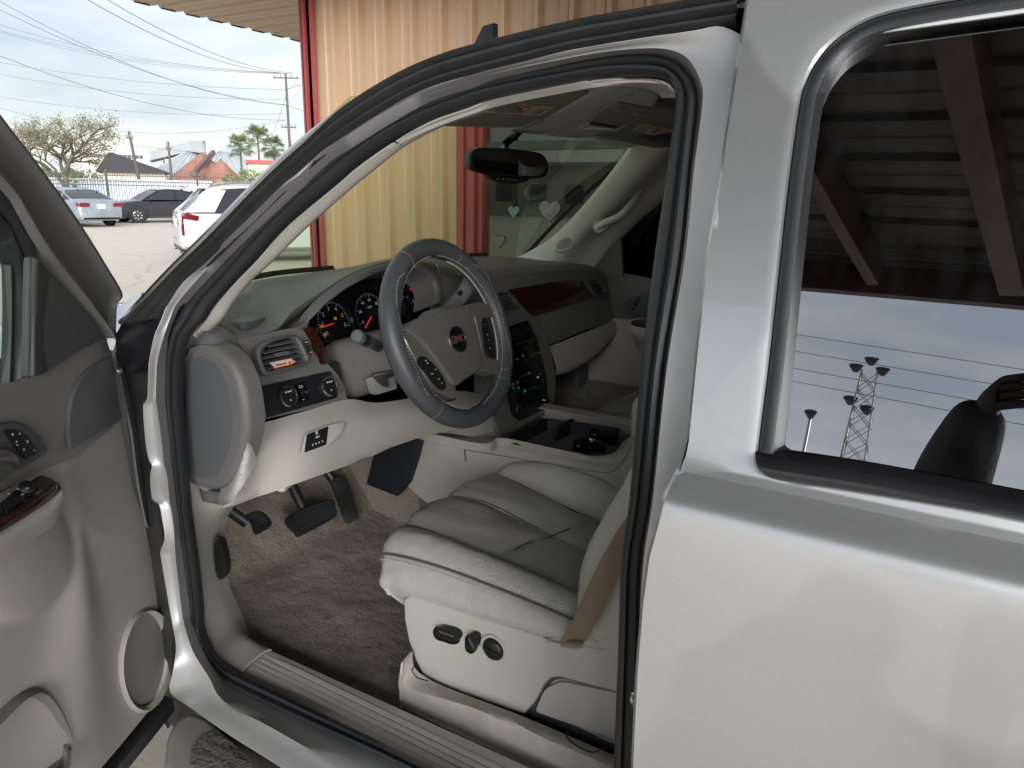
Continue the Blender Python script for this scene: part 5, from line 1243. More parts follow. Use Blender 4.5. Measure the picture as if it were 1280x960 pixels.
# beige lower panel with its moulded relief
def relief(s, t, co):
    return 0
top = [DL(1.02,1.215), DL(.7,1.21), d(0,613), d(50,588), d(92,572), d(120,550), d(154,524)]
right = [d(154,524), d(163,560), d(172,610), d(183,650), d(192,700), d(206,752), d(216,796), d(219,826), d(214,855), d(205,873)]
bot = [DL(1.02,.62), DL(.65,.618), d(60,1030), d(145,942), d(180,902), d(205,873)]
left = [DL(1.02,1.215), DL(1.02,.9), DL(1.02,.62)]
def rel(s, t, co):
    r = co-CAM; dep = r.dot(_F)
    if dep < .25: return 0.0
    u = 640+FPX*r.dot(_R)/dep; v = 480-FPX*r.dot(_U)/dep
    h = 0.0
    # long ridge that widens downwards
    if v > 640:
        c = 97+(v-690)*-.01; wdt = 12+(v-690)*.17; x = (u-c)/max(wdt, 8)
        h += .016*math.exp(-x*x*1.2)*min(1, (v-640)/120)
    # armrest bolster
    x, y = (u-10)/78, (v-690)/88
    if x*x+y*y < 1: h += .020*(1-(x*x+y*y))**.6
    # scallop under the upper panel
    x, y = (u-150)/62, (v-575)/95
    if x*x+y*y < 1: h -= .006*(1-(x*x+y*y))**.7
    # roll off at the front edge
    e = min(1, (1-s)/.06); h -= .004*(1-e)**2
    e = min(1, (1-t)/.05); h -= .02*(1-e)**2
    return h
coons('lower_panel', top, bot, left, right, BEIGE, fd, nu=110, nv=110, disp=rel, back=.006)
# grey upper panel
top2 = [DL(1.02,1.375), DL(.7,1.372), d(0,479), d(33,467), d(52,462), d(80,446), d(105,431), d(137,421)]
right2 = [d(137,423.5), d(143,446), d(148,480), d(154,524)]
def rel2(s, t, co):
    h = .018*math.exp(-((t-.45)/.45)**2)*(1-.75*min(1, max(0, (s-.6)/.4)))
    e = min(1, (1-s)/.05); h -= .008*(1-e)**2
    return h
coons('upper_panel', top2, top, [DL(1.02,1.375), DL(1.02,1.215)], right2, DOORUP, fd, nu=60, nv=40, disp=rel2, back=.006)
dpl('upper_inset', crp([(90,562),(87,535),(90,505),(98,482),(114,462),(139,447)], 26)+[(143,466),(147,490),(153.5,523)], .0165, .008, GREYD, bevel=.0015)
# door edge seen past the panel
ed = [(140,441),(148,470),(155,505),(163,545),(170,600),(180,652),(184,660)]
ed2 = [(143,439),(153,475),(166,522),(173,560),(176,610),(182,652),(185,662)]
a_ = [DP(.004)(u, v) for u, v in ed]; b_ = [DP(-.02)(u, v) for u, v in ed2]
band('door_edge', [a_, [p.lerp(q, .5)+DI*.004 for p, q in zip(a_, b_)], b_, [p-DI*.05 for p in b_]], FRAMEG, fd, k=5, nv=10)
tube('check_strap', [DP(-.03)(169,524), DP(-.03)(175,525), DP(-.03)(177,545), DP(-.03)(178,557), DP(-.03)(174,560)], .0025, STEEL, fd, n=6, steps=24)
# window frame
fo1 = [(-90,32),(0,152),(40,203),(90,272),(130,335),(148,367),(141,380),(139,400),(138,423)]
fi1 = [(-90,150),(0,238),(20,268),(40,303),(62,333),(90,366),(112,393),(126,409),(136,422)]
a_ = [DP(-.012)(u, v) for u, v in fo1]; b_ = [DP(.004)(u, v) for u, v in fi1]
rows = []
for f, dd in [(0, -.03), (0, .0), (.03, .010), (.10, .011), (.14, .003), (.22, -.002), (.55, .0), (.80, .003), (.84, .012), (.93, .014), (1.0, .008), (1.0, -.02)]:
    rows.append([p.lerp(q, f)+DI*dd for p, q in zip(a_, b_)])
band('window_frame', rows, DOORFR, fd, k=6, back=0)
# weatherstrip inside the frame and down the mirror corner
ws_o = [(-90,150),(0,240),(20,270),(38,302),(43,318),(38,360),(34,420),(33,472)]
ws_i = [(-90,205),(0,292),(10,308),(16,325),(20,350),(20,390),(19,430),(18,478)]
a_ = [DP(.002)(u, v) for u, v in ws_o]; b_ = [DP(-.012)(u, v) for u, v in ws_i]
rows = [[p.lerp(q, f)+DI*dd for p, q in zip(a_, b_)] for f, dd in [(0, -.01), (.0, .004), (.25, .007), (.45, .0), (.5, -.003), (.6, .003), (.85, .004), (1, -.004), (1, -.02)]]
band('window_weatherstrip', rows, RUBBER, fd, k=6, back=0)
sweep('glass_run', crs([DP(-.02)(u, v) for u, v in [(10,330),(11,380),(10,430),(8,482)]], 6), [(.006, .006), (-.006, .006), (-.006, -.006), (.006, -.006)], GREYD, fd)
plate('window_pane', [DP(-.025)(24,330), DP(-.025)(20,482), DL(.98, 1.37, -.025), DL(.94, 1.80, -.025), DL(.42, 1.79, -.025), DL(.30, 1.70, -.025)], DI, .004, SIDEG, fd)
fs = (DP(-.012)(-90,32)+DP(.004)(-90,150))/2
sweep('window_frame', cr([fs+DA*.05+V(0, 0, .02), DL(.48, 1.83, -.004), DL(.70, 1.84, -.004), DL(.92, 1.83, -.004), DL(1.0, 1.76, -.004), DL(1.03, 1.55, -.004), DL(1.04, 1.36, -.004)], 50), [(.018, .034), (-.018, .034), (-.018, -.034), (.018, -.034)], DOORFR, fd, ref=DI)
# sail panel
dpl('mirror_corner_panel', [(36,328),(37,322),(42,320),(52,327),(70,347),(95,374),(118,400),(134,423),(100,438),(75,455),(55,468),(45,471),(34,470),(32.5,462)], .012, .008, GREYD, bevel=.004, seg=4)
sl2 = [[DP(-.004)(u, v) for u, v in [(36,324),(34,370),(32.5,420),(32.5,468)]], [DP(.010)(u, v) for u, v in [(38,322),(36,370),(34.5,420),(34.5,469)]], [DP(.0205)(u, v) for u, v in [(45,323),(43,372),(42,420),(42,470)]], [DP(.0185)(u, v) for u, v in [(52,329),(51,376),(50,422),(50,469)]], [DP(.0118)(u, v) for u, v in [(62,342),(61,382),(60,426),(60,463)]]]
loft('mirror_corner_edge', sl2, GREYD, fd, nu=20, nv=22)
# switch bezel
dpl('switch_bezel', [(-40,545),(0,532),(22,528),(40,539),(58,556),(60,565),(50,573),(20,590),(-40,622)], .026, .01, GREYD, bevel=.003, closed_smooth=44)
dpl('seat_memory_switch', roundpoly([(5,539),(10,536.5),(22,537.5),(34,545),(47,562),(46,568),(32,574),(26,567)], 2), .029, .008, BLACKP, bevel=.001)
for (u, v, w_) in ((16,543,.006),(25,542,.003),(34.5,552,.006),(30,562,.006),(43,563,.003),(21,552,.003),(22,556,.003)):
    o = box('switch_mark', DP(.0295)(u, v), (.001, w_*.6, .0024), GREYPRINT, fd, rot=basis_from(DI) @ Matrix.Rotation(math.pi/2, 3, 'Y'))
tube('door_handle', [DP(.036)(-25,576), DP(.042)(0,571), DP(.040)(12,574), DP(.03)(14,580)], .010, STEEL, fd, n=10, steps=16)
# armrest with wood and window switches
ar = [[DP(.035)(u, v) for u, v in [(-120,705),(0,640),(45,610),(62,601),(74,603)]],
      [DP(.075)(u, v) for u, v in [(-120,735),(0,668),(45,641),(66,628),(78,614)]],
      [DP(.072)(u, v) for u, v in [(-120,752),(0,685),(45,657),(68,642),(79,624)]],
      [DP(.03)(u, v) for u, v in [(-120,770),(0,702),(45,672),(68,656),(78,636)]]]
loft('armrest', ar, BEIGEL, fd, nu=40, nv=16)
AN = (DI*.35+V(0, 0, 1)).normalized()
at = PN(DP(.055)(40, 620), (DI*.42+V(0, 0, 1)).normalized())
wpx_ = crp([(-60,672),(0,630),(25,611),(46,594.5),(58,594),(70,600),(73,605),(68,613),(40,632),(0,656),(-60,696)], 60, True)
AP = lambda off: PN(DP(.05)(38, 622)+AN*off, AN)
pplate('armrest_wood', wpx_, AP(.012), AN, .02, WOOD, fd, bevel=.005, seg=4)
pplate('window_switch_panel', crp([(-50,662),(0,628),(18,613),(32,606),(46,606),(49,610),(42,617),(28,622),(0,640),(-50,668)], 50, True), AP(.0145), AN, .008, BLACKP, fd, bevel=.002)
lathe('mirror_knob', [(.012, 0), (.011, .006), (.008, .008), (0, .008)], AP(.0145)(34, 611), AN, BLACKP, fd, n=20)
for px_ in ([(2,634),(14,626),(20,630),(8,638)], [(-10,640),(0,634),(5,639),(-6,645)], [(16,624),(28,619),(31,622),(20,628)]): pplate('window_switch', roundpoly(px_, 1), AP(.018), AN, .006, BLACKP, fd, bevel=.002)
for (u, v) in ((34,610),(28,618),(11,617),(22,611)): box('switch_mark', AP(.0235 if u == 34 else .0186)(u, v), (.003, .003, .0006), GREYPRINT, fd)
# speaker
sp_c = (177.5, 824.5)
def ell(cx, cy, rx, ry, n=48, tilt=.06): return [(cx+rx*math.cos(a)+tilt*ry*math.sin(a)*-1, cy+ry*math.sin(a)) for a in [2*math.pi*i/n for i in range(n)]]
O = [DP(.000)(u, v) for u, v in ell(181, 826, 34, 66)]; I = [DP(.002)(u, v) for u, v in ell(177.5, 824.5, 29, 59)]
bm = grid_bm([[p-DI*.012 for p in O], O, [p.lerp(q, .5)+DI*.011 for p, q in zip(O, I)], [q+DI*.006 for q in I], [q-DI*.004 for q in I]], closed_u=True); obj('speaker_ring', bm, BEIGE, fd, angle=60)
GRI = mat('speaker_grille_mesh', (.26, .235, .20), .7)
t = GRI.node_tree; tcn = N(t, 'ShaderNodeTexCoord'); vv = N(t, 'ShaderNodeTexVoronoi'); vv.inputs['Scale'].default_value = 420; vv.inputs['Randomness'].default_value = 0
t.links.new(tcn.outputs['Object'], vv.inputs['Vector']); cr_ = N(t, 'ShaderNodeValToRGB'); cr_.color_ramp.elements[0].position = .25; cr_.color_ramp.elements[0].color = (.10, .09, .08, 1); cr_.color_ramp.elements[1].position = .45; cr_.color_ramp.elements[1].color = (.30, .275, .235, 1)
t.links.new(vv.outputs[0], cr_.inputs[0]); t.links.new(cr_.outputs[0], t.nodes['Principled BSDF'].inputs['Base Color'])
plate('speaker_grille', [p-DI*.001 for p in I], DI, .006, GRI, fd)
# map pocket
po = crp([(-60,960),(0,896),(25,872),(42,862),(55,863),(70,880),(84,908),(89,926),(84,942),(60,965),(0,1020),(-60,1075)], 60, True)
O = [DP(.010)(u, v) for u, v in po]; cen = sum(O, V(0, 0, 0))/len(O)
I = [cen+(p-cen)*.9 for p in O]
bm = grid_bm([[p-DI*.02 for p in O], O, [p.lerp(q, .5)+DI*.008 for p, q in zip(O, I)], I, [cen+(p-cen)*.84-DI*.045 for p in O], [cen+(p-cen)*.3-DI*.05 for p in O]], closed_u=True)
bm.faces.new(list(bm.verts)[-len(O):]); obj('map_pocket', bm, GREYP, fd, angle=50)
lathe('pocket_cup_rim', [(.052, -.02), (.05, .008), (.045, .008), (.043, -.03), (0, -.035)], DP(-.006)(42, 955), (DI*.6+V(0, 0, 1)).normalized(), GREYP, fd, n=28)
# lower weatherstrip
wl = [DP(-.02)(u, v) for u, v in [(206,880),(185,906),(150,948),(100,1005),(0,1110)]]
sweep('door_bottom_seal', crs(wl, 6), [(.020, .014), (.0, .022), (-.020, .014), (-.020, -.014), (.020, -.014)], RUBBER, fd, ref=DI)
plate('door_bottom_clip', [DP(-.02)(u, v) for u, v in [(200,884),(208,896),(213,908),(209,911),(203,898)]], DI, .004, CHROME, fd)
# hinge pillar behind the door edge, gap shade put into its dark colour
hg = [(150,455),(186,455),(186,500),(184,560),(192,620),(206,690),(216,780),(214,860),(196,800),(178,640),(160,540)]
plate('hinge_pillar', [PS(.105)(u, v) for u, v in hg], (0, 1, 0), .02, mat('gap_shade_paint', (.10, .10, .10), .5, .5, var=(14, .6, (.03, .03, .03))), suv)
# ================================================================== ground
GROUND = mat('pale_worn_concrete', (.54, .485, .415), .85, bump=('noise', 30, .25, .01), var=[(.35, .35, (.48, .43, .37)), (3, .25), (60, .2)])
bm = bmesh.new(); bmesh.ops.create_grid(bm, x_segments=8, y_segments=8, size=900)
t = GROUND.node_tree; pb_n = t.nodes['Principled BSDF']; src = pb_n.inputs['Base Color'].links[0].from_socket
tcn = N(t, 'ShaderNodeTexCoord'); nz = N(t, 'ShaderNodeTexNoise'); nz.inputs['Scale'].default_value = .8; nz.inputs['Detail'].default_value = 6
sv = N(t, 'ShaderNodeVectorMath', operation='MULTIPLY_ADD'); sv.inputs[1].default_value = (.9, .9, 0); t.links.new(nz.outputs[1], sv.inputs[0]); t.links.new(tcn.outputs['Object'], nz.inputs['Vector']); t.links.new(tcn.outputs['Object'], sv.inputs[2])
vo_ = N(t, 'ShaderNodeTexVoronoi', feature='DISTANCE_TO_EDGE'); vo_.inputs['Scale'].default_value = .22; t.links.new(sv.outputs[0], vo_.inputs['Vector'])
rg = N(t, 'ShaderNodeMapRange'); rg.inputs['From Max'].default_value = .012; rg.inputs['To Min'].default_value = .28; rg.inputs['To Max'].default_value = 0.0; t.links.new(vo_.outputs[0], rg.inputs[0])
mm = N(t, 'ShaderNodeMix', data_type='RGBA'); mm.inputs[7].default_value = (.17, .15, .13, 1); t.links.new(src, mm.inputs[6]); t.links.new(rg.outputs[0], mm.inputs[0]); t.links.new(mm.outputs[2], pb_n.inputs['Base Color'])
g = obj('ground', bm, GROUND, smooth=False); prop(g, kind='structure')
g['label'] = 'pale worn concrete of the parking lot'
def flat_strip(name, pts, z, m):
    bm = bmesh.new(); bm.faces.new([bm.verts.new(V(x, y, z)) for x, y in pts]); o = obj(name, bm, m, smooth=False); prop(o, kind='structure'); return o
VERGE = mat('dry_grass_verge', (.14, .14, .07), .9, var=[(2, .6, (.25, .2, .11)), (30, .4)], bump=('noise', 20, .6, .05))
def gp0(u, v): return PZ(0)(u, v)
def far(u, v, dist):          # a point at a horizontal distance from the viewer
    d_ = ray(u, v); h = math.hypot(d_.x, d_.y); return CAM+d_*(dist/h)

# ================================================================== metal building with its canopy
TAN = mat('tan_metal_panel', (.50, .34, .215), .42, bump=('noise', 3, .12, .02), var=[(1.1, .28, (.40, .27, .17)), (14, .10), (.4, .2, (.46, .30, .18))], spec=.4)
TAND = mat('tan_roof_sheet', (.50, .385, .25), .5, var=(2, .2))
REDT = mat('dark_red_trim', (.30, .055, .05), .45, var=(6, .25))
WY, CX = -3.70, PY(-3.70)(385, 150).x
bld = empty('metal_building', (0, 0, 0), label='tan corrugated metal building with dark red trim behind the SUV', cat='building')
XW = PY(WY)(578, 250).x
def wall_panel(x0, z0, z1, m=TAN, xmin=-99, xmax=99):
    bm = bmesh.new(); prof = []
    p = 0.305
    for k in range(3):
        b = -k*p
        prof += [(b, 0), (b-.085, 0), (b-.095, .009), (b-.110, .009), (b-.120, 0), (b-.175, 0), (b-.185, .009), (b-.200, .009), (b-.210, 0), (b-.224, 0), (b-.238, .058), (b-.276, .058), (b-.296, 0)]
    prof.append((-.915, 0))
    prof = [(min(a, xmax-x0), h) for a, h in prof if x0+a > xmin-.0]
    if len(prof) < 2: return
    prof.append((max(-.915, xmin-x0), 0))
    rows = [[V(x0+a, WY+h, z0) for a, h in prof], [V(x0+a, WY+h, z1) for a, h in prof]]
    o = obj('wall_panel', grid_bm(rows), m, bld, smooth=False); return o
ZWIN = 2.36
x = CX-.02
first = None
off = (CX-.06-PY(WY)(421, 30).x) % .305
x = PY(WY)(421, 30).x+.262+.305*2
while x > -7:
    if x-.915 < XW-.02 < x:
        wall_panel(x, 0, ZWIN, xmin=XW-.02, xmax=CX-.03); wall_panel(x, ZWIN, 3.42)
    else:
        wall_panel(x, .0 if x > XW or x < XW-4.2 else ZWIN, 3.42, xmax=CX-.03)
    x -= .915
def fasteners():
    for z in (1.25, 2.55, 3.25):
        xx = CX-.4
        while xx > -1.0:
            if not (xx < XW and z < ZWIN):
                lathe('fastener', [(.011, -.002), (.011, .004), (.006, .008), (0, .008)], (xx, WY+.002, z), (0, 1, 0), STEEL if int(xx*10) % 3 else TAN, bld, n=8)
            xx -= .61
fasteners()
box('corner_trim', (CX-.055, WY-.05, 1.75), (.12, .20, 3.5), REDT, bld, bevel=.008)
box('corner_trim_flange', (CX-.125, WY+.052, 1.72), (.14, .012, 3.44), REDT, bld, bevel=.003)
box('corner_trim_rib', (CX-.075, WY+.062, 1.72), (.035, .03, 3.42), REDT, bld, bevel=.004)
box('end_wall', (CX-.08, WY-5.1, 1.7), (.06, 9.8, 3.4), TAN, bld)
box('roof_mass', (CX-7, WY-5.0, 3.9), (13.8, 10, .5), TAND, bld)
# storefront: red jamb, mullions, glass, dim room
for k, (dx, w_, dy) in enumerate([(-.03, .075, .05), (-.10, .05, .03), (-.155, .06, .06), (-.215, .05, .02)]): box('window_jamb', (XW+dx, WY+dy-.01, ZWIN/2), (w_, .09, ZWIN), REDT, bld, bevel=.006)
box('window_head', (XW-2.2, WY+.02, ZWIN+.03), (4.4, .10, .12), REDT, bld, bevel=.006)
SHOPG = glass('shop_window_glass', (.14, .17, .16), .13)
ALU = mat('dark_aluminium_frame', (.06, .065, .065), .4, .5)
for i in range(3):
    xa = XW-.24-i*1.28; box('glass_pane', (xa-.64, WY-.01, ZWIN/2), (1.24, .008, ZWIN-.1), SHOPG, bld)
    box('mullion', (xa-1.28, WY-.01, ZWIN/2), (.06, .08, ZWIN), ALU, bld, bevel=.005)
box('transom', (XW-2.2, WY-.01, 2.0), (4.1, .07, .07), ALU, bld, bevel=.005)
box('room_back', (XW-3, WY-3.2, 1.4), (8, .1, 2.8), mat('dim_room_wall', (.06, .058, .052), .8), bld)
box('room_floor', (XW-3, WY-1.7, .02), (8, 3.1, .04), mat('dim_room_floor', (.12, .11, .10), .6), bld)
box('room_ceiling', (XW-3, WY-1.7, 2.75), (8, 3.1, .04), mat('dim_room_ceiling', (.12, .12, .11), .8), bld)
# heart stickers on the shop window
def heart(c, s, m, label):
    pts = []
    for i in range(28):
        t = 2*math.pi*i/28; pts.append(V(c.x-s*(16*math.sin(t)**3)/16, c.y, c.z+s*(13*math.cos(t)-5*math.cos(2*t)-2*math.cos(3*t)-math.cos(4*t))/16))
    o = plate('heart_sticker', pts, (0, 1, 0), .001, m); prop(o, label, 'sticker', 'heart stickers on the shop window'); return o
HP = PY(WY+.004)
heart(HP(642, 264), .055, mat('teal_sticker', (.10, .19, .19), .5), 'teal heart sticker on the dark shop window')
heart(HP(687, 263), .10, mat('mauve_sticker', (.14, .115, .14), .5), 'large mauve heart sticker on the shop window')
heart(HP(623, 301), .065, mat('mauve_sticker_low', (.15, .125, .15), .5), 'low mauve heart sticker near the window corner')
# plant behind the glass
pp0 = PY(WY-.14)(651, 318)
plant = empty('potted_plant', pp0, label='spiky green plant in a pale planter inside the shop window', cat='plant')
box('planter', (0, 0, -.10), (.30, .16, .28), mat('pale_planter', (.45, .47, .46), .6), plant, bevel=.01)
LEAF = mat('spiky_leaf', (.10, .22, .05), .5)
for k in range(16):
    a = k*2.4; L = .16+.08*random.random(); r_ = .06+.08*random.random()
    e = V(math.cos(a)*r_, math.sin(a)*r_*.6, L); tube('leaf', [V(0, 0, .02), e*.55+V(0, 0, .03), e], .009, LEAF, plant, n=4, steps=6, scale=lambda t: 1-.9*t, ry=.002)
sb = box('window_ledge', (pp0.x+.35, WY-.14, pp0.z-.26), (1.4, .22, .03), mat('white_ledge', (.7, .7, .68), .5), bld)

# ---------------------------------------------- canopy over the SUV
cnp = empty('canopy', (0, 0, 0), label='tan ribbed steel canopy roof reaching from the building over the SUV', cat='canopy')
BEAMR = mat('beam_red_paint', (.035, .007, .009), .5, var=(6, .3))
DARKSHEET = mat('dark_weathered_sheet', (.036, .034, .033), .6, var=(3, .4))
def cpz(x): return 3.44+.008*x
XE = 7.8
def canopy_panel(y0, x0, x1):
    p = .305; prof = []
    for k in range(3):
        b = k*p; prof += [(b, 0), (b+.09, 0), (b+.10, .006), (b+.115, .006), (b+.125, 0), (b+.225, 0), (b+.245, .032), (b+.285, .032), (b+.302, 0)]
    prof.append((.915, 0))
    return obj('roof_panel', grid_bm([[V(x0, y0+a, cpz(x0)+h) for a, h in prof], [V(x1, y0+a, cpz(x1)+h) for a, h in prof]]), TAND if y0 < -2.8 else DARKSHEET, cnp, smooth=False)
y = -10.07
while y < 4.4:
    canopy_panel(y, -9.0, XE if y < -2.85 else 2.3); y += .915
YE = y
for k in range(int((YE+10.07)/.305)): 
    yy = -10.07+k*.305+.12
    if yy < -2.9: box('rib_closure', (XE-.004, yy, cpz(XE)+.006), (.03, .17, .03), BLACKP, cnp)
box('edge_trim', (XE-.9, -2.83, cpz(XE)+.0), (1.8, .05, .12), REDT, cnp)
box('side_fascia', (-3.35, YE+.03, 3.42), (11.3, .04, .22), BEAMR, cnp)
box('front_fascia', (2.33, (YE-2.8)/2, 3.44), (.05, YE+2.9, .20), BEAMR, cnp)
box('top_deck', (-3.35, (YE-2.8)/2, 3.52), (11.3, YE+2.8, .02), TAND, cnp)
box('eave_deck', (-.6, -6.45, 3.53), (16.7, 7.2, .02), TAND, cnp)
for xb in (-6.2,):
    box('beam', (xb, (YE+WY)/2-.2, 3.31), (.11, YE-WY-.42, .22), BEAMR, cnp, bevel=.008)
    if xb < -1: box('column', (xb, YE-.35, 1.6), (.15, .15, 3.1), BEAMR, cnp, bevel=.008)
for (x0_, y0_, x1_, y1_, w_) in ((1.25, -3.5, -.27, 4.3, .055), (1.72, -2.6, .38, 4.3, .03)): sweep('beam', [V(x0_, y0_, 3.31), V(x1_, y1_, 3.31)], [(w_, .11), (-w_, .11), (-w_, -.11), (w_, -.11)], BEAMR, cnp, ref=V(1, 0, 0))
box('purlin', (-3.35, YE-.12, 3.30), (11.2, .06, .2), BEAMR, cnp)
box('column', (2.2, YE-.15, 1.6), (.15, .15, 3.1), BEAMR, cnp, bevel=.008)
br = [V(-.12, YE-.35, 2.4), V(1.0, YE-.6, 3.38)]

# ================================================================== parked cars
def car(name, label, pos, rz, paintm, kind, s=1.0):
    root = empty(name, pos, rz, label, 'car', 'cars parked on the lot')
    DG = glass_dark; L, Wd = (4.87, 1.83) if kind == 'sedan' else (4.82, 1.90)
    if kind == 'sedan':
        st = [(-2.43, .70, .30, .78), (-2.38, .97, .26, .84), (-2.2, 1.03, .24, .88), (-1.7, 1.05, .22, .905), (-.8, .99, .2, .915), (.4, .95, .2, .915), (1.05, .97, .2, .905), (1.7, .90, .21, .89), (2.2, .77, .24, .83), (2.40, .62, .28, .70), (2.43, .50, .32, .62)]
        gh = [(-1.86, 1.05, .70), (-1.45, 1.22, .64), (-1.05, 1.37, .60), (-.5, 1.455, .58), (0, 1.46, .58), (.35, 1.42, .585), (.75, 1.22, .64), (1.12, .98, .70)]
        rf = (2, 5); zb = 1.0
    else:
        st = [(-2.41, .85, .34, .80), (-2.36, 1.05, .30, .86), (-2.1, 1.09, .28, .92), (-1.5, 1.07, .24, .945), (-.5, 1.05, .24, .95), (.5, 1.04, .24, .95), (1.05, 1.06, .24, .94), (1.7, 1.04, .24, .92), (2.2, .94, .27, .86), (2.38, .75, .32, .74), (2.41, .62, .36, .66)]
        gh = [(-2.30, 1.07, .74), (-2.05, 1.30, .70), (-1.80, 1.56, .65), (-1.2, 1.655, .63), (-.4, 1.68, .62), (.2, 1.64, .63), (.65, 1.40, .68), (1.12, 1.07, .74)]
        rf = (2, 5); zb = 1.08
    rows = []
    for x_, zt, z0, w_ in st:
        half = [(0, z0), (w_*.8, z0), (w_*.97, z0+.10), (w_, z0+.36*(zt-z0)+.05), (w_*.995, zt-.20*(zt-z0)), (w_*.955, zt-.06), (w_*.88, zt), (w_*.4, zt+.025), (0, zt+.03)]
        ring = half + [(-a, b) for a, b in reversed(half[1:-1])]
        rows.append([V(x_, a, b) for a, b in ring])
    n = len(rows[0]); cols = [crs([r[j] for r in rows], 4) for j in range(n)]
    bm = grid_bm([[cols[j][i] for j in range(n)] for i in range(len(cols[0]))], closed_u=True)
    k0 = list(bm.verts); bm.faces.new(k0[:n]); bm.faces.new(k0[-n:])
    obj('body', bm, paintm, root, angle=45)
    rows = []
    for x_, z_, w_ in gh:
        f = max(0, min(1, (z_-zb)/.45)); wb = Wd/2*.90
        rows.append([V(x_, wb, min(zb, z_)), V(x_, wb+(w_-wb)*.9*f if f > 0 else wb, zb+(z_-zb)*.92), V(x_, w_*.93, z_), V(x_, 0, z_+.02), V(x_, -w_*.93, z_), V(x_, -(wb+(w_-wb)*.9*f), zb+(z_-zb)*.92), V(x_, -wb, min(zb, z_))])
    obj('window_glass', grid_bm([crs(r, 2) for r in rows]), DG, root, angle=40)
    top = rows[rf[0]:rf[1]+1]
    obj('roof', grid_bm([crs([p+V(0, 0, .008)+(V(0, .004, 0) if p.y > 0 else V(0, -.004, 0)) for p in r[1:6]], 3) for r in top]), paintm, root, angle=50)
    for sgn in (1, -1):
        side = [V(r[1].x, sgn*(abs(r[1].y)+.006), r[1].z+.006) for r in rows]
        tube('window_frame', side, .028, paintm, root, n=6, steps=40)
        bx0 = -.35
        for xb, ii in ((bx0, 4), (-1.15, 3))[:2 if kind == 'sedan' else 1]:
            box('door_pillar', (xb, sgn*(Wd/2*.80), zb+.20), (.07, .03, .48), BLACKP if xb == bx0 else paintm, root, rot=Matrix.Rotation(sgn*math.radians(28), 3, 'X'))
        box('side_mirror', (.78, sgn*(Wd/2+.08), zb+.06), (.12, .20, .13), paintm, root, bevel=.03)
        for xw in (-1.40, 1.42):
            lathe('wheel_arch', [(.40, -.02), (.40, .006), (.34, .008), (0, .008)], (xw, sgn*(Wd/2-.005), .36), (0, sgn, 0), BLACKP, root, n=24)
            wheel(root, (xw, sgn*(Wd/2-.085), .335), .335, .21, sgn, spokes=8)
        for xd in (1.0, -.32, -1.22): box('door_seam', (xd, sgn*(Wd/2+.0), .62), (.008, .01, .62), BLACKP, root)
        for xd in (.05, -.95): box('door_handle', (xd-.1, sgn*(Wd/2+.006), zb-.16), (.2, .03, .03), CHROME if kind != 'sedan' else paintm, root, bevel=.008)
        xr = st[0][0]
        if kind == 'sedan': box('tail_light', (xr+.10, sgn*.66, .86), (.30, .42, .15), TAILR, root, bevel=.04, seg=3)
        else:
            box('tail_light', (xr+.22, sgn*.875, 1.00), (.34, .12, .12), TAILR, root, bevel=.04, seg=3, rot=Matrix.Rotation(math.radians(12), 3, 'Y')); box('tail_light_lower', (xr+.06, sgn*.85, .80), (.06, .07, .36), TAILR, root, bevel=.02)
            plate('rear_pillar', [V(-2.25, sgn*.86, 1.10), V(-1.70, sgn*.87, 1.10), V(-1.42, sgn*.72, 1.55), V(-1.80, sgn*.665, 1.58)], (0, sgn, .35), .02, paintm, root)
        box('head_light', (st[-2][0]-.22, sgn*.68, .66 if kind == 'sedan' else .82), (.36, .28, .12), CHROME, root, bevel=.03)
        tube('exhaust_tip', [V(xr+.1, sgn*.55, .27), V(xr-.01, sgn*.55, .27)], .04, STEEL, root, n=8)
    box('licence_plate', (st[0][0]-.006, 0, .80 if kind == 'sedan' else .86), (.02, .31, .16), WHITE, root, bevel=.004)
    box('rear_bumper_trim', (st[0][0]+.06, 0, .34), (.12, 1.45, .12), BLACKP, root, bevel=.03)
    box('chrome_strip', (st[0][0]+.012, 0, .50), (.05, 1.3, .02), CHROME, root, bevel=.006)
    if kind != 'sedan':
        box('rear_spoiler', (-1.95, 0, 1.60), (.40, 1.2, .04), paintm, root, bevel=.015)
        for sgn in (1, -1): tube('roof_rail', [V(-1.5, sgn*.62, 1.66), V(-1.2, sgn*.60, 1.72), V(.1, sgn*.60, 1.70)], .02, CHROME, root, n=6)
    else: box('roof_antenna', (-.95, 0, 1.45), (.16, .04, .07), paintm, root, bevel=.015)
    return root
glass_dark = mat('car_window_dark', (.02, .023, .026), .06, spec=.6)
TAILR = mat('tail_lamp_red', (.13, .005, .008), .15, coat=.5)
car('parked_car', 'blue grey sedan parked on the lot with red tail lights towards the SUV', (31.0, -14.7, 0), 0, paint('blue_grey_paint', (.36, .41, .45)), 'sedan')
car('parked_car', 'black sedan parked beyond the blue grey sedan', (31.5, -19.2, 0), math.radians(78), mat('black_car_paint', (.012, .012, .015), .15, coat=1), 'sedan')
wr, wf = gp0(292, 330), gp0(430, 326)
wd = (wf-wr).normalized(); wc = wr+wd*1.40
wside = V(-wd.y, wd.x, 0)
if wside.dot(CAM-wc) > 0: wside = -wside
car('parked_car', 'white crossover parked close by the building corner', (wc+wside*.85).to_tuple(), math.atan2(wd.y, wd.x), mat('white_car_paint', (.55, .555, .56), .18, coat=1), 'suv')

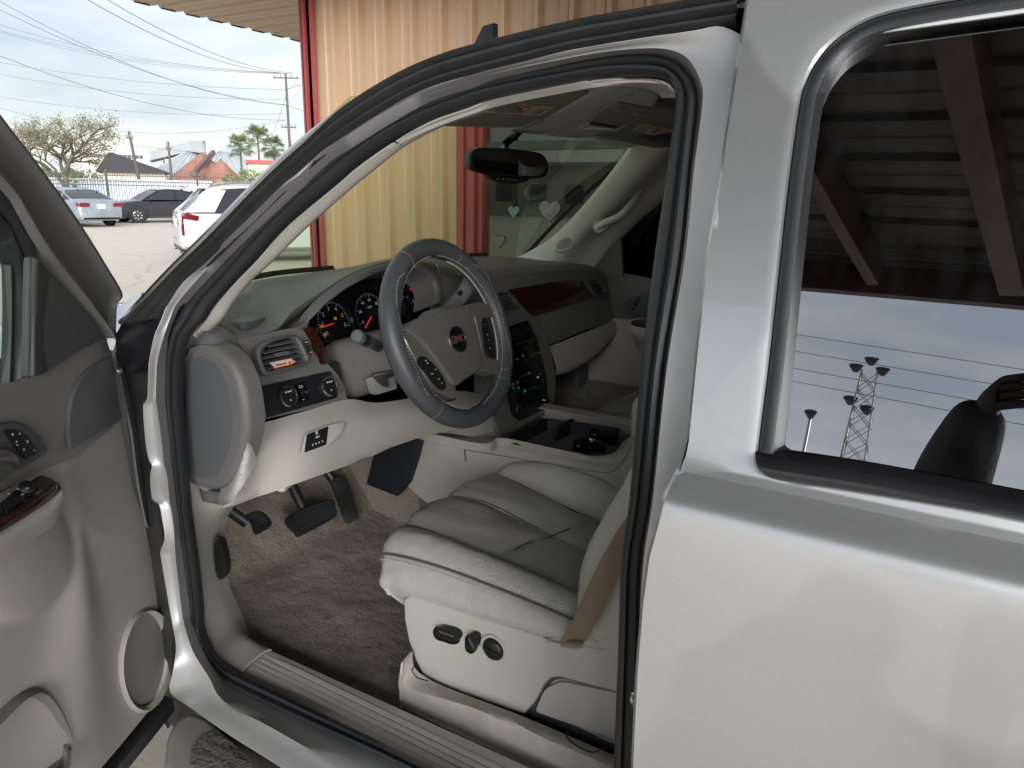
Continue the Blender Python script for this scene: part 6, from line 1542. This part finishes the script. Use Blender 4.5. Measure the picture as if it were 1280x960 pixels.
# ================================================================== fence
IRON = mat('black_iron', (.012, .012, .013), .5)
fa, fb_ = far(-20, 240, 48), far(345, 240, 46); fa.z = fb_.z = 0
fn = empty('iron_fence', fa, label='black iron picket fence along the far side of the lot', cat='fence')
FL = (fb_-fa).length; fdir = (fb_-fa).normalized()
fn.rotation_euler = (0, 0, math.atan2(fdir.y, fdir.x))
FH = 2.35
bm = bmesh.new(); k = 0
x = 0
while x < FL:
    box_bm((x, 0, FH/2+.06), (.022, .022, FH-.1), bm); x += .125
o = obj('picket_run', bm, IRON, fn, smooth=False); o['kind'] = 'stuff'
for z in (.25, FH-.75, FH-.25): box('rail', (FL/2, 0, z), (FL, .035, .045), IRON, fn)
k = 0
while k*4.6 < FL:
    box('post', (k*4.6+1.2, 0, FH/2+.05), (.10, .10, FH+.1), IRON, fn); k += 1
v1 = [fa+fdir*-60+V(0, 0, 0), fb_+fdir*40]
nrm = V(-fdir.y, fdir.x, 0)
if nrm.dot(fa-CAM) < 0: nrm = -nrm
flat_strip('verge', [((v1[0]-nrm*1.5).x, (v1[0]-nrm*1.5).y), ((v1[1]-nrm*1.5).x, (v1[1]-nrm*1.5).y), ((v1[1]+nrm*70).x, (v1[1]+nrm*70).y), ((v1[0]+nrm*70).x, (v1[0]+nrm*70).y)], .006, VERGE)

# ================================================================== trees
BARK = mat('grey_bark', (.13, .11, .085), .9, bump=('noise', 20, .6, .03))
TWIG = mat('pale_twigs', (.20, .17, .11), .9)
YLEAF = mat('yellow_green_leaf', (.105, .11, .045), .7, var=(.5, .5, (.08, .095, .035)))
def bare_tree(base, H, label):
    root = empty('bare_tree', base, label=label, cat='tree'); rnd = random.Random(5)
    tb_ = bmesh.new(); tw = bmesh.new(); tips = []
    def grow(p, dr, L, r, lvl):
        q = p+dr*L; mid = p.lerp(q, .5)+V(rnd.uniform(-1, 1), rnd.uniform(-1, 1), rnd.uniform(-.3, .6))*L*.10
        sweep('', cr([p, mid, q], 5), circ(r, 6 if lvl < 2 else 4), None, bm=tb_ if lvl < 3 else tw, scale=lambda t: 1-.35*t)
        if lvl >= 6: tips.append(q); return
        nb = 4 if lvl == 0 else (rnd.choice((3, 3, 4)) if lvl < 4 else rnd.choice((2, 3)))
        for k in range(nb):
            a = rnd.uniform(0, 6.28); sp = rnd.uniform(.45, .95) if lvl else rnd.uniform(.55, .95)
            side = V(math.cos(a), math.sin(a), rnd.uniform(-.25, .35)); nd = (dr*(1-sp*.5)+side*sp*.8).normalized()
            grow(q if k < 3 else mid, nd, L*rnd.uniform(.62, .82), r*.62, lvl+1)
    grow(V(0, 0, 0), V(.05, .05, 1).normalized(), H*.23, H*.024, 0)
    obj('trunk', tb_, BARK, root); 
    o = obj('branches', tw, TWIG, root); o['kind'] = 'stuff'
    lf = bmesh.new()
    for q in tips:
        for _ in range(5):
            c = q+V(rnd.gauss(0, .22), rnd.gauss(0, .22), rnd.gauss(-.1, .22)); s = rnd.uniform(.03, .075)
            ax_ = V(rnd.gauss(0, 1), rnd.gauss(0, 1), rnd.gauss(0, 1)).normalized(); bx2 = ax_.orthogonal().normalized()
            lf.faces.new([lf.verts.new(c+ax_*s), lf.verts.new(c+bx2*s*.5), lf.verts.new(c-ax_*s), lf.verts.new(c-bx2*s*.5)])
    obj('crown', lf, YLEAF, root, recalc=False); return root
tb0 = far(88, 240, 56); tb0.z = 0
bare_tree(tb0, 9.4, 'nearly bare spreading tree behind the iron fence')
PALM = mat('palm_frond', (.07, .12, .035), .6, var=(2, .5, (.14, .15, .06)))
DEAD = mat('dead_frond', (.28, .20, .10), .8)
def palm(base, H, label, R=1.3, seed=1):
    root = empty('palm_tree', base, label=label, cat='palm', group='palm trees'); rnd = random.Random(seed)
    tube('trunk', [V(0, 0, 0), V(.1, 0, H*.5), V(.05, .05, H)], .20, BARK, root, n=8, steps=10, scale=lambda t: 1-.35*t)
    bm = bmesh.new()
    for k in range(46):
        a = k*2.399; el = rnd.uniform(-.7, 1.35); L = R*rnd.uniform(.8, 1.1)
        d0 = V(math.cos(a)*math.cos(el), math.sin(a)*math.cos(el), math.sin(el)); c = V(.05, .05, H)+d0*L*.62
        sd = d0.cross(V(0, 0, 1)); sd = sd.normalized() if sd.length > .01 else V(1, 0, 0); up_ = sd.cross(d0)
        st_ = bm.verts.new(c); prev = None
        for j in range(15):
            t = (j-7)/7*1.45; tip = c+(d0*math.cos(t)+sd*math.sin(t))*L*(.55-.12*abs(t))+V(0, 0, -.22*L*abs(math.sin(t))-.08*L)
            w1 = c+(d0*math.cos(t+.07)+sd*math.sin(t+.07))*L*.3; w2 = c+(d0*math.cos(t-.07)+sd*math.sin(t-.07))*L*.3
            bm.faces.new([bm.verts.new(c), bm.verts.new(w1), bm.verts.new(tip), bm.verts.new(w2)])
        sweep('', [V(.05, .05, H), c], circ(.02, 3), None, bm=bm)
    obj('crown', bm, PALM, root, smooth=False, recalc=False); return root
for i, (u, v0, dist, lab) in enumerate([(323, 176, 120, 'tallest fan palm beside the grain elevator'), (301, 188, 118, 'shorter fan palm nearest the grain elevator'), (343, 189, 125, 'fan palm nearest the tall utility pole')]):
    p = far(u, v0, dist); palm(V(p.x, p.y, 0), p.z+.4, lab, R=2.1, seed=i+3)
SHRUB = mat('shrub_leaf', (.13, .16, .05), .7, var=(1, .5, (.24, .23, .09)))
def shrub(base, rx, rz_, label, seed, cat='bush', m=SHRUB, n=900, leaf=.14):
    root = empty('shrub', base, label=label, cat=cat, group='bushes beyond the fence'); rnd = random.Random(seed); bm = bmesh.new()
    for _ in range(n):
        while True:
            q = V(rnd.uniform(-1, 1), rnd.uniform(-1, 1), rnd.uniform(-.1, 1))
            if .25 < q.length < 1+.25*noise.noise(q*2.3+V(seed, 0, 0)): break
        c = V(q.x*rx, q.y*rx, q.z*rz_); ax_ = V(rnd.gauss(0, 1), rnd.gauss(0, 1), rnd.gauss(0, 1)).normalized(); b2 = ax_.orthogonal().normalized(); s = leaf*rnd.uniform(.6, 1.5)
        bm.faces.new([bm.verts.new(c+ax_*s), bm.verts.new(c+b2*s*.5), bm.verts.new(c-ax_*s), bm.verts.new(c-b2*s*.5)])
    obj('crown', bm, m, root, smooth=False, recalc=False)
    bs = bmesh.new()
    for k in range(5):
        a = k*1.3; sweep('', [V(0, 0, -.2), V(math.cos(a)*rx*.5, math.sin(a)*rx*.5, rz_*.6)], circ(.05, 5), None, bm=bs)
    obj('stems', bs, BARK, root); return root
for i, (u, dist, rx, rz_, lab) in enumerate([(312, 75, 2.6, 3.3, 'large yellow green bush beside the white crossover roof'), (285, 72, 1.7, 2.1, 'small bush by the red sand pile'), (335, 80, 1.8, 2.6, 'bush below the palm trees'), (103, 62, 3.0, 2.6, 'low grey green scrub under the bare tree'), (168, 100, 6.0, 2.8, 'dark scrub behind the leaning pole')]):
    p = far(u, 240, dist); shrub(V(p.x, p.y, 0), rx, rz_, lab, i+11, n=1300 if i else 2200)

# ================================================================== far buildings and works
def face_box(name, label, cat, u0, u1, vtop, dist, depth, m, group=None):
    a, b = far(u0, vtop, dist), far(u1, vtop, dist); wdt = (V(b.x, b.y, 0)-V(a.x, a.y, 0)).length; z = (a.z+b.z)/2
    dirn = (V(b.x, b.y, 0)-V(a.x, a.y, 0)).normalized(); c = (a+b)/2
    nrm_ = V(-dirn.y, dirn.x, 0)
    if nrm_.dot(c-CAM) < 0: nrm_ = -nrm_
    root = empty(name, (c.x, c.y, 0), math.atan2(dirn.y, dirn.x), label, cat, group)
    sgn = 1 if V(-math.sin(root.rotation_euler.z), math.cos(root.rotation_euler.z), 0).dot(nrm_) > 0 else -1
    box('wall', (0, sgn*depth/2, z/2), (wdt, depth, z), m, root)
    return root, wdt, z, sgn
CREAM = mat('cream_siding', (.62, .56, .43), .7, var=(3, .2)); DKROOF = mat('dark_shingle', (.045, .042, .045), .8, var=(3, .3))
r_, wdt, z_, sg = face_box('warehouse', 'cream sided warehouse with a dark hipped roof', 'building', 128, 206, 215, 82, 14, CREAM)
bm = bmesh.new()
q = [V(-wdt/2-.6, -sg*.6, z_-.05), V(wdt/2+.6, -sg*.6, z_-.05), V(wdt/2+.6, sg*15, z_-.05), V(-wdt/2-.6, sg*15, z_-.05), V(-wdt/2+.5, sg*7, z_+2.0), V(wdt/2-4.5, sg*7, z_+2.0)]
vv_ = [bm.verts.new(p) for p in q]
for f in ((0, 1, 5, 4), (1, 2, 5), (2, 3, 4, 5), (3, 0, 4), (3, 2, 1, 0)): bm.faces.new([vv_[i] for i in f])
obj('roof', bm, DKROOF, r_, smooth=False)
CONC = mat('weathered_concrete', (.52, .48, .43), .8, var=(.6, .3)); DARKW = mat('dark_opening', (.05, .05, .055), .6)
r_, wdt, z_, sg = face_box('concrete_works', 'long pale concrete plant building with a row of dark openings', 'building', 100, 186, 188, 170, 12, CONC)
for k in range(14): box('window', (-wdt/2+1.2+k*(wdt-2)/14, -sg*.05, z_-1.1), (.6, .12, .7), DARKW, r_)
box('parapet', (0, sg*6, z_+.15), (wdt+.4, 12.4, .3), CONC, r_)
WHT = mat('white_sheet_metal', (.46, .49, .53), .5)
r_, wdt, z_, sg = face_box('white_shed', 'low white sheet metal shed right behind the iron fence', 'shed', 30, 262, 226, 60, 6, WHT)
for k in range(24): box('panel_joint', (-wdt/2+.4+k*wdt/24, -sg*.02, z_/2), (.05, .05, z_), STEEL, r_)
box('roof', (0, sg*3, z_+.06), (wdt+.3, 6.4, .12), WHT, r_)
r_, wdt, z_, sg = face_box('red_roof_shop', 'small pale shop with a red roof below the palms', 'building', 310, 352, 204, 110, 8, CREAM)
box('roof', (0, sg*4, z_+.15), (wdt+.6, 9, .45), mat('bright_red_roof', (.45, .03, .035), .5), r_)
# grain elevator: two big tent-like stores, head houses and an inclined gallery
GALV = mat('galvanised_sheet', (.44, .47, .48), .45, .3, var=(.4, .3)); RUSTY = mat('red_clay', (.20, .08, .052), .9, var=[(1.2, .6, (.42, .26, .20)), (.3, .5)])
def cone_store(u, vtop, dist, R, label, red=None):
    p = far(u, vtop, dist); root = empty('grain_store', (p.x, p.y, 0), 0, label, 'storage', 'grain stores')
    lathe('tent_roof', [(R, 0), (R*.98, 1.0), (R*.10, p.z-.3), (0, p.z)], (0, 0, 0), (0, 0, 1), GALV, root, n=28)
    for k in range(28):
        a = k*2*math.pi/28; e0 = V(math.cos(a)*R*.985, math.sin(a)*R*.985, 1.0); e1 = V(math.cos(a)*R*.12, math.sin(a)*R*.12, p.z-.35)
        sweep('roof_seam', [e0, e1], circ(.10, 4), GALV, root)
    return p
c1 = cone_store(245, 186, 190, 16, 'left tent-like grey grain store')
c2 = cone_store(282, 187, 180, 15, 'right tent-like grey grain store')
hh = far(268, 178, 182); hroot = empty('head_house', (hh.x, hh.y, 0), math.radians(-30), 'grey head house on top between the grain stores', 'building')
box('tower', (0, 0, hh.z/2), (4.0, 4.0, hh.z), GALV, hroot); box('tower_roof', (0, 0, hh.z+.2), (4.4, 4.4, .4), GALV, hroot)
gw = far(282, 183, 181); e_ = far(243, 183, 188)
gr = empty('conveyor_gallery', (0, 0, 0), 0, 'enclosed conveyor gallery rising to the grain stores', 'conveyor')
lowp = far(186, 197, 200)
for (a_, b_, h_) in ((lowp, e_, 2.0), (e_, hh+V(0, 0, -1.5), 2.4), (hh+V(0, 0, -1.8), far(298, 186, 178), 2.2)):
    sweep('gallery_run', [a_, b_], [(h_/2, 1.2), (-h_/2, 1.2), (-h_/2, -1.2), (h_/2, -1.2)], GALV, gr, ref=V(0, 0, 1))
for t in (.35, .7):
    p = lowp.lerp(e_, t); sweep('trestle', [V(p.x-1.5, p.y, 0), p], circ(.25, 5), STEEL, gr); sweep('trestle', [V(p.x+1.5, p.y, 0), p], circ(.25, 5), STEEL, gr)
def heap(u, dist, R, h, label, seed, m=RUSTY):
    p = far(u, 240, dist); root = empty('clay_heap', (p.x, p.y, 0), 0, label, 'heap', 'red clay heaps'); bm = bmesh.new()
    rows = []
    for i in range(9):
        r = R*(1-i/8); rows.append([V(math.cos(a)*r*(1+.18*noise.noise(V(math.cos(a)*1.5, math.sin(a)*1.5, seed+i*.2))), math.sin(a)*r*(1+.18*noise.noise(V(math.cos(a)*1.5, math.sin(a)*1.5, seed+i*.2))), h*(i/8)**.9) for a in [2*math.pi*k/24 for k in range(24)]])
    grid_bm(rows, bm, closed_u=True); bmesh.ops.remove_doubles(bm, verts=bm.verts[:], dist=.001); obj('mound', bm, m, root)
heap(257, 168, 9.5, 8.4, 'tall red clay heap between the grain stores', 3)
heap(240, 158, 7.0, 4.4, 'low red clay heap in front of the grain stores', 7)
heap(279, 160, 6.0, 7.0, 'red clay heap under the head house', 9)
sweep('clay_chute', [far(242, 217, 155), far(267, 190, 170)], [(.45, .35), (-.45, .35), (-.45, -.35), (.45, -.35)], mat('rusty_steel', (.13, .09, .08), .7), gr, ref=V(0, 0, 1))
TL = mat('far_tree_mass', (.10, .13, .06), .9, var=(.2, .5))
bm = bmesh.new(); rnd = random.Random(3)
for k in range(3600):
    u = rnd.uniform(-60, 400); dd = rnd.uniform(205, 240); p = far(u, 240, dd); hmax = 4.5+2.5*noise.noise(V(u*.06, 0, 0)); c = V(p.x, p.y, rnd.uniform(.2, hmax)); s = rnd.uniform(.4, 1.1)
    ax_ = V(rnd.gauss(0, 1), rnd.gauss(0, 1), rnd.gauss(0, 1)).normalized(); b2 = ax_.orthogonal().normalized()
    bm.faces.new([bm.verts.new(c+ax_*s), bm.verts.new(c+b2*s), bm.verts.new(c-ax_*s), bm.verts.new(c-b2*s)])
o = obj('far_woodland', bm, TL, smooth=False, recalc=False); prop(o, 'far line of scrubby trees along the horizon', 'trees', kind='stuff')

# ================================================================== utility poles and wires
POLE = mat('weathered_pole', (.11, .09, .075), .9)
def pole(u, vtop, dist, label, arms=((.3, 2.4),), lean=0.0, r=.12):
    p = far(u, vtop, dist); root = empty('utility_pole', (p.x, p.y, 0), math.radians(-58), label, 'utility pole', 'utility poles beyond the lot')
    tube('mast', [V(lean, 0, 0), V(0, 0, p.z)], r, POLE, root, n=8, scale=lambda t: 1.2-.4*t)
    for dz, L in arms:
        box('crossarm', (0, 0, p.z-dz), (.09, L, .10), POLE, root)
        for k in (-.46, -.2, .2, .46): lathe('insulator', [(.05, 0), (.07, .08), (.03, .2), (0, .22)], (0, L*k, p.z-dz+.07), (0, 0, 1), mat('insulator_glaze', (.2, .2, .2), .3) if 'insulator_glaze' not in bpy.data.materials else bpy.data.materials['insulator_glaze'], root, n=8)
    return p
pa = pole(357, 92, 70, 'tallest utility pole with two crossarms near the building corner', ((.35, 2.2), (4.4, 1.3)))
pb2 = pole(161, 164, 66, 'leaning utility pole behind the blue grey sedan', ((.5, .5),), lean=1.2)
pc = pole(210, 177, 72, 'utility pole in front of the grain stores', ((.6, .5),))
WIRE = mat('power_line', (.10, .10, .105), .6)
def wire(p0, p1, sag, label, r=.016):
    n = 14; pts = [p0.lerp(p1, i/n)+V(0, 0, -sag*4*(i/n)*(1-i/n)) for i in range(n+1)]
    o = sweep('power_line', pts, circ(r, 4), WIRE); prop(o, label, 'wire', 'power lines across the sky')
ends = [((0, 12, 62), (357, 131, 70), 1.0, 'steepest power line falling to the tall pole'), ((0, 2, 60), (357, 131.5, 70), 1.2, 'power line just above the steepest one'), ((0, 31, 90), (351, 91, 70.3), .8, 'power line to the upper crossarm, third from the top'), ((0, 40, 92), (362, 92, 70), .9, 'power line running under the third line'), ((0, 38, 94), (366, 92, 70), .8, 'power line close beside the crossarm line'), ((0, 70, 58), (357, 150, 70), 1.0, 'power line crossing the middle of the sky'), ((110, 0, 50), (351, 91, 70), .8, 'power line from the canopy edge to the crossarm'), ((135, 0, 50), (366, 91, 70), .8, 'upper line from the canopy edge to the crossarm'), ((0, 121, 84), (357, 142, 70), .6, 'nearly level power line, upper of two'), ((0, 135, 84), (357, 150, 70), 1.6, 'nearly level power line, lower of two'), ((0, 93, 88), (357, 124, 70), .6, 'faint power line above the level pair'), ((0, 78, 88), (357, 112, 70), .5, 'faint power line below the crossarm'), ((357, 112, 70), (385, 103, 60), .0, 'short power line from the tall pole to the building'), ((357, 131, 70), (410, 150, 60), .0, 'lower power line from the tall pole past the building'), ((161, 180, 66), (357, 186, 70), .5, 'service line between the short poles and the tall pole')]
for a_, b_, sg_, lab in ends: wire(far(*a_[:2], a_[2]), far(*b_[:2], b_[2]), sg_, lab, r=.020)
for k, (du, dv) in enumerate([(8, 60), (-22, 66)]):
    p = far(357, 122, 70); q = far(357+du*1.0, 188, 69); o = sweep('guy_wire', [p, q], circ(.014, 4), WIRE); prop(o, ['guy wire on the building side of the tall pole', 'guy wire on the tree side of the tall pole'][k], 'wire')

# ================================================================== behind the viewer: lot, low shops, tower and the photographer (seen mirrored in the glass)
def lowb(name, label, c, size, m, rz=0):
    root = empty(name, (c[0], c[1], 0), rz, label, 'building')
    box('wall', (0, 0, size[2]/2), size, m, root); box('roof', (0, 0, size[2]+.12), (size[0]+.6, size[1]+.6, .24), GALV, root)
    for k in range(int(size[0]/3)): box('window', (-size[0]/2+1.5+k*3, -size[1]/2-.02, 1.6), (1.5, .08, 1.3), DARKW, root)
    return root
lowb('workshop', 'low grey workshop across the lot behind the viewer', (24, 44), (26, 8, 3.6), CONC)
lowb('workshop', 'white workshop across the lot behind the viewer', (-22, 48), (22, 8, 4.0), WHT)
palm(V(27, 36, 0), 9.5, 'palm behind the viewer, nearer the workshop gap', R=1.7, seed=21); palm(V(37, 38, 0), 9.0, 'palm behind the viewer, farther from the gap', R=1.6, seed=22)
tw_ = empty('floodlight_tower', (4.6, 60, 0), 0, 'lattice floodlight tower mirrored in the rear door glass', 'tower')
for sx in (-1, 1):
    for sy in (-1, 1): sweep('leg', [V(sx*1.3, sy*1.3, 0), V(sx*.55, sy*.55, 21.5)], circ(.07, 5), STEEL, tw_)
for k in range(14):
    z = k*1.52; w_ = 1.3-.75*z/21.5; z2 = z+1.52; w2 = 1.3-.75*z2/21.5
    for (ax0, ay0, ax1, ay1) in ((-1, -1, 1, -1), (1, 1, -1, 1), (-1, 1, -1, -1), (1, -1, 1, 1)):
        sweep('brace', [V(ax0*w_, ay0*w_, z), V(ax1*w2, ay1*w2, z2)], circ(.04, 4), STEEL, tw_); sweep('brace', [V(ax1*w_, ay1*w_, z), V(ax0*w2, ay0*w2, z2)], circ(.04, 4), STEEL, tw_)
for (x_, z) in ((-.9, 21.6), (0, 22.4), (1.0, 21.6), (.95, 18.6), (-.3, 18.0)):
    lathe('floodlight', [(.55, .25), (.5, .1), (.2, -.35), (0, -.4)], (x_, -.4, z), (0, -.6, .8), DARKW, tw_, n=12)
t3_ = empty('floodlight_mast', (8.2, 60, 0), 0, 'single floodlight mast beside the lattice tower', 'mast')
sweep('mast', [V(0, 0, 0), V(0, 0, 16.8)], circ(.12, 6), STEEL, t3_); lathe('floodlight', [(.5, .25), (.45, .1), (.2, -.35), (0, -.4)], (0, -.3, 16.9), (0, -.6, .8), DARKW, t3_, n=12)
for k, (z, dx) in enumerate([(24.2, 0), (22.6, 0), (21.0, 0), (19.8, 0)]):
    o = sweep('power_line', [V(-40, 58, z-3.2), V(0, 58, z-1.2), V(40, 58, z+.6)], circ(.03, 4), WIRE); prop(o, ['highest', 'second highest', 'third highest', 'lowest'][k]+' power line mirrored in the rear door glass', 'wire', 'power lines behind the viewer')
# photographer
SKIN = mat('skin', (.035, .022, .018), .6); JACKET = mat('dark_jacket', (.02, .02, .025), .8, bump=('noise', 40, .4, .01)); JEANS = mat('blue_jeans', (.05, .07, .13), .85); HAIR = mat('dark_hair', (.02, .015, .012), .6)  # skin colour darkened to carry the shade of a backlit silhouette
def skin_obj(name, verts, edges, radii, m, parent, root_i=0):
    me = bpy.data.meshes.new(name); me.from_pydata(verts, edges, []); o = bpy.data.objects.new(name, me); COL.objects.link(o)
    md = o.modifiers.new('skin', 'SKIN'); md.use_smooth_shade = True
    sv = me.skin_vertices[0].data if me.skin_vertices else None
    if sv is None:
        bmm = bmesh.new(); bmm.from_mesh(me); bmm.verts.layers.skin.verify(); bmm.to_mesh(me); bmm.free(); sv = me.skin_vertices[0].data
    for i, r in enumerate(radii): sv[i].radius = (r, r) if not isinstance(r, tuple) else r
    sv[root_i].use_root = True
    ss = o.modifiers.new('sub', 'SUBSURF'); ss.levels = 2; ss.render_levels = 2
    me.materials.append(m); o.parent = parent; return o
per = empty('person', (-.33, 2.30, 0), 0, 'person in a dark jacket holding up a phone, mirrored in the rear door glass', 'person')
per.scale = (1.045, 1.045, 1.045)
# local axes: facing -Y; phone near (.12,-.5,1.70)
bv = [V(0, 0, .95), V(0, .01, 1.12), V(0, .02, 1.30), V(0, .02, 1.42), V(0, 0, 1.52), V(.17, .02, 1.42), V(.30, -.10, 1.24), V(.26, -.34, 1.55), V(.228, -.455, 1.685), V(-.17, .02, 1.42), V(-.30, -.10, 1.26), V(-.10, -.34, 1.57), V(-.055, -.445, 1.70), V(.10, 0, .90), V(.11, -.02, .50), V(.11, .02, .10), V(.12, -.12, .04), V(-.10, 0, .90), V(-.11, -.02, .50), V(-.11, .02, .10), V(-.12, -.12, .04)]
be_ = [(0, 1), (1, 2), (2, 3), (3, 4), (3, 5), (5, 6), (6, 7), (7, 8), (3, 9), (9, 10), (10, 11), (11, 12), (0, 13), (13, 14), (14, 15), (15, 16), (0, 17), (17, 18), (18, 19), (19, 20)]
br_ = [(.16, .12), (.15, .11), (.17, .12), (.13, .10), .055, .075, .075, .075, .045, .075, .075, .075, .045, .09, .065, .05, .045, .09, .065, .05, .045]
skin_obj('body', bv, be_, br_, JACKET, per)
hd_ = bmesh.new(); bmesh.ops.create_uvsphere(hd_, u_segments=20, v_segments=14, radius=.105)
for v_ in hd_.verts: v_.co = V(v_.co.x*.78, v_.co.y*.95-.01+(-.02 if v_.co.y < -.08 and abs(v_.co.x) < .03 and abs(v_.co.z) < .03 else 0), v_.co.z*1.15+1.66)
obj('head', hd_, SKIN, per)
hh_ = bmesh.new(); bmesh.ops.create_uvsphere(hh_, u_segments=20, v_segments=12, radius=.112)
for v_ in hh_.verts: v_.co = V(v_.co.x*.80, v_.co.y*.95+.02, v_.co.z*1.12+1.69)
bmesh.ops.delete(hh_, geom=[v_ for v_ in hh_.verts if v_.co.z < 1.66 and v_.co.y < .02], context='VERTS'); obj('hair', hh_, HAIR, per)
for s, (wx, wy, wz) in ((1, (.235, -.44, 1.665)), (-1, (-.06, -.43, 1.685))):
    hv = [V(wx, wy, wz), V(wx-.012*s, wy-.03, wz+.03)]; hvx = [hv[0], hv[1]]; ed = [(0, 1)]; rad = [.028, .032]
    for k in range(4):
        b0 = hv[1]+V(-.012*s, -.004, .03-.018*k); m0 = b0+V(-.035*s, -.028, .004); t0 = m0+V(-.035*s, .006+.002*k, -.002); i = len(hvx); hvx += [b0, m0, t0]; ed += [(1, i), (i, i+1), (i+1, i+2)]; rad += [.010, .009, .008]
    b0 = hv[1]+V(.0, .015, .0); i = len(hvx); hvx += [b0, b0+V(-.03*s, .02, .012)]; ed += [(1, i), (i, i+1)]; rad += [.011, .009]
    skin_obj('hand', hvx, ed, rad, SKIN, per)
ph = box('phone', (-.33+.094, 2.30-.522, 1.79), (.155, .009, .075), BLACKP, bevel=.004); prop(ph, 'black phone held up by the photographer', 'phone')
